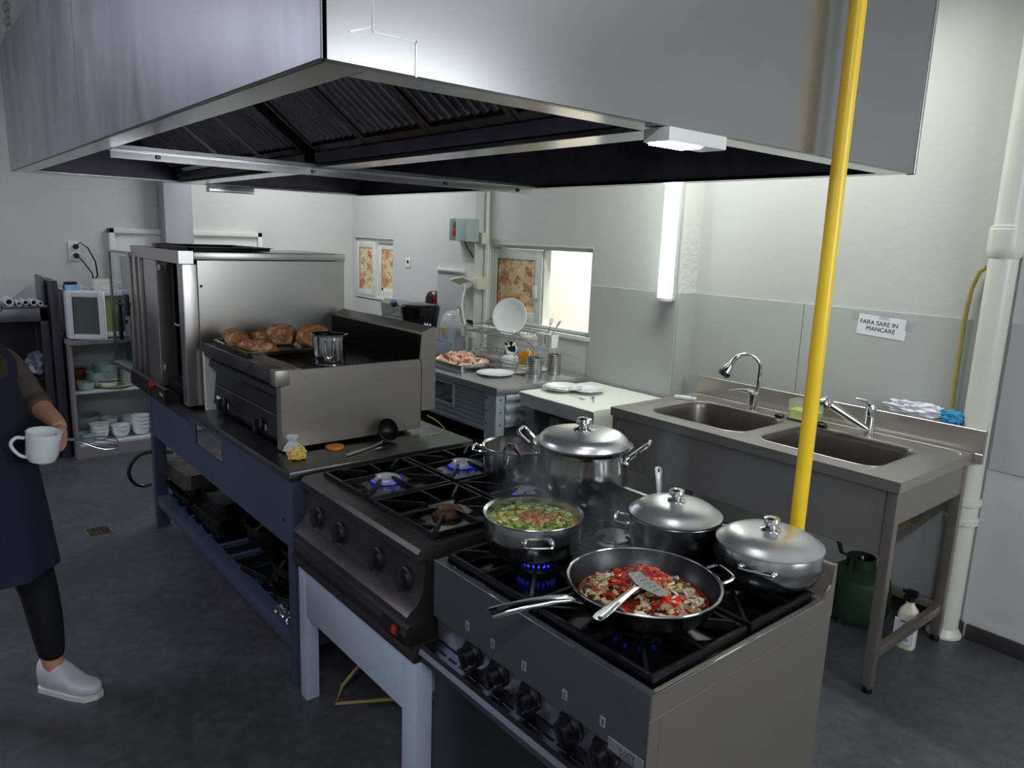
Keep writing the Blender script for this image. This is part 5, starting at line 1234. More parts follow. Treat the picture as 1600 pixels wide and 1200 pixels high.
# dish liquid tub with pump feet
t = thing('soap_tub', 'clear plastic tub of yellow green dish liquid between the two bowls', 'tub', (-1.82, 3.46, sz))
b = B().loft([rr(-1.82, 3.46, .14, .09, .012, sz+.008, 3), rr(-1.82, 3.46, .15, .10, .012, sz+.105, 3), rr(-1.82, 3.46, .144, .094, .011, sz+.105, 3), rr(-1.82, 3.46, .136, .086, .011, sz+.011, 3)], True, True)
obj('tub', b, mat('frosted_tub', (.85, .87, .84), .15, 0, namp=0, alpha=.22), t)
obj('dish_liquid', B().loft([rr(-1.82, 3.46, .134, .084, .010, sz+.012, 3), rr(-1.82, 3.46, .139, .089, .010, sz+.055, 3)], True, True), mat('lime_liquid', (.84, .92, .10), .1, 0, namp=.03, coat=.3), t)
b = B().box((-1.90, 3.415, sz+.0035), (-1.74, 3.505, sz+.0075), .002).blob((-1.925, 3.40, sz+.013), (.03, .016, .012), .3, 3, 2, 1).blob((-1.70, 3.40, sz+.013), (.034, .016, .012), .3, 3, 2, 5)
obj('black_holder', b, BLKPL, t)
t = thing('small_bottle', 'small clear bottle lying on the left end of the sink top', 'bottle', (-2.47, 3.33, sz))
MM = TR(-2.47, 3.33, sz+.0125) @ RZ(math.radians(25)) @ RY(PI/2)
obj('bottle', B().lathe([(0, -.055), (.011, -.053), (.0125, -.048), (.0125, .035), (.008, .044), (.006, .05), (0, .05)], (0, 0, 0), 16).xf(MM), mat('milky_bottle', (.80, .83, .82), .15, 0, namp=0, alpha=.85), t)
obj('cap', B().lathe([(0, .0505), (.009, .0505), (.009, .068), (0, .069)], (0, 0, 0), 16).xf(MM), WHPL, t)
t_ = B().blob((-1.36, 3.62, sz+.135), (.13, .03, .032), .55, 4, 4, 3)
tag(obj('plastic_bag', t_, mat('crumpled_white_film', (.90, .91, .94), .3, 0, namp=.02, alpha=.9, bump=.8, bscale=40), ang=20), 'crumpled white plastic bag on top of the sink backsplash', 'bag')
t_ = B().blob((-1.205, 3.612, sz+.128), (.055, .028, .034), .5, 3, 4, 9)
tag(obj('cleaning_cloth', t_, mat('blue_cloth', (.22, .58, .76), .8, 0, namp=.05, bump=.3, bscale=30), ang=20), 'bright blue cloth on the right end of the sink backsplash', 'cloth')
# under the sink
t = thing('gas_bottle', 'dark green gas bottle standing on the floor under the sink', 'gas bottle', (-1.44, 3.43, 0))
GRN = mat('green_bottle_paint', (.10, .20, .14), .45, 0, nscale=6, namp=.15)
obj('bottle', B().lathe([(0, .012), (.10, .012), (.135, .03), (.145, .07), (.145, .19), (.135, .23), (.09, .265), (.03, .28), (0, .28)], (-1.44, 3.43, 0), 32), GRN, t)
obj('foot_ring', B().lathe([(.10, 0), (.108, 0), (.108, .03), (.10, .03), (.10, 0)], (-1.44, 3.43, 0), 32), GRN, t)
obj('collar', B().lathe([(.06, .26), (.066, .26), (.066, .32), (.060, .32), (.06, .26)], (-1.44, 3.43, 0), 24), GRN, t)
obj('valve', B().lathe([(0, .275), (.018, .275), (.018, .31), (.010, .325), (0, .325)], (-1.44, 3.43, 0), 14), DARKST, t)
tag(obj('drain_hose', B().tube([(-1.50, 3.20, .66), (-1.50, 3.24, .50), (-1.48, 3.30, .36), (-1.455, 3.36, .33), (-1.45, 3.30, .02), (-1.55, 3.5, .012)], .010, 8), KNOBG), 'thin grey hose hanging under the right sink bowl', 'hose')
tag(obj('waste_pipe', B().tube([(-1.76, 3.25, .62), (-1.74, 3.3, .45), (-1.78, 3.45, .30), (-1.85, 3.60, .25)], .022, 10), BLKPL), 'black waste pipe sloping down under the sink', 'pipe')
t = thing('spray_bottle', 'white labelled spray bottle with black trigger on the floor under the sink', 'bottle', (-1.175, 3.36, 0))
bx, by = -1.175, 3.36
obj('bottle', B().loft([rr(bx, by, .085*k, .06*k, .02*k, z, 4) for z, k in ((0, .9), (.006, 1), (.12, 1), (.165, .97), (.185, .80), (.205, .45), (.215, .40), (.225, .40))], True, True), mat('cream_bottle', (.86, .85, .76), .3, 0, namp=.02), t)
obj('label', B().box((bx-.0435, by-.0315, .03), (bx+.0435, by-.0305, .14)), PAPER, t)
b = B()
for i, (z, w_) in enumerate(((.128, .05), (.112, .02), (.098, .03), (.084, .03), (.07, .03), (.05, .05), (.042, .05))):
    b.box((bx-w_/2+.005, by-.0322, z), (bx+w_/2, by-.0315, z+(.006 if i in (0, 1) else .003)))
obj('label_print', b, INK, t)
b = B().lathe([(0, .222), (.018, .222), (.018, .245), (0, .245)], (bx, by, 0), 14).box((bx-.02, by-.012, .245), (bx+.028, by+.012, .275), .005).box((bx-.038, by-.006, .252), (bx-.02, by+.006, .268), .003).tube([(bx-.018, by, .25), (bx-.028, by, .235), (bx-.026, by, .22)], .005, 6)
obj('trigger', b, BLKPL, t)
# ================================================================ COVERED APPLIANCE
ax0_, ax1_, ay0, ay1, az = -3.345, -2.72, 2.875, 3.50, .835
t = thing('glass_front_appliance', 'undercounter steel appliance with black glass door and green light', 'appliance', ((ax0_+ax1_)/2, 3.2, 0))
APM = steel('appliance_steel', .70, .38, (1, 1, 1), mt=.25)
b = B().box((ax0_, ay0+.03, .03), (ax1_, ay1, az-.001), .003)
obj('cabinet', b, APM, t)
obj('fascia', B().box((ax0_, ay0, az-.085), (ax1_, ay0+.03, az-.001), .003), APM, t)
dr = obj('door', B().box((ax0_+.005, ay0+.004, .06), (ax1_-.075, ay0+.03, az-.088), .003), BLKGL, t)
obj('door_pillar', B().box((ax1_-.072, ay0+.002, .06), (ax1_, ay0+.03, az-.088), .002), mat('dark_pillar', (.25, .25, .26), .3, .6), t)
obj('power_light', B().box((ax1_-.045, ay0-.002, az-.125), (ax1_-.035, ay0+.002, az-.10), .002), mat('green_led', (.1, .9, .3), .3, 0, namp=0, emis=(.1, 1, .35), estr=5), t)
for (x, y) in ((ax0_+.04, ay0+.06), (ax1_-.04, ay0+.06), (ax0_+.04, ay1-.04), (ax1_-.04, ay1-.04)):
    obj('foot', B().lathe([(0, 0), (.018, 0), (.018, .03), (0, .03)], (x, y, 0), 12), BLKPL, t)
# paper cover draped on it
def cover(u, v):
    x = ax0_-.03+u*(ax1_-ax0_+.09); y = ay0-.012+v*(ay1-ay0+.0)
    z = az+.003+.004*abs(noise.noise(Vector((x*6, y*6, 1))))
    ex = x-(ax1_+.004)
    if ex > 0: z = az+.003-ex*2.2; x = ax1_+.006+ex*.12
    ey = (ay0-.004)-y
    if ey > 0 : z -= ey*.7; y = ay0-.006-ey*.15
    exl = (ax0_-.002)-x
    if exl > 0: z -= exl*1.0; x = ax0_-.006
    return (x, y, z)
b = B().sheet(cover, 60, 40)
tag(obj('paper_cover', b, CLOTH, ang=50), 'white paper sheet draped over the undercounter appliance', 'table cover')
def plate_mesh(R_, z=0, h=.018):
    return B().lathe([(0, z+.001), (R_*.55, z), (R_*.60, z+.002), (R_*.70, z+h*.45), (R_*.98, z+h), (R_, z+h+.001), (R_*.985, z+h+.003), (R_*.70, z+h*.6), (R_*.58, z+.005), (0, z+.005)], (0, 0, 0), 48)
pc = Vector((-3.22, 3.10, az+.008))
G = 'dinner plates stacked on the paper cover'
for i, lb in enumerate(('lower white plate of the pair on the paper sheet', 'upper white plate of the pair on the paper sheet')):
    tag(obj('dinner_plate', plate_mesh(.118).xf(TR(pc.x+.008*i, pc.y+.01*i, pc.z+.007*i)), CERAM), lb, 'plate', G)
tag(obj('dinner_plate', plate_mesh(.11).xf(TR(-3.10, 3.20, az+.010)), CERAM), 'white plate lying right of the plate pair on the paper sheet', 'plate', G)
def cutlery(name, lab, x, y, z, rz, fork):
    b = B(); b.tube([(-.08, 0, .003), (-.02, 0, .005), (.035, 0, .004)], [.0035, .0022, .0025], 6)
    if fork:
        b.loft([[(.035, -.004, .003), (.035, .004, .003), (.035, .004, .0045), (.035, -.004, .0045)], [(.05, -.010, .001), (.05, .010, .001), (.05, .010, .0025), (.05, -.010, .0025)]], True, True)
        for k in (-.009, -.003, .003, .009): b.tube([(.05, k, .002), (.08, k, .003)], .0012, 5)
    else: b.blob((.055, 0, .004), (.022, .014, .004), 0, 1, 2)
    b.xf(TR(x, y, z) @ RZ(rz)); return obj(name, b, POLISH)
tag(cutlery('fork', '', -3.02, 3.04, az+.007, -.2, True), 'steel fork lying on the paper sheet by the plates', 'fork')
tag(cutlery('spoon', '', -2.92, 3.07, az+.007, 2.4, False), 'steel teaspoon lying on the paper sheet near the fork', 'spoon')
# ================================================================ BACK TABLE with corrugated apron
kx0, kx1, ky0, ky1, kz = -6.30, -3.40, 2.735, 3.50, .858
t = thing('corrugated_table', 'steel topped table with ribbed grey aluminium apron against the window wall', 'table', (-4.85, 3.1, 0))
b = B().box((kx0, ky0, kz-.045), (kx1, ky1, kz), .004)
obj('table_top', b, steel('back_table_steel', .70, .30, (1, 1, 1), mt=.7, namp=.015, rvar=0), t)
def corr(x0, x1, z0, z1, y, n, sgn=-1):
    pr_ = []
    N_ = n*8
    for i in range(N_+1):
        z = z0+(z1-z0)*i/N_; f_ = (i % 8)/8; h = .010*(0 if f_ < .2 else min(1, (f_-.2)/.25)*(1 if f_ < .75 else (1-f_)/.25))
        pr_.append((y+sgn*h, z))
    return [(y-sgn*.008, z0)]+pr_+[(y-sgn*.008, z1)]
b = B().prism(corr(0, 0, .555, kz-.05, ky0+.03, 8), 'x', kx0+.08, -4.62)
b.prism(corr(0, 0, .555, kz-.05, ky0+.03, 8), 'x', -3.885, kx1-.125)
b.prism(corr(0, 0, .555, .655, ky0+.03, 3), 'x', -4.62, -3.885)
obj('ribbed_apron', b, ALU, t)
b = B(); frame_box(b, -4.64, -3.865, .650, kz-.048, .018, ky0+.008, ky0+.028); obj('window_frame', b, ALU, t)
obj('dark_window', B().box((-4.62, ky0+.014, .668), (-3.883, ky0+.024, kz-.066)), BLKGL, t)
b = B().prism([(y_, z_) for y_, z_ in corr(0, 0, .60, kz-.05, 0, 3, 1)], 'x', 0, .60)
for v_ in b.bm.verts:
    x, y, z = v_.co; v_.co = Vector((kx1-.012+y, ky0+.08+x, z))
obj('side_apron', b, ALU, t)
for (x, y) in ((kx1-.125, ky0+.005), (kx0+.01, ky0+.005), (kx1-.085, ky1-.09), (kx0+.01, ky1-.09)):
    w_ = .115 if x > -4 and y < 3 else .07
    lg = obj('leg', B().box((x, y, 0), (x+w_, y+.07, kz-.046), .006), ALU, t)
    if x > -4 and y < 3:
        b = B()
        for z in (.78, .70, .62):
            b.lathe([(0, 0), (.006, 0), (.005, .003), (0, .003)], (x+.020, y, z), 8, RX(PI/2)); b.lathe([(0, 0), (.006, 0), (.005, .003), (0, .003)], (x+w_, y+.035, z), 8, RY(PI/2))
        obj('bolts', b, INK, lg)
obj('lower_shelf', B().box((kx0+.02, ky0+.09, .30), (kx1-.02, ky1-.10, .325), .002), DARKSH, t)
# pans on its lower shelf
G = 'pans on the lower shelf of the ribbed table'
for i, (x, y, R_, h, m_, lb) in enumerate(((-4.25, 2.95, .19, .11, TRAYM, 'wide dark pan left on the shelf of the ribbed table'), (-3.78, 2.98, .17, .13, DARKST, 'deep steel pan on the shelf beside the leg of the ribbed table'), (-4.72, 3.05, .18, .16, TRAYM, 'dark pot furthest left on the shelf of the ribbed table'), (-4.05, 3.27, .16, .20, DARKST, 'tall pan at the back of the shelf of the ribbed table'))):
    round_pan('shelf_pan', lb, 'pan', x, y, .326, R_, h, R_*.85, m_, G)
tag(obj('pan_lid', B().lathe([(0, 0), (.185, 0), (.19, .004), (.15, .025), (.03, .04), (.03, .05), (0, .055)], (-4.25, 2.95, .438), 36), DARKST), 'dark lid covering the wide pan under the ribbed table', 'lid')
# tray of raw chicken
o = tray('deep_tray', 'steel tray full of raw chicken pieces on the ribbed table', 'tray', -4.13, 3.00, kz+.001, .50, .40, .055, steel('tray_steel', .66, .25, (1, 1, 1)), .0)
CHK = mat('raw_chicken', (.86, .63, .55), .32, 0, nscale=22, col2=(.93, .80, .68), lo=.42, hi=.66, sss=.1, coat=.3)
CHK2 = mat('raw_chicken_skin', (.90, .76, .58), .35, 0, nscale=22, col2=(.88, .62, .55), lo=.45, hi=.7, sss=.1, coat=.3)
rn = random.Random(21)
places = ['at the front right corner', 'at the front edge', 'front left', 'at the left end', 'near the rear left', 'at the rear', 'at the rear right', 'in the middle', 'on top in the middle', 'on top to the right', 'on top to the left', 'on top near the front', 'on top near the rear', 'at the right edge', 'in the far left corner']
pos = [(.17, -.12, 0), (.05, -.13, 0), (-.08, -.12, 0), (-.19, -.05, 0), (-.16, .09, 0), (-.02, .12, 0), (.12, .10, 0), (0, 0, .01), (-.02, -.01, .035), (.10, -.02, .03), (-.12, .0, .035), (.02, -.09, .03), (-.02, .07, .035), (.19, .01, .0), (-.2, .13, .01)]
proto = []
for k in range(3):
    b = B().blob((0, 0, .028), (.062-.006*k, .042+.003*k, .028), .45, 2.0, 3, 30+k)
    if k != 1:
        b.tube([(.035, 0, .03), (.065, .005, .035), (.09, .008, .032)], [.02, .012, .009], 10).blob((.093, .008, .032), (.012, .013, .011), .1, 2, 2)
    for v_ in b.bm.verts: v_.co.z = max(v_.co.z, .0)
    proto.append(obj('raw_chicken_piece', b, CHK if k != 1 else CHK2, ang=60))
    proto[-1]['category'] = 'chicken'; proto[-1]['group'] = 'raw chicken pieces in the steel tray'
for i, (dx, dy, dzz) in enumerate(pos):
    o = proto[i] if i < 3 else proto[i % 3].copy()
    if i >= 3: COL.objects.link(o)
    o.location = (-4.13+dx, 3.00+dy, kz+.008+dzz); o.rotation_euler = (rn.uniform(-.3, .3), rn.uniform(-.3, .3), rn.uniform(0, 6.28)); o.scale = (.86, .86, .86)
    o['label'] = 'pink raw chicken piece %s of the steel tray' % places[i]
tag(obj('dinner_plate', plate_mesh(.125, 0, .02).xf(TR(-3.74, 2.99, kz+.001)), CERAM), 'single white plate on the corner of the ribbed table', 'plate')
# perforated cutlery canisters
def canister(x, y, R_, h, lab, n):
    t = thing('cutlery_canister', lab, 'canister', (x, y, kz), 'perforated steel canisters on the ribbed table')
    obj('cup', B().lathe([(0, kz), (R_*.98, kz), (R_, kz+.004), (R_, kz+h-.004), (R_+.003, kz+h), (R_-.001, kz+h), (R_-.002, kz+.006), (0, kz+.006)], (x, y, 0), 36), STEEL, t)
    b = B(); M0 = Matrix.Identity(4)
    for j in range(7):
        for k in range(30):
            a = 2*PI*k/30
            if (k % 10) in (0, 1, 2): continue
            Mx = TR(x, y, kz+.035+j*.016) @ RZ(a) @ TR(R_-.0005, 0, 0) @ RY(PI/2)
            b.lathe([(0, .0009), (.0034, .0009), (.0034, 0)], (0, 0, 0), 6, Mx) if False else b.loft([[Mx @ Vector((.0034*math.cos(q), .0034*math.sin(q), .0009)) for q in [PI/3*m_ for m_ in range(6)]]], False, True)
    obj('perforation', b, INK, t)
    for k in range(n):
        a = k*2.1; p0 = Vector((x+R_*.5*math.cos(a), y+R_*.5*math.sin(a), kz+.02)); p1 = Vector((x+R_*.8*math.cos(a+.4), y+R_*.8*math.sin(a+.4), kz+h+.02+.012*(k % 3)))
        c = B().tube([p0, p0.lerp(p1, .6), p1], [.002, .003, .005], 6)
        tag(obj('upright_cutlery', c, POLISH), ['rearmost steel handle', 'left hand steel handle', 'right hand steel handle', 'slim handle'][k % 4]+(' sticking up in the nearer perforated canister' if y < 3.3 else ' sticking up in the canister nearer the wall'), 'cutlery', 'cutlery standing in the canisters')
canister(-3.555, 3.165, .052, .135, 'nearer and larger perforated steel cutlery canister', 4)
canister(-3.575, 3.36, .047, .14, 'perforated steel canister nearer the wall, behind the first', 3)
# two tier dish rack
rx0, rx1, ry0, ry1 = -4.34, -3.70, 3.17, 3.46
t = thing('dish_rack', 'two tier grey wire dish rack below the big hatch', 'dish rack', ((rx0+rx1)/2, 3.3, kz))
b = B(); W_ = .003
for x in (rx0+.05, rx1-.05):
    for (ya, yb) in ((ry0, ry1), (ry1, ry0)):
        b.tube([(x, ya, kz+W_), (x, ya+(yb-ya)*.12, kz+.08), (x, ya+(yb-ya)*.55, kz+.15), (x, ya+(yb-ya)*.1, kz+.25), (x, ya-(yb-ya)*.05, kz+.285)], .0035, 8, sm=4)
    obj('side_frame', b, WIRE, t); b = B()
for nm, z0_, zt_ in (('lower_basket', kz+.045, kz+.075), ('upper_basket', kz+.225, kz+.265)):
    b = B()
    for z, k in ((z0_, .01), (zt_, 0)):
        b.tube([(p[0], p[1], z) for p in rr((rx0+rx1)/2, (ry0+ry1)/2, rx1-rx0-k, ry1-ry0-k, .02, None, 4)], .003, 6, True)
    nx = 26
    for i in range(nx):
        x = rx0+.02+i*(rx1-rx0-.04)/(nx-1)
        b.tube([(x, ry0, zt_), (x, ry0+.01, z0_), (x, (ry0+ry1)/2-.04, z0_), (x, (ry0+ry1)/2, z0_+.035), (x, (ry0+ry1)/2+.04, z0_), (x, ry1-.01, z0_), (x, ry1, zt_)], .0016, 5)
    for y in (ry0+.06, ry1-.06): b.tube([(rx0, y, z0_-.003), (rx1, y, z0_-.003)], .002, 5)
    obj(nm, b, WIRE, t)
obj('drip_board', B().loft([rr((rx0+rx1)/2+.02, ry0+.13, .66, .33, .03, kz+.002, 4), rr((rx0+rx1)/2+.02, ry0+.13, .68, .35, .03, kz+.016, 4), rr((rx0+rx1)/2+.02, ry0+.13, .66, .33, .03, kz+.016, 4), rr((rx0+rx1)/2+.02, ry0+.13, .64, .31, .03, kz+.006, 4)], True, True), mat('clear_drip_board', (.80, .83, .84), .2, 0, namp=0), t)
def holder(x, y, z, lab, grp='white plastic cutlery holders on the dish rack'):
    tt = thing('cutlery_holder', lab, 'cutlery holder', (x, y, z), grp)
    for k in (-1, 1):
        b = B().loft([rr(x+k*.038, y, .055, .055, .008, z, 3), rr(x+k*.038, y, .072, .07, .010, z+.085, 3), rr(x+k*.038, y, .066, .064, .009, z+.085, 3), rr(x+k*.038, y, .050, .050, .007, z+.005, 3)], True, True)
        obj('cup', b, WHPL, tt)
    return tt
h1_ = holder(-3.52, 3.245, kz+.205, 'white double cutlery holder hooked on the right end of the rack')
h2_ = holder(-4.41, 3.26, kz+.165, 'white double cutlery holder hooked on the left end of the rack')
def up(name, lab, cat, p0, p1, head, m_=POLISH, mh=None):
    tt = thing(name, lab, cat, p0)
    p0, p1 = Vector(p0), Vector(p1); d = (p1-p0).normalized()
    obj('handle', B().tube([p0, p0.lerp(p1, .5), p1], [.003, .0028, .003], 6), m_, tt)
    q = d.to_track_quat('Z', 'Y').to_matrix().to_4x4(); q.translation = p1
    b = B()
    if head == 'fork':
        b.loft([[(-.004, -.001, -.002), (.004, -.001, -.002), (.004, .001, -.002), (-.004, .001, -.002)], [(-.011, -.001, .02), (.011, -.001, .02), (.011, .001, .02), (-.011, .001, .02)]], True, True)
        for k in (-.010, -.0035, .0035, .010): b.tube([(k, 0, .018), (k*.95, .002, .055)], .0016, 5)
    elif head == 'spoon': b.blob((0, 0, .022), (.017, .005, .027), 0, 1, 3)
    else: b.blob((0, 0, .015), (.012, .010, .025), .1, 1, 3)
    obj('head', b.xf(q), mh or m_, tt)
up('fork', 'steel fork standing highest in the right cutlery holder', 'fork', (-3.55, 3.25, kz+.215), (-3.50, 3.24, kz+.345), 'fork')
up('fork', 'second fork leaning right in the right cutlery holder', 'fork', (-3.54, 3.24, kz+.215), (-3.45, 3.25, kz+.34), 'fork')
up('spoon', 'steel ladle spoon standing tall in the left cutlery holder', 'spoon', (-4.44, 3.26, kz+.175), (-4.50, 3.24, kz+.33), 'spoon')
for k, lb in enumerate(('black spoon head at the left in the left cutlery holder', 'black spoon head in the middle of the left cutlery holder', 'black spoon head at the right of the left cutlery holder')):
    up('black_spoon', lb, 'spoon', (-4.40+.018*k, 3.25, kz+.175), (-4.395+.022*k, 3.24, kz+.255), 'knob', BLKPL)
# plates standing in the upper rack
M = TR(-3.93, 3.265, kz+.225) @ RX(math.radians(82)) @ TR(0, .135, 0)
M = TR(-3.93, 3.25, kz+.232) @ RZ(.48) @ RX(math.radians(80)) @ TR(0, .128, 0)
tag(obj('dinner_plate', plate_mesh(.128, 0, .02).xf(M), CERAM), 'large white plate standing upright in the top of the dish rack', 'plate')
# mug and small things in the lower rack
t = thing('patterned_mug', 'black and white patterned mug hanging in the dish rack', 'mug', (-3.955, 3.29, kz+.09))
def mug_pat():
    M = bpy.data.materials.new('black_white_pattern'); M.use_nodes = True; nt = M.node_tree; N = nt.nodes; L = nt.links
    v = N.new('ShaderNodeTexNoise'); v.inputs['Scale'].default_value = 34; v.inputs['Detail'].default_value = 0; tc = N.new('ShaderNodeTexCoord'); L.new(tc.outputs['Object'], v.inputs['Vector'])
    r = N.new('ShaderNodeValToRGB'); r.color_ramp.interpolation = 'CONSTANT'; r.color_ramp.elements[1].position = .52; r.color_ramp.elements[0].color = (.01, .01, .01, 1); r.color_ramp.elements[1].color = (.85, .85, .84, 1)
    L.new(v.outputs['Fac'], r.inputs[0]); L.new(r.outputs[0], N['Principled BSDF'].inputs['Base Color']); N['Principled BSDF'].inputs['Roughness'].default_value = .15
    return M
zz = kz+.09
obj('cup', B().lathe([(0, zz), (.036, zz), (.041, zz+.006), (.041, zz+.09), (.0375, zz+.09), (.037, zz+.01), (0, zz+.006)], (-3.955, 3.29, 0), 32), mug_pat(), t)
obj('handle', B().tube([(-3.915, 3.29, zz+.075), (-3.89, 3.285, zz+.07), (-3.88, 3.283, zz+.045), (-3.892, 3.285, zz+.022), (-3.916, 3.29, zz+.018)], .005, 8), CERAM, t)
t = thing('glass_bowl', 'small upturned white bowl in the lower basket of the rack', 'bowl', (-3.90, 3.24, kz+.05))
obj('bowl', bowl_mesh(.055, .045, .03).xf(TR(-3.90, 3.235, kz+.095) @ RX(PI)), CERAM, t)
b = B().loft([rr(-3.755, 3.27, .095, .07, .015, kz+.05, 4), rr(-3.755, 3.27, .11, .08, .015, kz+.125, 4), rr(-3.755, 3.27, .10, .07, .012, kz+.125, 4), rr(-3.755, 3.27, .088, .06, .012, kz+.056, 4)], True, True).blob((-3.745, 3.275, kz+.125), (.028, .02, .03), .25, 3, 3, 2)
tag(obj('orange_tub', b, mat('bright_orange_plastic', (.93, .62, .10), .3, 0, namp=.02)), 'bright orange plastic tub in the lower basket of the dish rack', 'tub')
# more clutter to the left on the table: cake dome, bag, grey tub
t = thing('cake_dome', 'clear plastic domed cover standing left of the dish rack', 'dome', (-4.665, 3.31, kz))
DOME = mat('clear_dome', (.84, .85, .86), .08, 0, namp=0, alpha=.38)
cx, cy = -4.665, 3.31
obj('dome', B().lathe([(.115, kz+.20), (.12, kz+.205), (.112, kz+.25), (.09, kz+.295), (.055, kz+.325), (.0, kz+.335)], (cx, cy, 0), 32), DOME, t)
b = B()
for k in range(8):
    a = 2*PI*k/8; b.tube([(cx+.113*math.cos(a), cy+.113*math.sin(a), kz+.25), (cx+.091*math.cos(a), cy+.091*math.sin(a), kz+.294), (cx+.06*math.cos(a), cy+.06*math.sin(a), kz+.327)], .003, 5)
obj('ribs', b, DOME, t)
obj('base', B().lathe([(0, kz), (.10, kz), (.115, kz+.02), (.122, kz+.20), (.115, kz+.20), (.108, kz+.02), (0, kz+.01)], (cx, cy, 0), 32), mat('cloudy_plastic', (.72, .74, .77), .25, 0, namp=.04, alpha=.75), t)
obj('sticker', B().box((cx+.0, cy-.128, kz+.17), (cx+.07, cy-.122, kz+.205)), mat('yellow_purple_sticker', (.72, .60, .25), .5, 0, nscale=50, namp=.3), t)
tag(obj('grey_crate', B().loft([rr(-4.60, 3.08, .24, .14, .02, kz+.001, 3), rr(-4.60, 3.08, .27, .17, .02, kz+.12, 3), rr(-4.60, 3.08, .25, .15, .02, kz+.12, 3), rr(-4.60, 3.08, .22, .12, .02, kz+.006, 3)], True, True), mat('slate_plastic', (.50, .53, .58), .4, 0)), 'slate grey plastic crate behind the chicken tray', 'crate')
b = B().blob((-4.46, 2.925, kz+.12), (.06, .05, .13), .6, 4, 4, 6)
for v_ in b.bm.verts: v_.co.z = max(v_.co.z, kz+.002)
tag(obj('shopping_bag', b, mat('thin_white_bag', (.88, .89, .92), .3, 0, namp=.02, alpha=.8, bump=.8, bscale=30), ang=20), 'crumpled white plastic bag left of the raw chicken tray', 'bag')
# slicer / fryer cluster: black pot, steel box with blue knobs, lids with knob
t = thing('black_pot', 'large glossy black pot standing at the far end of the ribbed table', 'pot', (-4.99, 3.20, kz))
obj('body', B().lathe([(0, kz+.12), (.10, kz+.12), (.13, kz+.15), (.155, kz+.29), (.160, kz+.335), (.145, kz+.355), (.08, kz+.366), (0, kz+.368)], (-4.99, 3.20, 0), 48), mat('gloss_black', (.04, .04, .045), .12, .2, namp=.05), t)
obj('base', B().lathe([(0, kz), (.10, kz), (.10, kz+.12), (0, kz+.12)], (-4.99, 3.20, 0), 30), DARKST, t)
t = thing('steel_fryer', 'steel fryer with blue knobs and flat lids at the far end of the ribbed table', 'fryer', (-5.70, 3.15, kz))
FRS = steel('fryer_steel', .66, .25, (1, 1, 1))
obj('tank', B().box((-6.15, 2.90, kz), (-5.36, 3.38, kz+.165), .006), FRS, t)
obj('control_head', B().prism([(3.30, kz+.165), (3.28, kz+.30), (3.33, kz+.335), (3.44, kz+.32), (3.44, kz+.0), (3.39, kz+.0), (3.39, kz+.165)], 'x', -5.76, -5.37), FRS, t)
BKN = mat('blue_black_knob', (.14, .22, .34), .2, .3)
for (x, y, z) in ((-5.50, 3.26, kz+.31), (-5.45, 3.12, kz+.185)):
    obj('knob', B().lathe([(0, -.02), (.028, -.02), (.032, 0), (.03, .018), (.02, .024), (0, .024)], (x, y, z), 18, RX(.9)), BKN, t)
for x in (-5.95, -5.58):
    ld = obj('lid', B().box((x-.16, 2.93, kz+.166), (x+.16, 3.24, kz+.174), .003), FRS, t)
    obj('lid_knob', B().lathe([(0, 0), (.010, 0), (.010, .018), (.022, .022), (.022, .032), (0, .034)], (x, 3.10, kz+.174), 14), BLKPL, ld)
obj('basket_handle', B().tube([(-5.9, 2.80, kz+.205), (-5.75, 2.92, kz+.20), (-5.6, 3.0, kz+.185)], .008, 8), BLKPL, t)
# ================================================================ LEFT CUPBOARD, microwave, crockery
cx0, cx1, cy0, cy1, cz = -6.62, -6.15, .925, 1.63, .905
LAM = mat('grey_laminate', (.52, .51, .52), .4, 0, nscale=5, namp=.05, stretch=(1, 1, .3)); LAMW = mat('white_laminate', (.78, .79, .80), .35, 0, namp=.02); LAMD = mat('dark_laminate', (.20, .19, .20), .45, 0)
t = thing('open_cupboard', 'low open fronted grey cupboard with two shelves of crockery by the left wall', 'cupboard', ((cx0+cx1)/2, (cy0+cy1)/2, 0))
obj('side_panel', B().box((cx0, cy0, 0), (cx1, cy0+.02, cz-.035), .001, 1), LAM, t)
obj('side_panel', B().box((cx0, cy1-.02, 0), (cx1, cy1, cz-.035), .001, 1), LAM, t)
obj('back_panel', B().box((cx0, cy0+.02, .0), (cx0+.012, cy1-.02, cz-.035)), LAMW, t)
obj('counter', B().box((cx0, cy0-.01, cz-.034), (cx1+.03, cy1+.01, cz), .003), LAM, t)
obj('lower_shelf', B().box((cx0+.012, cy0+.02, .092), (cx1-.002, cy1-.02, .110), .001, 1), LAMW, t)
obj('upper_shelf', B().box((cx0+.012, cy0+.02, .492), (cx1-.03, cy1-.02, .510), .001, 1), LAMW, t)
obj('plinth', B().box((cx0+.03, cy0+.02, 0), (cx1-.001, cy1-.02, .09), .001, 1), LAM, t)
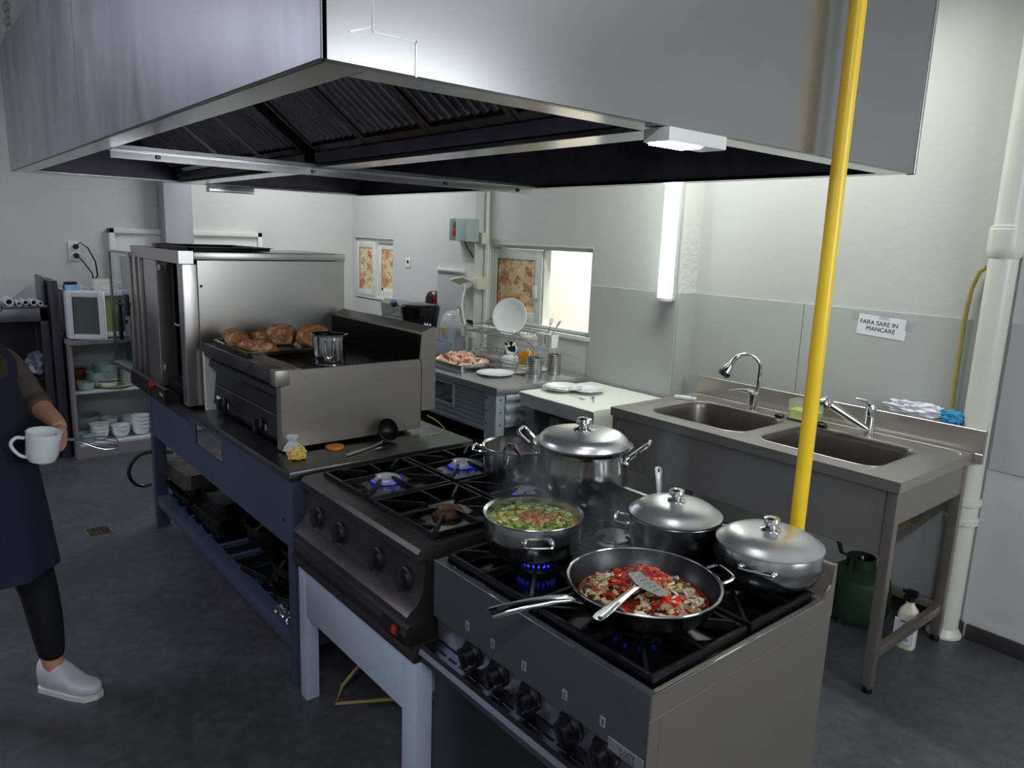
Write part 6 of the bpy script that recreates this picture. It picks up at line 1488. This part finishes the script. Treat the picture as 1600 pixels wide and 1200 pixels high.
# microwave with its door ajar
t = thing('microwave', 'small white microwave oven with its door ajar on the open cupboard', 'microwave', (-6.33, 1.16, cz))
m0, m1, n0, n1, p0, p1 = -6.52, -6.15, .935, 1.345, cz+.012, cz+.355
WM = mat('white_microwave', (.82, .83, .84), .3, 0, namp=.02)
b = B(); b.box((m0, n0, p0), (m1-.03, n1, p0+.012), .002).box((m0, n0, p1-.012), (m1-.03, n1, p1), .002).box((m0, n0, p0+.012), (m1-.03, n0+.02, p1-.012), .002).box((m0, n1-.03, p0+.012), (m1-.03, n1, p1-.012), .002).box((m0, n0+.02, p0+.012), (m0+.01, n1-.10, p1-.012))
obj('casing', b, WM, t)
b = B(); frame_box(b, n0+.004, n1, p0, p1, .035, 0, .028, .002)
for v_ in b.bm.verts:
    x, y, z = v_.co; v_.co = Vector((m1-.03+y, x, z))
obj('front_frame', b, WM, t)
GRI = mat('greenish_interior', (.80, .83, .58), .5, 0, namp=.05)
obj('interior', B().box((m1-.10, n0+.021, p0+.013), (m1-.09, n1-.031, p1-.013)).box((m0+.02, n1-.040, p0+.013), (m1-.032, n1-.031, p1-.013)).box((m0+.02, n0+.03, p0+.013), (m1-.032, n1-.040, p0+.018)), GRI, t)
M = TR(m1-.004, n0+.005, 0) @ RZ(math.radians(-34))
b = B(); frame_box(b, 0, .255, p0, p1, .036, -.012, .014, .005)
for v_ in b.bm.verts:
    x, y, z = v_.co; v_.co = Vector((y, x, z))
b.xf(M); dr = obj('door', b, WM, t)
obj('door_window', B().box((-.004, .04, p0+.04), (.008, .218, p1-.04)).xf(M), mat('grey_green_window', (.30, .33, .31), .15, 0), dr)
obj('door_bar', B().box((.015, .22, p0+.015), (.028, .252, p1-.015), .006).xf(M), WM, dr)
for (x, y) in ((m0+.04, n0+.04), (m1-.07, n0+.04), (m0+.04, n1-.04), (m1-.07, n1-.04)):
    obj('foot', B().lathe([(0, cz), (.012, cz), (.012, p0), (0, p0)], (x, y, 0), 10), BLKPL, t)
obj('door_latch', B().box((m1-.002, n1-.03, p0+.10), (m1+.006, n1-.015, p0+.125), .002), BLKPL, t)
t = thing('small_carton', 'small black and blue carton on top of the microwave', 'carton', (-6.30, 1.0, p1))
obj('carton', B().box((-6.38, .95, p1), (-6.26, 1.06, p1+.04), .002), mat('white_blue_carton', (.55, .68, .80), .5, 0, nscale=12, namp=.3), t)
obj('dark_pack', B().box((-6.36, .955, p1+.041), (-6.27, 1.03, p1+.06), .003), BLKPL, t)
tag(obj('cling_wrapped_box', B().box((-6.42, 1.13, p1+.001), (-6.22, 1.30, p1+.075), .012, 3), mat('wrapped_white', (.80, .80, .76), .2, 0, nscale=15, namp=.08, bump=.5, bscale=40)), 'white box wrapped in cling film on top of the microwave', 'box')
tag(obj('paper_packet', B().box((-6.42, 1.32, p1+.001), (-6.28, 1.344, p1+.05), .004), PAPER), 'white paper packet beside the cling wrapped box', 'packet')
# crockery: stacks
TEAL = mat('pale_teal_ceramic', (.74, .82, .80), .2, 0, namp=.01, coat=.3)
def bowl(name, lab, x, y, z, R_, h, m_, grp, rb=None):
    o = obj(name, bowl_mesh(R_, h, rb, .003, 0, 28).xf(TR(x, y, z)), m_); tag(o, lab, 'bowl' if 'bowl' in name else 'plate', grp); return o
G = 'white bowls on the lowest cupboard shelf'
o3 = ['bottom', 'second', 'third', 'top']
zs_ = .111
for j, (x, y, nn_, lb) in enumerate(((-6.26, 1.10, 3, 'left stack'), (-6.26, 1.25, 2, 'middle stack'), (-6.26, 1.395, 4, 'right stack'), (-6.42, 1.20, 3, 'stack behind the left one'), (-6.42, 1.36, 3, 'rear right stack'))):
    for i in range(nn_):
        od = ['bottom', 'middle', 'top'][i] if nn_ == 3 else (['bottom', 'top'][i] if nn_ == 2 else o3[i])
        bowl('white_bowl', '%s white bowl in the %s on the lowest cupboard shelf' % (od, lb), x, y, zs_+.030*i, .066, .066, CERAM, G, .028)
b = bowl('glass_bowl', 'large greenish glass bowl at the left rear of the lowest cupboard shelf', -6.46, 1.02, zs_, .13, .16, mat('tinted_glass', (.72, .80, .79), .1, 0, namp=0, alpha=.7), None, .07)
bowl('glass_bowl', 'small clear glass bowl at the front left of the lowest cupboard shelf', -6.22, 1.005, zs_, .055, .075, mat('tinted_glass', (0, 0, 0)), None, .045)
z2 = .511; G2 = 'teal tinted bowls and plates on the upper cupboard shelf'
for j, (x, y, nn_, R_, h, lb, nm) in enumerate(((-6.40, 1.20, 6, .085, .045, 'tall stack', 'teal_bowl'), (-6.42, 1.365, 7, .075, .04, 'right hand stack', 'teal_bowl'), (-6.34, 1.13, 4, .075, .045, 'front stack', 'teal_bowl'))):
    for i in range(nn_):
        bowl(nm, 'pale teal bowl, %s in the %s of the upper cupboard shelf' % (['bottom', 'second', 'third', 'fourth', 'fifth', 'sixth', 'seventh'][i], lb), x, y, z2+.024*i, R_, h, TEAL, G2, R_*.6)
tag(obj('glass_dish', bowl_mesh(.06, .06, .045).xf(TR(-6.25, 1.03, z2)), mat('tinted_glass', (0, 0, 0))), 'clear glass dish at the front left of the upper cupboard shelf', 'dish')
tag(obj('oval_plate', B().lathe([(0, 0), (.08, 0), (.135, .012), (.138, .015), (.08, .006), (0, .006)], (0, 0, 0), 36).xf(TR(-6.30, 1.235, z2+.0)), mat('cream_ceramic', (.82, .80, .72), .2, 0)), 'wide cream plate with dark rim at the front of the upper shelf', 'plate')
t = thing('rimmed_bowl', 'cream bowl with a black rim standing on the wide plate', 'bowl', (-6.28, 1.19, z2+.012))
obj('bowl', bowl_mesh(.065, .05, .05).xf(TR(-6.28, 1.19, z2+.008)), mat('cream_ceramic', (0, 0, 0)), t)
obj('rim', B().tube([(-6.28+.068*math.cos(a), 1.19+.068*math.sin(a), z2+.054) for a in [2*PI*i/32 for i in range(32)]], .005, 6, True), BLKPL, t)
tag(obj('brown_pot', bowl_mesh(.06, .07, .05).xf(TR(-6.44, 1.01, z2+.062)), CERAMB), 'brown pot at the left rear of the upper cupboard shelf, on another pot', 'pot')
tag(obj('pink_pot', B().lathe([(0, 0), (.055, 0), (.06, .06), (0, .06)], (-6.44, 1.01, z2), 24), mat('pinkish', (.70, .52, .45), .5, 0)), 'pinkish pot below the brown pot on the upper cupboard shelf', 'pot')
tag(obj('dark_dish', bowl_mesh(.075, .03, .05).xf(TR(-6.28, 1.475, z2)), mat('dark_glaze', (.10, .13, .12), .2, 0)), 'dark green glazed dish at the right end of the upper cupboard shelf', 'dish')
# ================================================================ STEEL WALL TABLES with rolls
LIL = steel('lilac_steel', .62, .35, (1, 1, 1), tint=(.96, .95, 1.02))
def wall_table(x0, x1, y0, y1, z, lab):
    t = thing('steel_side_table', lab, 'table', ((x0+x1)/2, (y0+y1)/2, 0))
    obj('table_top', B().box((x0, y0, z-.02), (x1, y1, z), .002), LIL, t)
    obj('apron', B().box((x1-.015, y0, z-.115), (x1, y1, z-.021), .002), LIL, t)
    obj('lower_shelf', B().box((x0, y0+.01, .60), (x1-.02, y1-.01, .62)), mat('dark_shelf_sheet', (0, 0, 0)), t)
    obj('rear_panel', B().box((x0-.02, y0, .1), (x0-.005, y1, z-.1)), LAMD, t)
    for (x, y) in ((x0, y0), (x1-.05, y0), (x0, y1-.05), (x1-.05, y1-.05)):
        obj('leg', B().box((x, y, 0), (x+.05, y+.05, z-.02), .002), LAMD, t)
wall_table(-6.70, -6.28, -.60, .83, 1.155, 'tall steel table along the left wall, behind the person')
wall_table(-6.70, -6.28, 1.66, 2.45, 1.155, 'tall steel table along the left wall, behind the oven door')
obj_p = tag(obj('dark_partition', B().box((-6.70, .845, 0), (-6.25, .90, 1.33), .003), mat('dark_lilac_panel', (.27, .25, .30), .35, .3)), 'tall dark upright panel between the steel table and the microwave cupboard', 'panel')
tag(obj('grey_board', B().box((-6.60, .805, 1.156), (-6.34, .825, 1.36), .003), mat('grey_board', (.42, .41, .44), .4, .3)), 'thin grey board standing at the end of the left steel table', 'board')
ROLL = mat('white_roll_paper', (.80, .79, .80), .6, 0, namp=.04)
for i, (y, r, x, lb) in enumerate(((.60, .028, -6.36, 'largest white paper tube at the left on the steel table'), (.655, .016, -6.34, 'small white tube beside the largest one on the steel table'), (.70, .02, -6.38, 'middle white paper tube on the steel table'), (.745, .022, -6.34, 'white tube right of the middle one on the steel table'), (.785, .016, -6.33, 'last white tube at the right end of the steel table'), (1.72, .018, -6.34, 'first white tube seen through the oven door glass'), (1.78, .018, -6.36, 'second white tube seen through the oven door glass'), (1.86, .028, -6.34, 'larger white tube seen through the oven door glass'))):
    b = B().lathe([(r*.68, -.12), (r, -.12), (r, .10), (r*.68, .10), (r*.68, -.12)], (x, y, 1.156+r), 20, RY(PI/2))
    t = thing('paper_tube', lb, 'tube', (x, y, 1.156), 'paper tubes on the steel side tables')
    obj('tube', b, ROLL, t); obj('bore', B().lathe([(0, .05), (r*.67, .05), (r*.67, .052), (0, .052)], (x, y, 1.156+r), 16, RY(PI/2)), INK, t)
t_ = B().blob((-6.45, .76, .70), (.12, .08, .085), .5, 3, 3, 17)
tag(obj('clear_bag', t_, mat('thin_grey_bag', (.55, .55, .60), .2, 0, alpha=.6, bump=.8, bscale=30), ang=20), 'shiny grey plastic bag on the shelf of the left steel table', 'bag')
for i, (y, c_, lb) in enumerate(((1.74, (.55, .35, .40), 'pinkish packet on the shelf seen behind the oven door'), (1.86, (.75, .72, .70), 'white packet on the shelf seen behind the oven door'), (1.97, (.60, .45, .28), 'brown packet on the shelf seen behind the oven door'))):
    tag(obj('food_packet', B().box((-6.50, y-.045, .621), (-6.36, y+.045, .74-.02*i), .015, 3), mat('packet_%d' % i, c_, .4, 0, namp=.2, nscale=20)), lb, 'packet')
# ================================================================ PERSON walking in from the left
def skin_mesh(name, verts, edges, rad, mats, parent, root=0, sub=2, post=None, label=None):
    me = bpy.data.meshes.new('tmp'); me.from_pydata([Vector(v) for v in verts], edges, [])
    o = bpy.data.objects.new('tmp', me); COL.objects.link(o)
    md = o.modifiers.new('s', 'SKIN'); md.use_smooth_shade = True; md.branch_smoothing = .6
    for i, r in enumerate(rad):
        sv = me.skin_vertices[0].data[i]; sv.radius = r if isinstance(r, tuple) else (r, r); sv.use_root = (i == root)
    sb = o.modifiers.new('u', 'SUBSURF'); sb.levels = sub; sb.render_levels = sub
    bpy.context.view_layer.update()
    m2 = bpy.data.meshes.new_from_object(o.evaluated_get(bpy.context.evaluated_depsgraph_get()))
    b = B(); b.bm.from_mesh(m2); bpy.data.objects.remove(o, do_unlink=True); bpy.data.meshes.remove(m2)
    if post: post(b)
    return obj(name, b, mats, parent, label, ang=75)
PX, PY = -3.06, .125
HD = math.radians(38)                       # heading: towards +x and +y
F = Vector((math.cos(HD), math.sin(HD), 0)); Lf = Vector((-F.y, F.x, 0)); UP = Vector((0, 0, 1))
SC = .94
def W(f, l, z): return Vector((PX, PY, 0))+F*f+Lf*l+UP*(z*SC)      # forward, her left, up
pr = thing('person', 'person in navy apron and taupe top walking with a white cup, at the left edge', 'person', (PX, PY, 0))
# her left arm (image right) forward with the whisk, her right arm (image left) out of frame holding in
V = {}
pts = [('pelvis', W(0, 0, .92), .135), ('waist', W(.01, 0, 1.06), .125), ('chest', W(.02, 0, 1.22), .145), ('upper', W(.015, 0, 1.33), .12), ('neckb', W(.01, 0, 1.40), .06), ('neck', W(.03, 0, 1.455), .047),
       ('lsh', W(.01, .165, 1.345), .062), ('lel', W(.03, .255, 1.17), .045), ('lwr', W(.235, .150, 1.125), .029), ('lpalm', W(.283, .118, 1.105), .027),
       ('rsh', W(.01, -.165, 1.345), .062), ('rel', W(-.04, -.24, 1.12), .043), ('rwr', W(.0, -.26, .90), .028), ('rpalm', W(.03, -.26, .845), .026),
       ('lhip', W(.0, .085, .84), .098), ('lkn', W(.13, .11, .49), .058), ('lan', W(.155, .125, .10), .038), ('lft', W(.24, .13, .05), .03),
       ('rhip', W(.0, -.085, .84), .098), ('rkn', W(-.02, -.10, .47), .058), ('ran', W(-.22, -.10, .16), .038), ('rft', W(-.14, -.10, .06), .03)]
idx = {n: i for i, (n, _, _) in enumerate(pts)}
ed = [('pelvis', 'waist'), ('waist', 'chest'), ('chest', 'upper'), ('upper', 'neckb'), ('neckb', 'neck'), ('upper', 'lsh'), ('lsh', 'lel'), ('lel', 'lwr'), ('lwr', 'lpalm'), ('upper', 'rsh'), ('rsh', 'rel'), ('rel', 'rwr'), ('rwr', 'rpalm'),
      ('pelvis', 'lhip'), ('lhip', 'lkn'), ('lkn', 'lan'), ('lan', 'lft'), ('pelvis', 'rhip'), ('rhip', 'rkn'), ('rkn', 'ran'), ('ran', 'rft')]
# head appended to the body mesh, sculpted from a sphere
def add_head(b):
    n0 = len(b.bm.verts)
    C_ = W(.055, 0, 1.555); R_ = .105
    r = bmesh.ops.create_icosphere(b.bm, subdivisions=5, radius=1)
    for v in r['verts']:
        d = v.co.copy(); x, y, z = d     # x forward, y left, z up
        f = .098*x; l = .074*y; u = .118*z
        if z < 0: l *= 1-.28*(-z)**1.3; f *= 1-.10*(-z)
        if z < -.3 and x > 0: f += .012*(-z)          # chin
        g = lambda yy, zz, s: math.exp(-((y-yy)**2+(z-zz)**2)/s)
        if x > 0:
            f += .020*g(0, -.20, .010)+.011*g(0, -.05, .009)+.006*g(0, .08, .02)   # nose and bridge
            f -= .011*(g(.36, .03, .018)+g(-.36, .03, .018))                       # eye sockets
            f += .006*(g(.36, .22, .02)+g(-.36, .22, .02))+.005*(g(.5, -.25, .05)+g(-.5, -.25, .05))
            f += .008*math.exp(-(y/.26)**2)*(math.exp(-((z+.46)**2)/.0016)+math.exp(-((z+.56)**2)/.002))-.006*math.exp(-(y/.28)**2-((z+.51)**2)/.0005)
        v.co = C_+F*f+Lf*l+UP*u
    for s_ in (-1, 1):
        b.blob(C_+Lf*s_*.076+F*(-.005)-UP*.008, (.018, .010, .030), .15, 3, 3, 3, RZ(HD))
body = skin_mesh('body', [p for _, p, _ in pts], [(idx[a], idx[c]) for a, c in ed], [r for _, _, r in pts], SKIN, pr, 0, 2, add_head)
HC = W(.055, 0, 1.555)
EYEW = mat('eye_white', (.85, .84, .82), .2, 0, namp=0); LIP = mat('lips', (.62, .32, .30), .45, 0, namp=0)
for s_ in (-1, 1):
    e = obj('eye', B().blob(HC+F*.0815+Lf*s_*.027+UP*.004, (.0125, .0125, .010), 0, 1, 3), EYEW, pr)
    obj('iris', B().blob(HC+F*.0915+Lf*s_*.027+UP*.004, (.0035, .0055, .0055), 0, 1, 2, 0, RZ(HD)), mat('dark_iris', (.15, .09, .06), .15, 0, namp=0), e)
    b = B().tube([HC+F*(.094-.008*abs(k-1))+Lf*s_*(.014+.014*k)+UP*(.027+.004*(1-abs(k-1))) for k in range(3)], [.002, .003, .0015], 6); obj('eyebrow', b, HAIR, pr)
b = B()
for dz in (-.0025, .0025): b.tube([HC+F*(.0985-.030*(k/2)**2)+Lf*.010*k+UP*(-.0605+dz) for k in (-2, -1, 0, 1, 2)], [.0012, .003, .0036, .003, .0012], 8)
obj('lips', b, LIP, pr)
b = B()
for s_ in (-1, 1):
    b.tube([HC+F*.106+Lf*(s_*.030+.021*math.cos(a))+UP*(.002+.015*math.sin(a)) for a in [2*PI*i/20 for i in range(20)]], .0014, 6, True)
    b.tube([HC+F*.104+Lf*s_*.051+UP*.004, HC+F*.03+Lf*s_*.078+UP*.010, HC-F*.01+Lf*s_*.080+UP*.004], .0014, 6)
b.tube([HC+F*.108+Lf*-.009+UP*.006, HC+F*.110+UP*.008, HC+F*.108+Lf*.009+UP*.006], .0014, 6)
obj('glasses', b, BLKPL, pr)
# hair pulled back with a bun
b = B(); r = bmesh.ops.create_icosphere(b.bm, subdivisions=4, radius=1)
dele = []
for v in r['verts']:
    x, y, z = v.co
    if z < -.55 or (x > .12 and z < .52-.15*(1-abs(y))) or (x > -.15 and abs(y) > .3 and z < .05+.5*max(0, x)): dele.append(v)
    k = 1+.02*noise.noise(Vector((x*6, y*22, z*3)))
    f = .107*x*k; l = .083*y*k; u = .125*z*k
    if z < 0: l *= 1-.2*(-z)
    v.co = HC+F*f+Lf*l+UP*u
bmesh.ops.delete(b.bm, geom=dele, context='VERTS')
bmesh.ops.solidify(b.bm, geom=b.bm.faces[:], thickness=.008)
b.blob(HC-F*.125+UP*.02, (.040, .045, .045), .12, 5, 3, 4, RZ(HD))
obj('hair', b, HAIR, pr, ang=60)
# clothing
def sub_(names, edges, scale, extra=None):
    ii = {n: k for k, n in enumerate(names)}
    P = [pts[idx[n]][1] for n in names]; Rr = [pts[idx[n]][2]*scale+.004 for n in names]
    return P, [(ii[a], ii[c]) for a, c in edges], Rr
def lerpv(a, c, k): return pts[idx[a]][1].lerp(pts[idx[c]][1], k)
P = [W(0, 0, .86), W(.01, 0, 1.00), W(.01, 0, 1.10), W(.022, 0, 1.23), W(.015, 0, 1.335), W(.012, 0, 1.395), pts[idx['lsh']][1], pts[idx['lel']][1], lerpv('lel', 'lwr', .55), pts[idx['rsh']][1], pts[idx['rel']][1], lerpv('rel', 'rwr', .55)]
Rr = [.158, .148, .142, .158, .130, .068, .073, .055, .045, .073, .055, .045]
skin_mesh('top', P, [(0, 1), (1, 2), (2, 3), (3, 4), (4, 5), (4, 6), (6, 7), (7, 8), (4, 9), (9, 10), (10, 11)], Rr, BROWNT, pr, 0, 2, label='taupe knitted three quarter sleeve top')
P = [W(0, 0, .95), W(0, 0, .86), W(0, .088, .80), W(.07, .10, .64), pts[idx['lkn']][1], W(.148, .118, .30), W(.155, .125, .13), W(0, -.088, .80), W(-.01, -.098, .62), pts[idx['rkn']][1], W(-.11, -.10, .31), W(-.215, -.10, .165)]
Rr = [.13, .145, .112, .092, .068, .060, .044, .112, .092, .068, .060, .044]
skin_mesh('leggings', P, [(0, 1), (1, 2), (2, 3), (3, 4), (4, 5), (5, 6), (1, 7), (7, 8), (8, 9), (9, 10), (10, 11)], Rr, BLKCL, pr, 0, 2)
# apron: wraps front and sides, from the bib to the thighs, plus straps
def apr(u, v):
    z = 1.31-.74*v
    if v < .28: half = .42+.9*max(0, (v-.02)/.26)**1.6; R1, R2 = .152+.03*(1-v/.28)*0, .168
    else: half = 1.32+.35*min(1, (v-.28)/.2); R1, R2 = .170+.045*(v-.28), .172+.055*(v-.28)
    a = (u-.5)*2*half
    wv = .006*math.sin(a*9+v*3)*max(0, v-.35)*2.2
    f = (R1+.012+wv)*math.cos(a)+.012+.05*max(0, v-.5)*math.cos(a); l = (R2+.018+wv)*math.sin(a)*1.03
    return tuple(W(f, l, z))
b = B().sheet(apr, 48, 40); bmesh.ops.solidify(b.bm, geom=b.bm.faces[:], thickness=.004)
ap = obj('apron', b, NAVY, pr, 'navy blue bib apron', ang=60)
for s_ in (-1, 1):
    P = [W(.160, s_*.070, 1.30), W(.145, s_*.080, 1.365), W(.085, s_*.075, 1.435), W(.0, s_*.055, 1.452), W(-.06, s_*.02, 1.445)]
    b = B(); rings = []
    for i, p in enumerate(P):
        tt = (P[min(i+1, 4)]-P[max(i-1, 0)]).normalized(); sd = Lf*.016+UP*0; nn = tt.cross(Lf).normalized()*.002
        rings.append([p+sd+nn, p-sd+nn, p-sd-nn, p+sd-nn])
    b.loft(rings, True, True); obj('strap', b, NAVY, ap)
# shoes
def shoe(f0, l0, z0, pitch):
    b = B(); rings = []
    for (x, w_, h, zb) in ((-.075, .020, .060, .012), (-.065, .036, .118, .002), (-.02, .042, .128, 0), (.03, .042, .100, 0), (.09, .045, .055, 0), (.14, .043, .045, .004), (.168, .024, .032, .010), (.176, .008, .022, .014)):
        rings.append([(x, w_*math.copysign(abs(math.cos(a))**.7, math.cos(a)), zb+h*.5+h*.5*math.copysign(abs(math.sin(a))**.75, math.sin(a))) for a in [2*PI*k/20 for k in range(20)]])
    b.loft(rings, True, True)
    Mx = Matrix(((F.x, Lf.x, 0, PX), (F.y, Lf.y, 0, PY), (0, 0, 1, 0), (0, 0, 0, 1))) @ TR(f0, l0, z0) @ RY(pitch)
    s_ = obj('shoe', b.xf(Mx), SHOE, pr, ang=50)
    b = B(); pl_ = [(x, w_) for x, w_ in ((-.08, .018), (-.065, .036), (0, .040), (.09, .048), (.145, .045), (.178, .015))]
    loop = [(x, w_) for x, w_ in pl_]+[(x, -w_) for x, w_ in reversed(pl_)]
    b.loft([[(x, y, -.012) for x, y in loop], [(x, y, .008) for x, y in loop]], True, True).xf(Mx); obj('sole', b, WHPL, s_)
shoe(.17, .13, .013, 0); shoe(-.20, -.10, .075, .55)
# hands: palm plus five separate fingers, closed on the cup and whisk
def hand(name, wr, palm, side, curl, dirs, lab=None):
    """wr wrist point, palm centre, dirs: finger direction, palm normal (towards held thing)"""
    d, nrm = Vector(dirs[0]).normalized(), Vector(dirs[1]).normalized(); s = d.cross(nrm).normalized()*side
    verts = [wr, wr.lerp(palm, .6), palm]; edges = [(0, 1), (1, 2)]; rad = [.024, .024, .026]
    lens = (.062, .072, .068, .052)
    for k in range(4):
        base = palm+s*(.024-.016*k)+d*.018
        p0 = len(verts); verts.append(base); edges.append((2, p0)); rad.append(.0105)
        q = base; ang_ = 0
        for j, fr in enumerate((.45, .30, .25)):
            ang_ += curl*(.9, 1.1, .8)[j]
            q = q+(d*math.cos(ang_)+nrm*math.sin(ang_))*lens[k]*fr
            verts.append(q); edges.append((len(verts)-2 if j else p0, len(verts)-1)); rad.append((.0095, .0088, .0075)[j])
    base = wr.lerp(palm, .45)+s*.022; p0 = len(verts); verts.append(base); edges.append((1, p0)); rad.append(.013)
    q = base
    for j, fr in enumerate((.032, .026)):
        q = q+(s*(.55-.3*j)+d*.6+nrm*(.55+.2*j)).normalized()*fr; verts.append(q); edges.append((len(verts)-2 if j else p0, len(verts)-1)); rad.append(.0105-.0015*j)
    return skin_mesh(name, verts, edges, rad, SKIN, pr, 1, 2, label=lab)
mugc = Vector((-2.90, .315, .975))
lw = pts[idx['lwr']][1]; lp = pts[idx['lpalm']][1]
hand('hand', lw+(lw-lp)*.1, lp, 1, .75, ((lp-lw)-UP*.01, -UP*.55-Lf*.8))
rw = pts[idx['rwr']][1]; rp = pts[idx['rpalm']][1]
hand('hand', rw+(rw-rp)*.1, rp, -1, .75, ((rp-rw), Lf*.8-UP*.2))
# cup held near the left hand, whisk pointing right
cc = lp+F*.020-Lf*.098-UP*.030
cup = thing('white_cup', 'white cup held by the person in the navy apron', 'cup', tuple(cc-UP*.055))
Mx = TR(*cc) @ RX(-.12) @ RY(.12)
obj('cup', B().lathe([(0, -.055), (.030, -.055), (.040, -.049), (.049, -.026), (.054, .052), (.050, .053), (.045, -.024), (.028, -.049), (0, -.050)], (0, 0, 0), 40).xf(Mx), CERAM, cup)
camd = Vector((-cc.x, -cc.y, 0)).normalized(); lftd = Vector((camd.y, -camd.x, 0))
hv = -Lf*.9+F*.2; hv = Vector((-.10, -.99, 0)).normalized()
obj('handle', B().tube([cc+hv*.050+UP*.034, cc+hv*.072+UP*.038, cc+hv*.088+UP*.022, cc+hv*.084+UP*.0, cc+hv*.066-UP*.024, cc+hv*.044-UP*.034], [.006, .006, .0058, .0055, .0055, .006], 10, sm=5), CERAM, cup)
wdir = Vector((.35, .93, -.16)).normalized()
w0 = lp+nrmw if False else lp-UP*.028-Lf*.012
wh = thing('whisk', 'steel wire whisk held by the person, pointing to the right', 'whisk', tuple(w0))
obj('handle', B().tube([w0-wdir*.05, w0, w0+wdir*.05], [.006, .007, .006], 10), STEEL, wh)
b = B(); q = wdir.to_track_quat('Z', 'Y').to_matrix().to_4x4(); q.translation = w0+wdir*.05
for k in range(5):
    a = PI*k/5; c_, s__ = math.cos(a), math.sin(a)
    loop = [(.003, 0), (.008, .03), (.020, .07), (.024, .10), (.016, .13), (0, .142), (-.016, .13), (-.024, .10), (-.020, .07), (-.008, .03), (-.003, 0)]
    b.tube([(u_*c_, u_*s__, v_) for u_, v_ in loop], .0013, 5)
b.xf(q); obj('wires', b, WIRE, wh)
# ================================================================ STEAM over the pots
def steam(name, lab, c, r, z0, h, dens, seed):
    b = B().lathe([(0, z0), (r*.8, z0), (r*1.0, z0+h*.3), (r*1.1, z0+h*.7), (r*.6, z0+h), (0, z0+h)], (c[0], c[1], 0), 20)
    M = bpy.data.materials.new(name+'_vapour'); M.use_nodes = True; nt = M.node_tree; N = nt.nodes; L = nt.links
    N.remove(N['Principled BSDF']); out = N['Material Output']
    v = N.new('ShaderNodeVolumeScatter'); v.inputs['Color'].default_value = (1, 1, 1, 1); v.inputs['Anisotropy'].default_value = .2
    tc = N.new('ShaderNodeTexCoord'); mp = N.new('ShaderNodeMapping'); mp.inputs['Scale'].default_value = (1, 1, .45); mp.inputs['Location'].default_value = (seed, seed*.7, 0)
    L.new(tc.outputs['Object'], mp.inputs[0])
    n = N.new('ShaderNodeTexNoise'); n.inputs['Scale'].default_value = 11; n.inputs['Detail'].default_value = 3; n.inputs['Distortion'].default_value = 1.2; L.new(mp.outputs[0], n.inputs['Vector'])
    mr = N.new('ShaderNodeMapRange'); mr.inputs[1].default_value = .48; mr.inputs[2].default_value = .75; mr.inputs[3].default_value = 0; mr.inputs[4].default_value = dens; L.new(n.outputs['Fac'], mr.inputs[0])
    g = N.new('ShaderNodeTexCoord'); sp = N.new('ShaderNodeSeparateXYZ'); L.new(g.outputs['Generated'], sp.inputs[0])
    # fade out towards the sides and the top
    def cen(sock):
        a = N.new('ShaderNodeMath'); a.operation = 'SUBTRACT'; a.inputs[1].default_value = .5; L.new(sock, a.inputs[0])
        q = N.new('ShaderNodeMath'); q.operation = 'MULTIPLY'; L.new(a.outputs[0], q.inputs[0]); L.new(a.outputs[0], q.inputs[1]); return q
    ax, ay = cen(sp.outputs[0]), cen(sp.outputs[1])
    ad = N.new('ShaderNodeMath'); ad.operation = 'ADD'; L.new(ax.outputs[0], ad.inputs[0]); L.new(ay.outputs[0], ad.inputs[1])
    fr = N.new('ShaderNodeMapRange'); fr.inputs[1].default_value = .03; fr.inputs[2].default_value = .20; fr.inputs[3].default_value = 1; fr.inputs[4].default_value = 0; L.new(ad.outputs[0], fr.inputs[0])
    fz = N.new('ShaderNodeMapRange'); fz.inputs[1].default_value = .3; fz.inputs[2].default_value = .95; fz.inputs[3].default_value = 1; fz.inputs[4].default_value = 0; L.new(sp.outputs[2], fz.inputs[0])
    m1 = N.new('ShaderNodeMath'); m1.operation = 'MULTIPLY'; L.new(fr.outputs[0], m1.inputs[0]); L.new(fz.outputs[0], m1.inputs[1])
    m2 = N.new('ShaderNodeMath'); m2.operation = 'MULTIPLY'; L.new(m1.outputs[0], m2.inputs[0]); L.new(mr.outputs[0], m2.inputs[1])
    L.new(m2.outputs[0], v.inputs['Density']); L.new(v.outputs[0], out.inputs['Volume'])
    o = obj(name, b, M); tag(o, lab, 'steam', kind='stuff'); return o
steam('steam', 'thin white steam rising from the soup pot', (-1.485, 1.343), .15, .975, .34, 7, 2)
steam('steam', 'faint steam drifting over the left side of the frying pan', (-1.12, 1.33), .16, .955, .28, 6, 5)
steam('steam', 'faint steam at the right side of the stock pot', (-1.44, 1.86), .10, .96, .36, 5, 9)
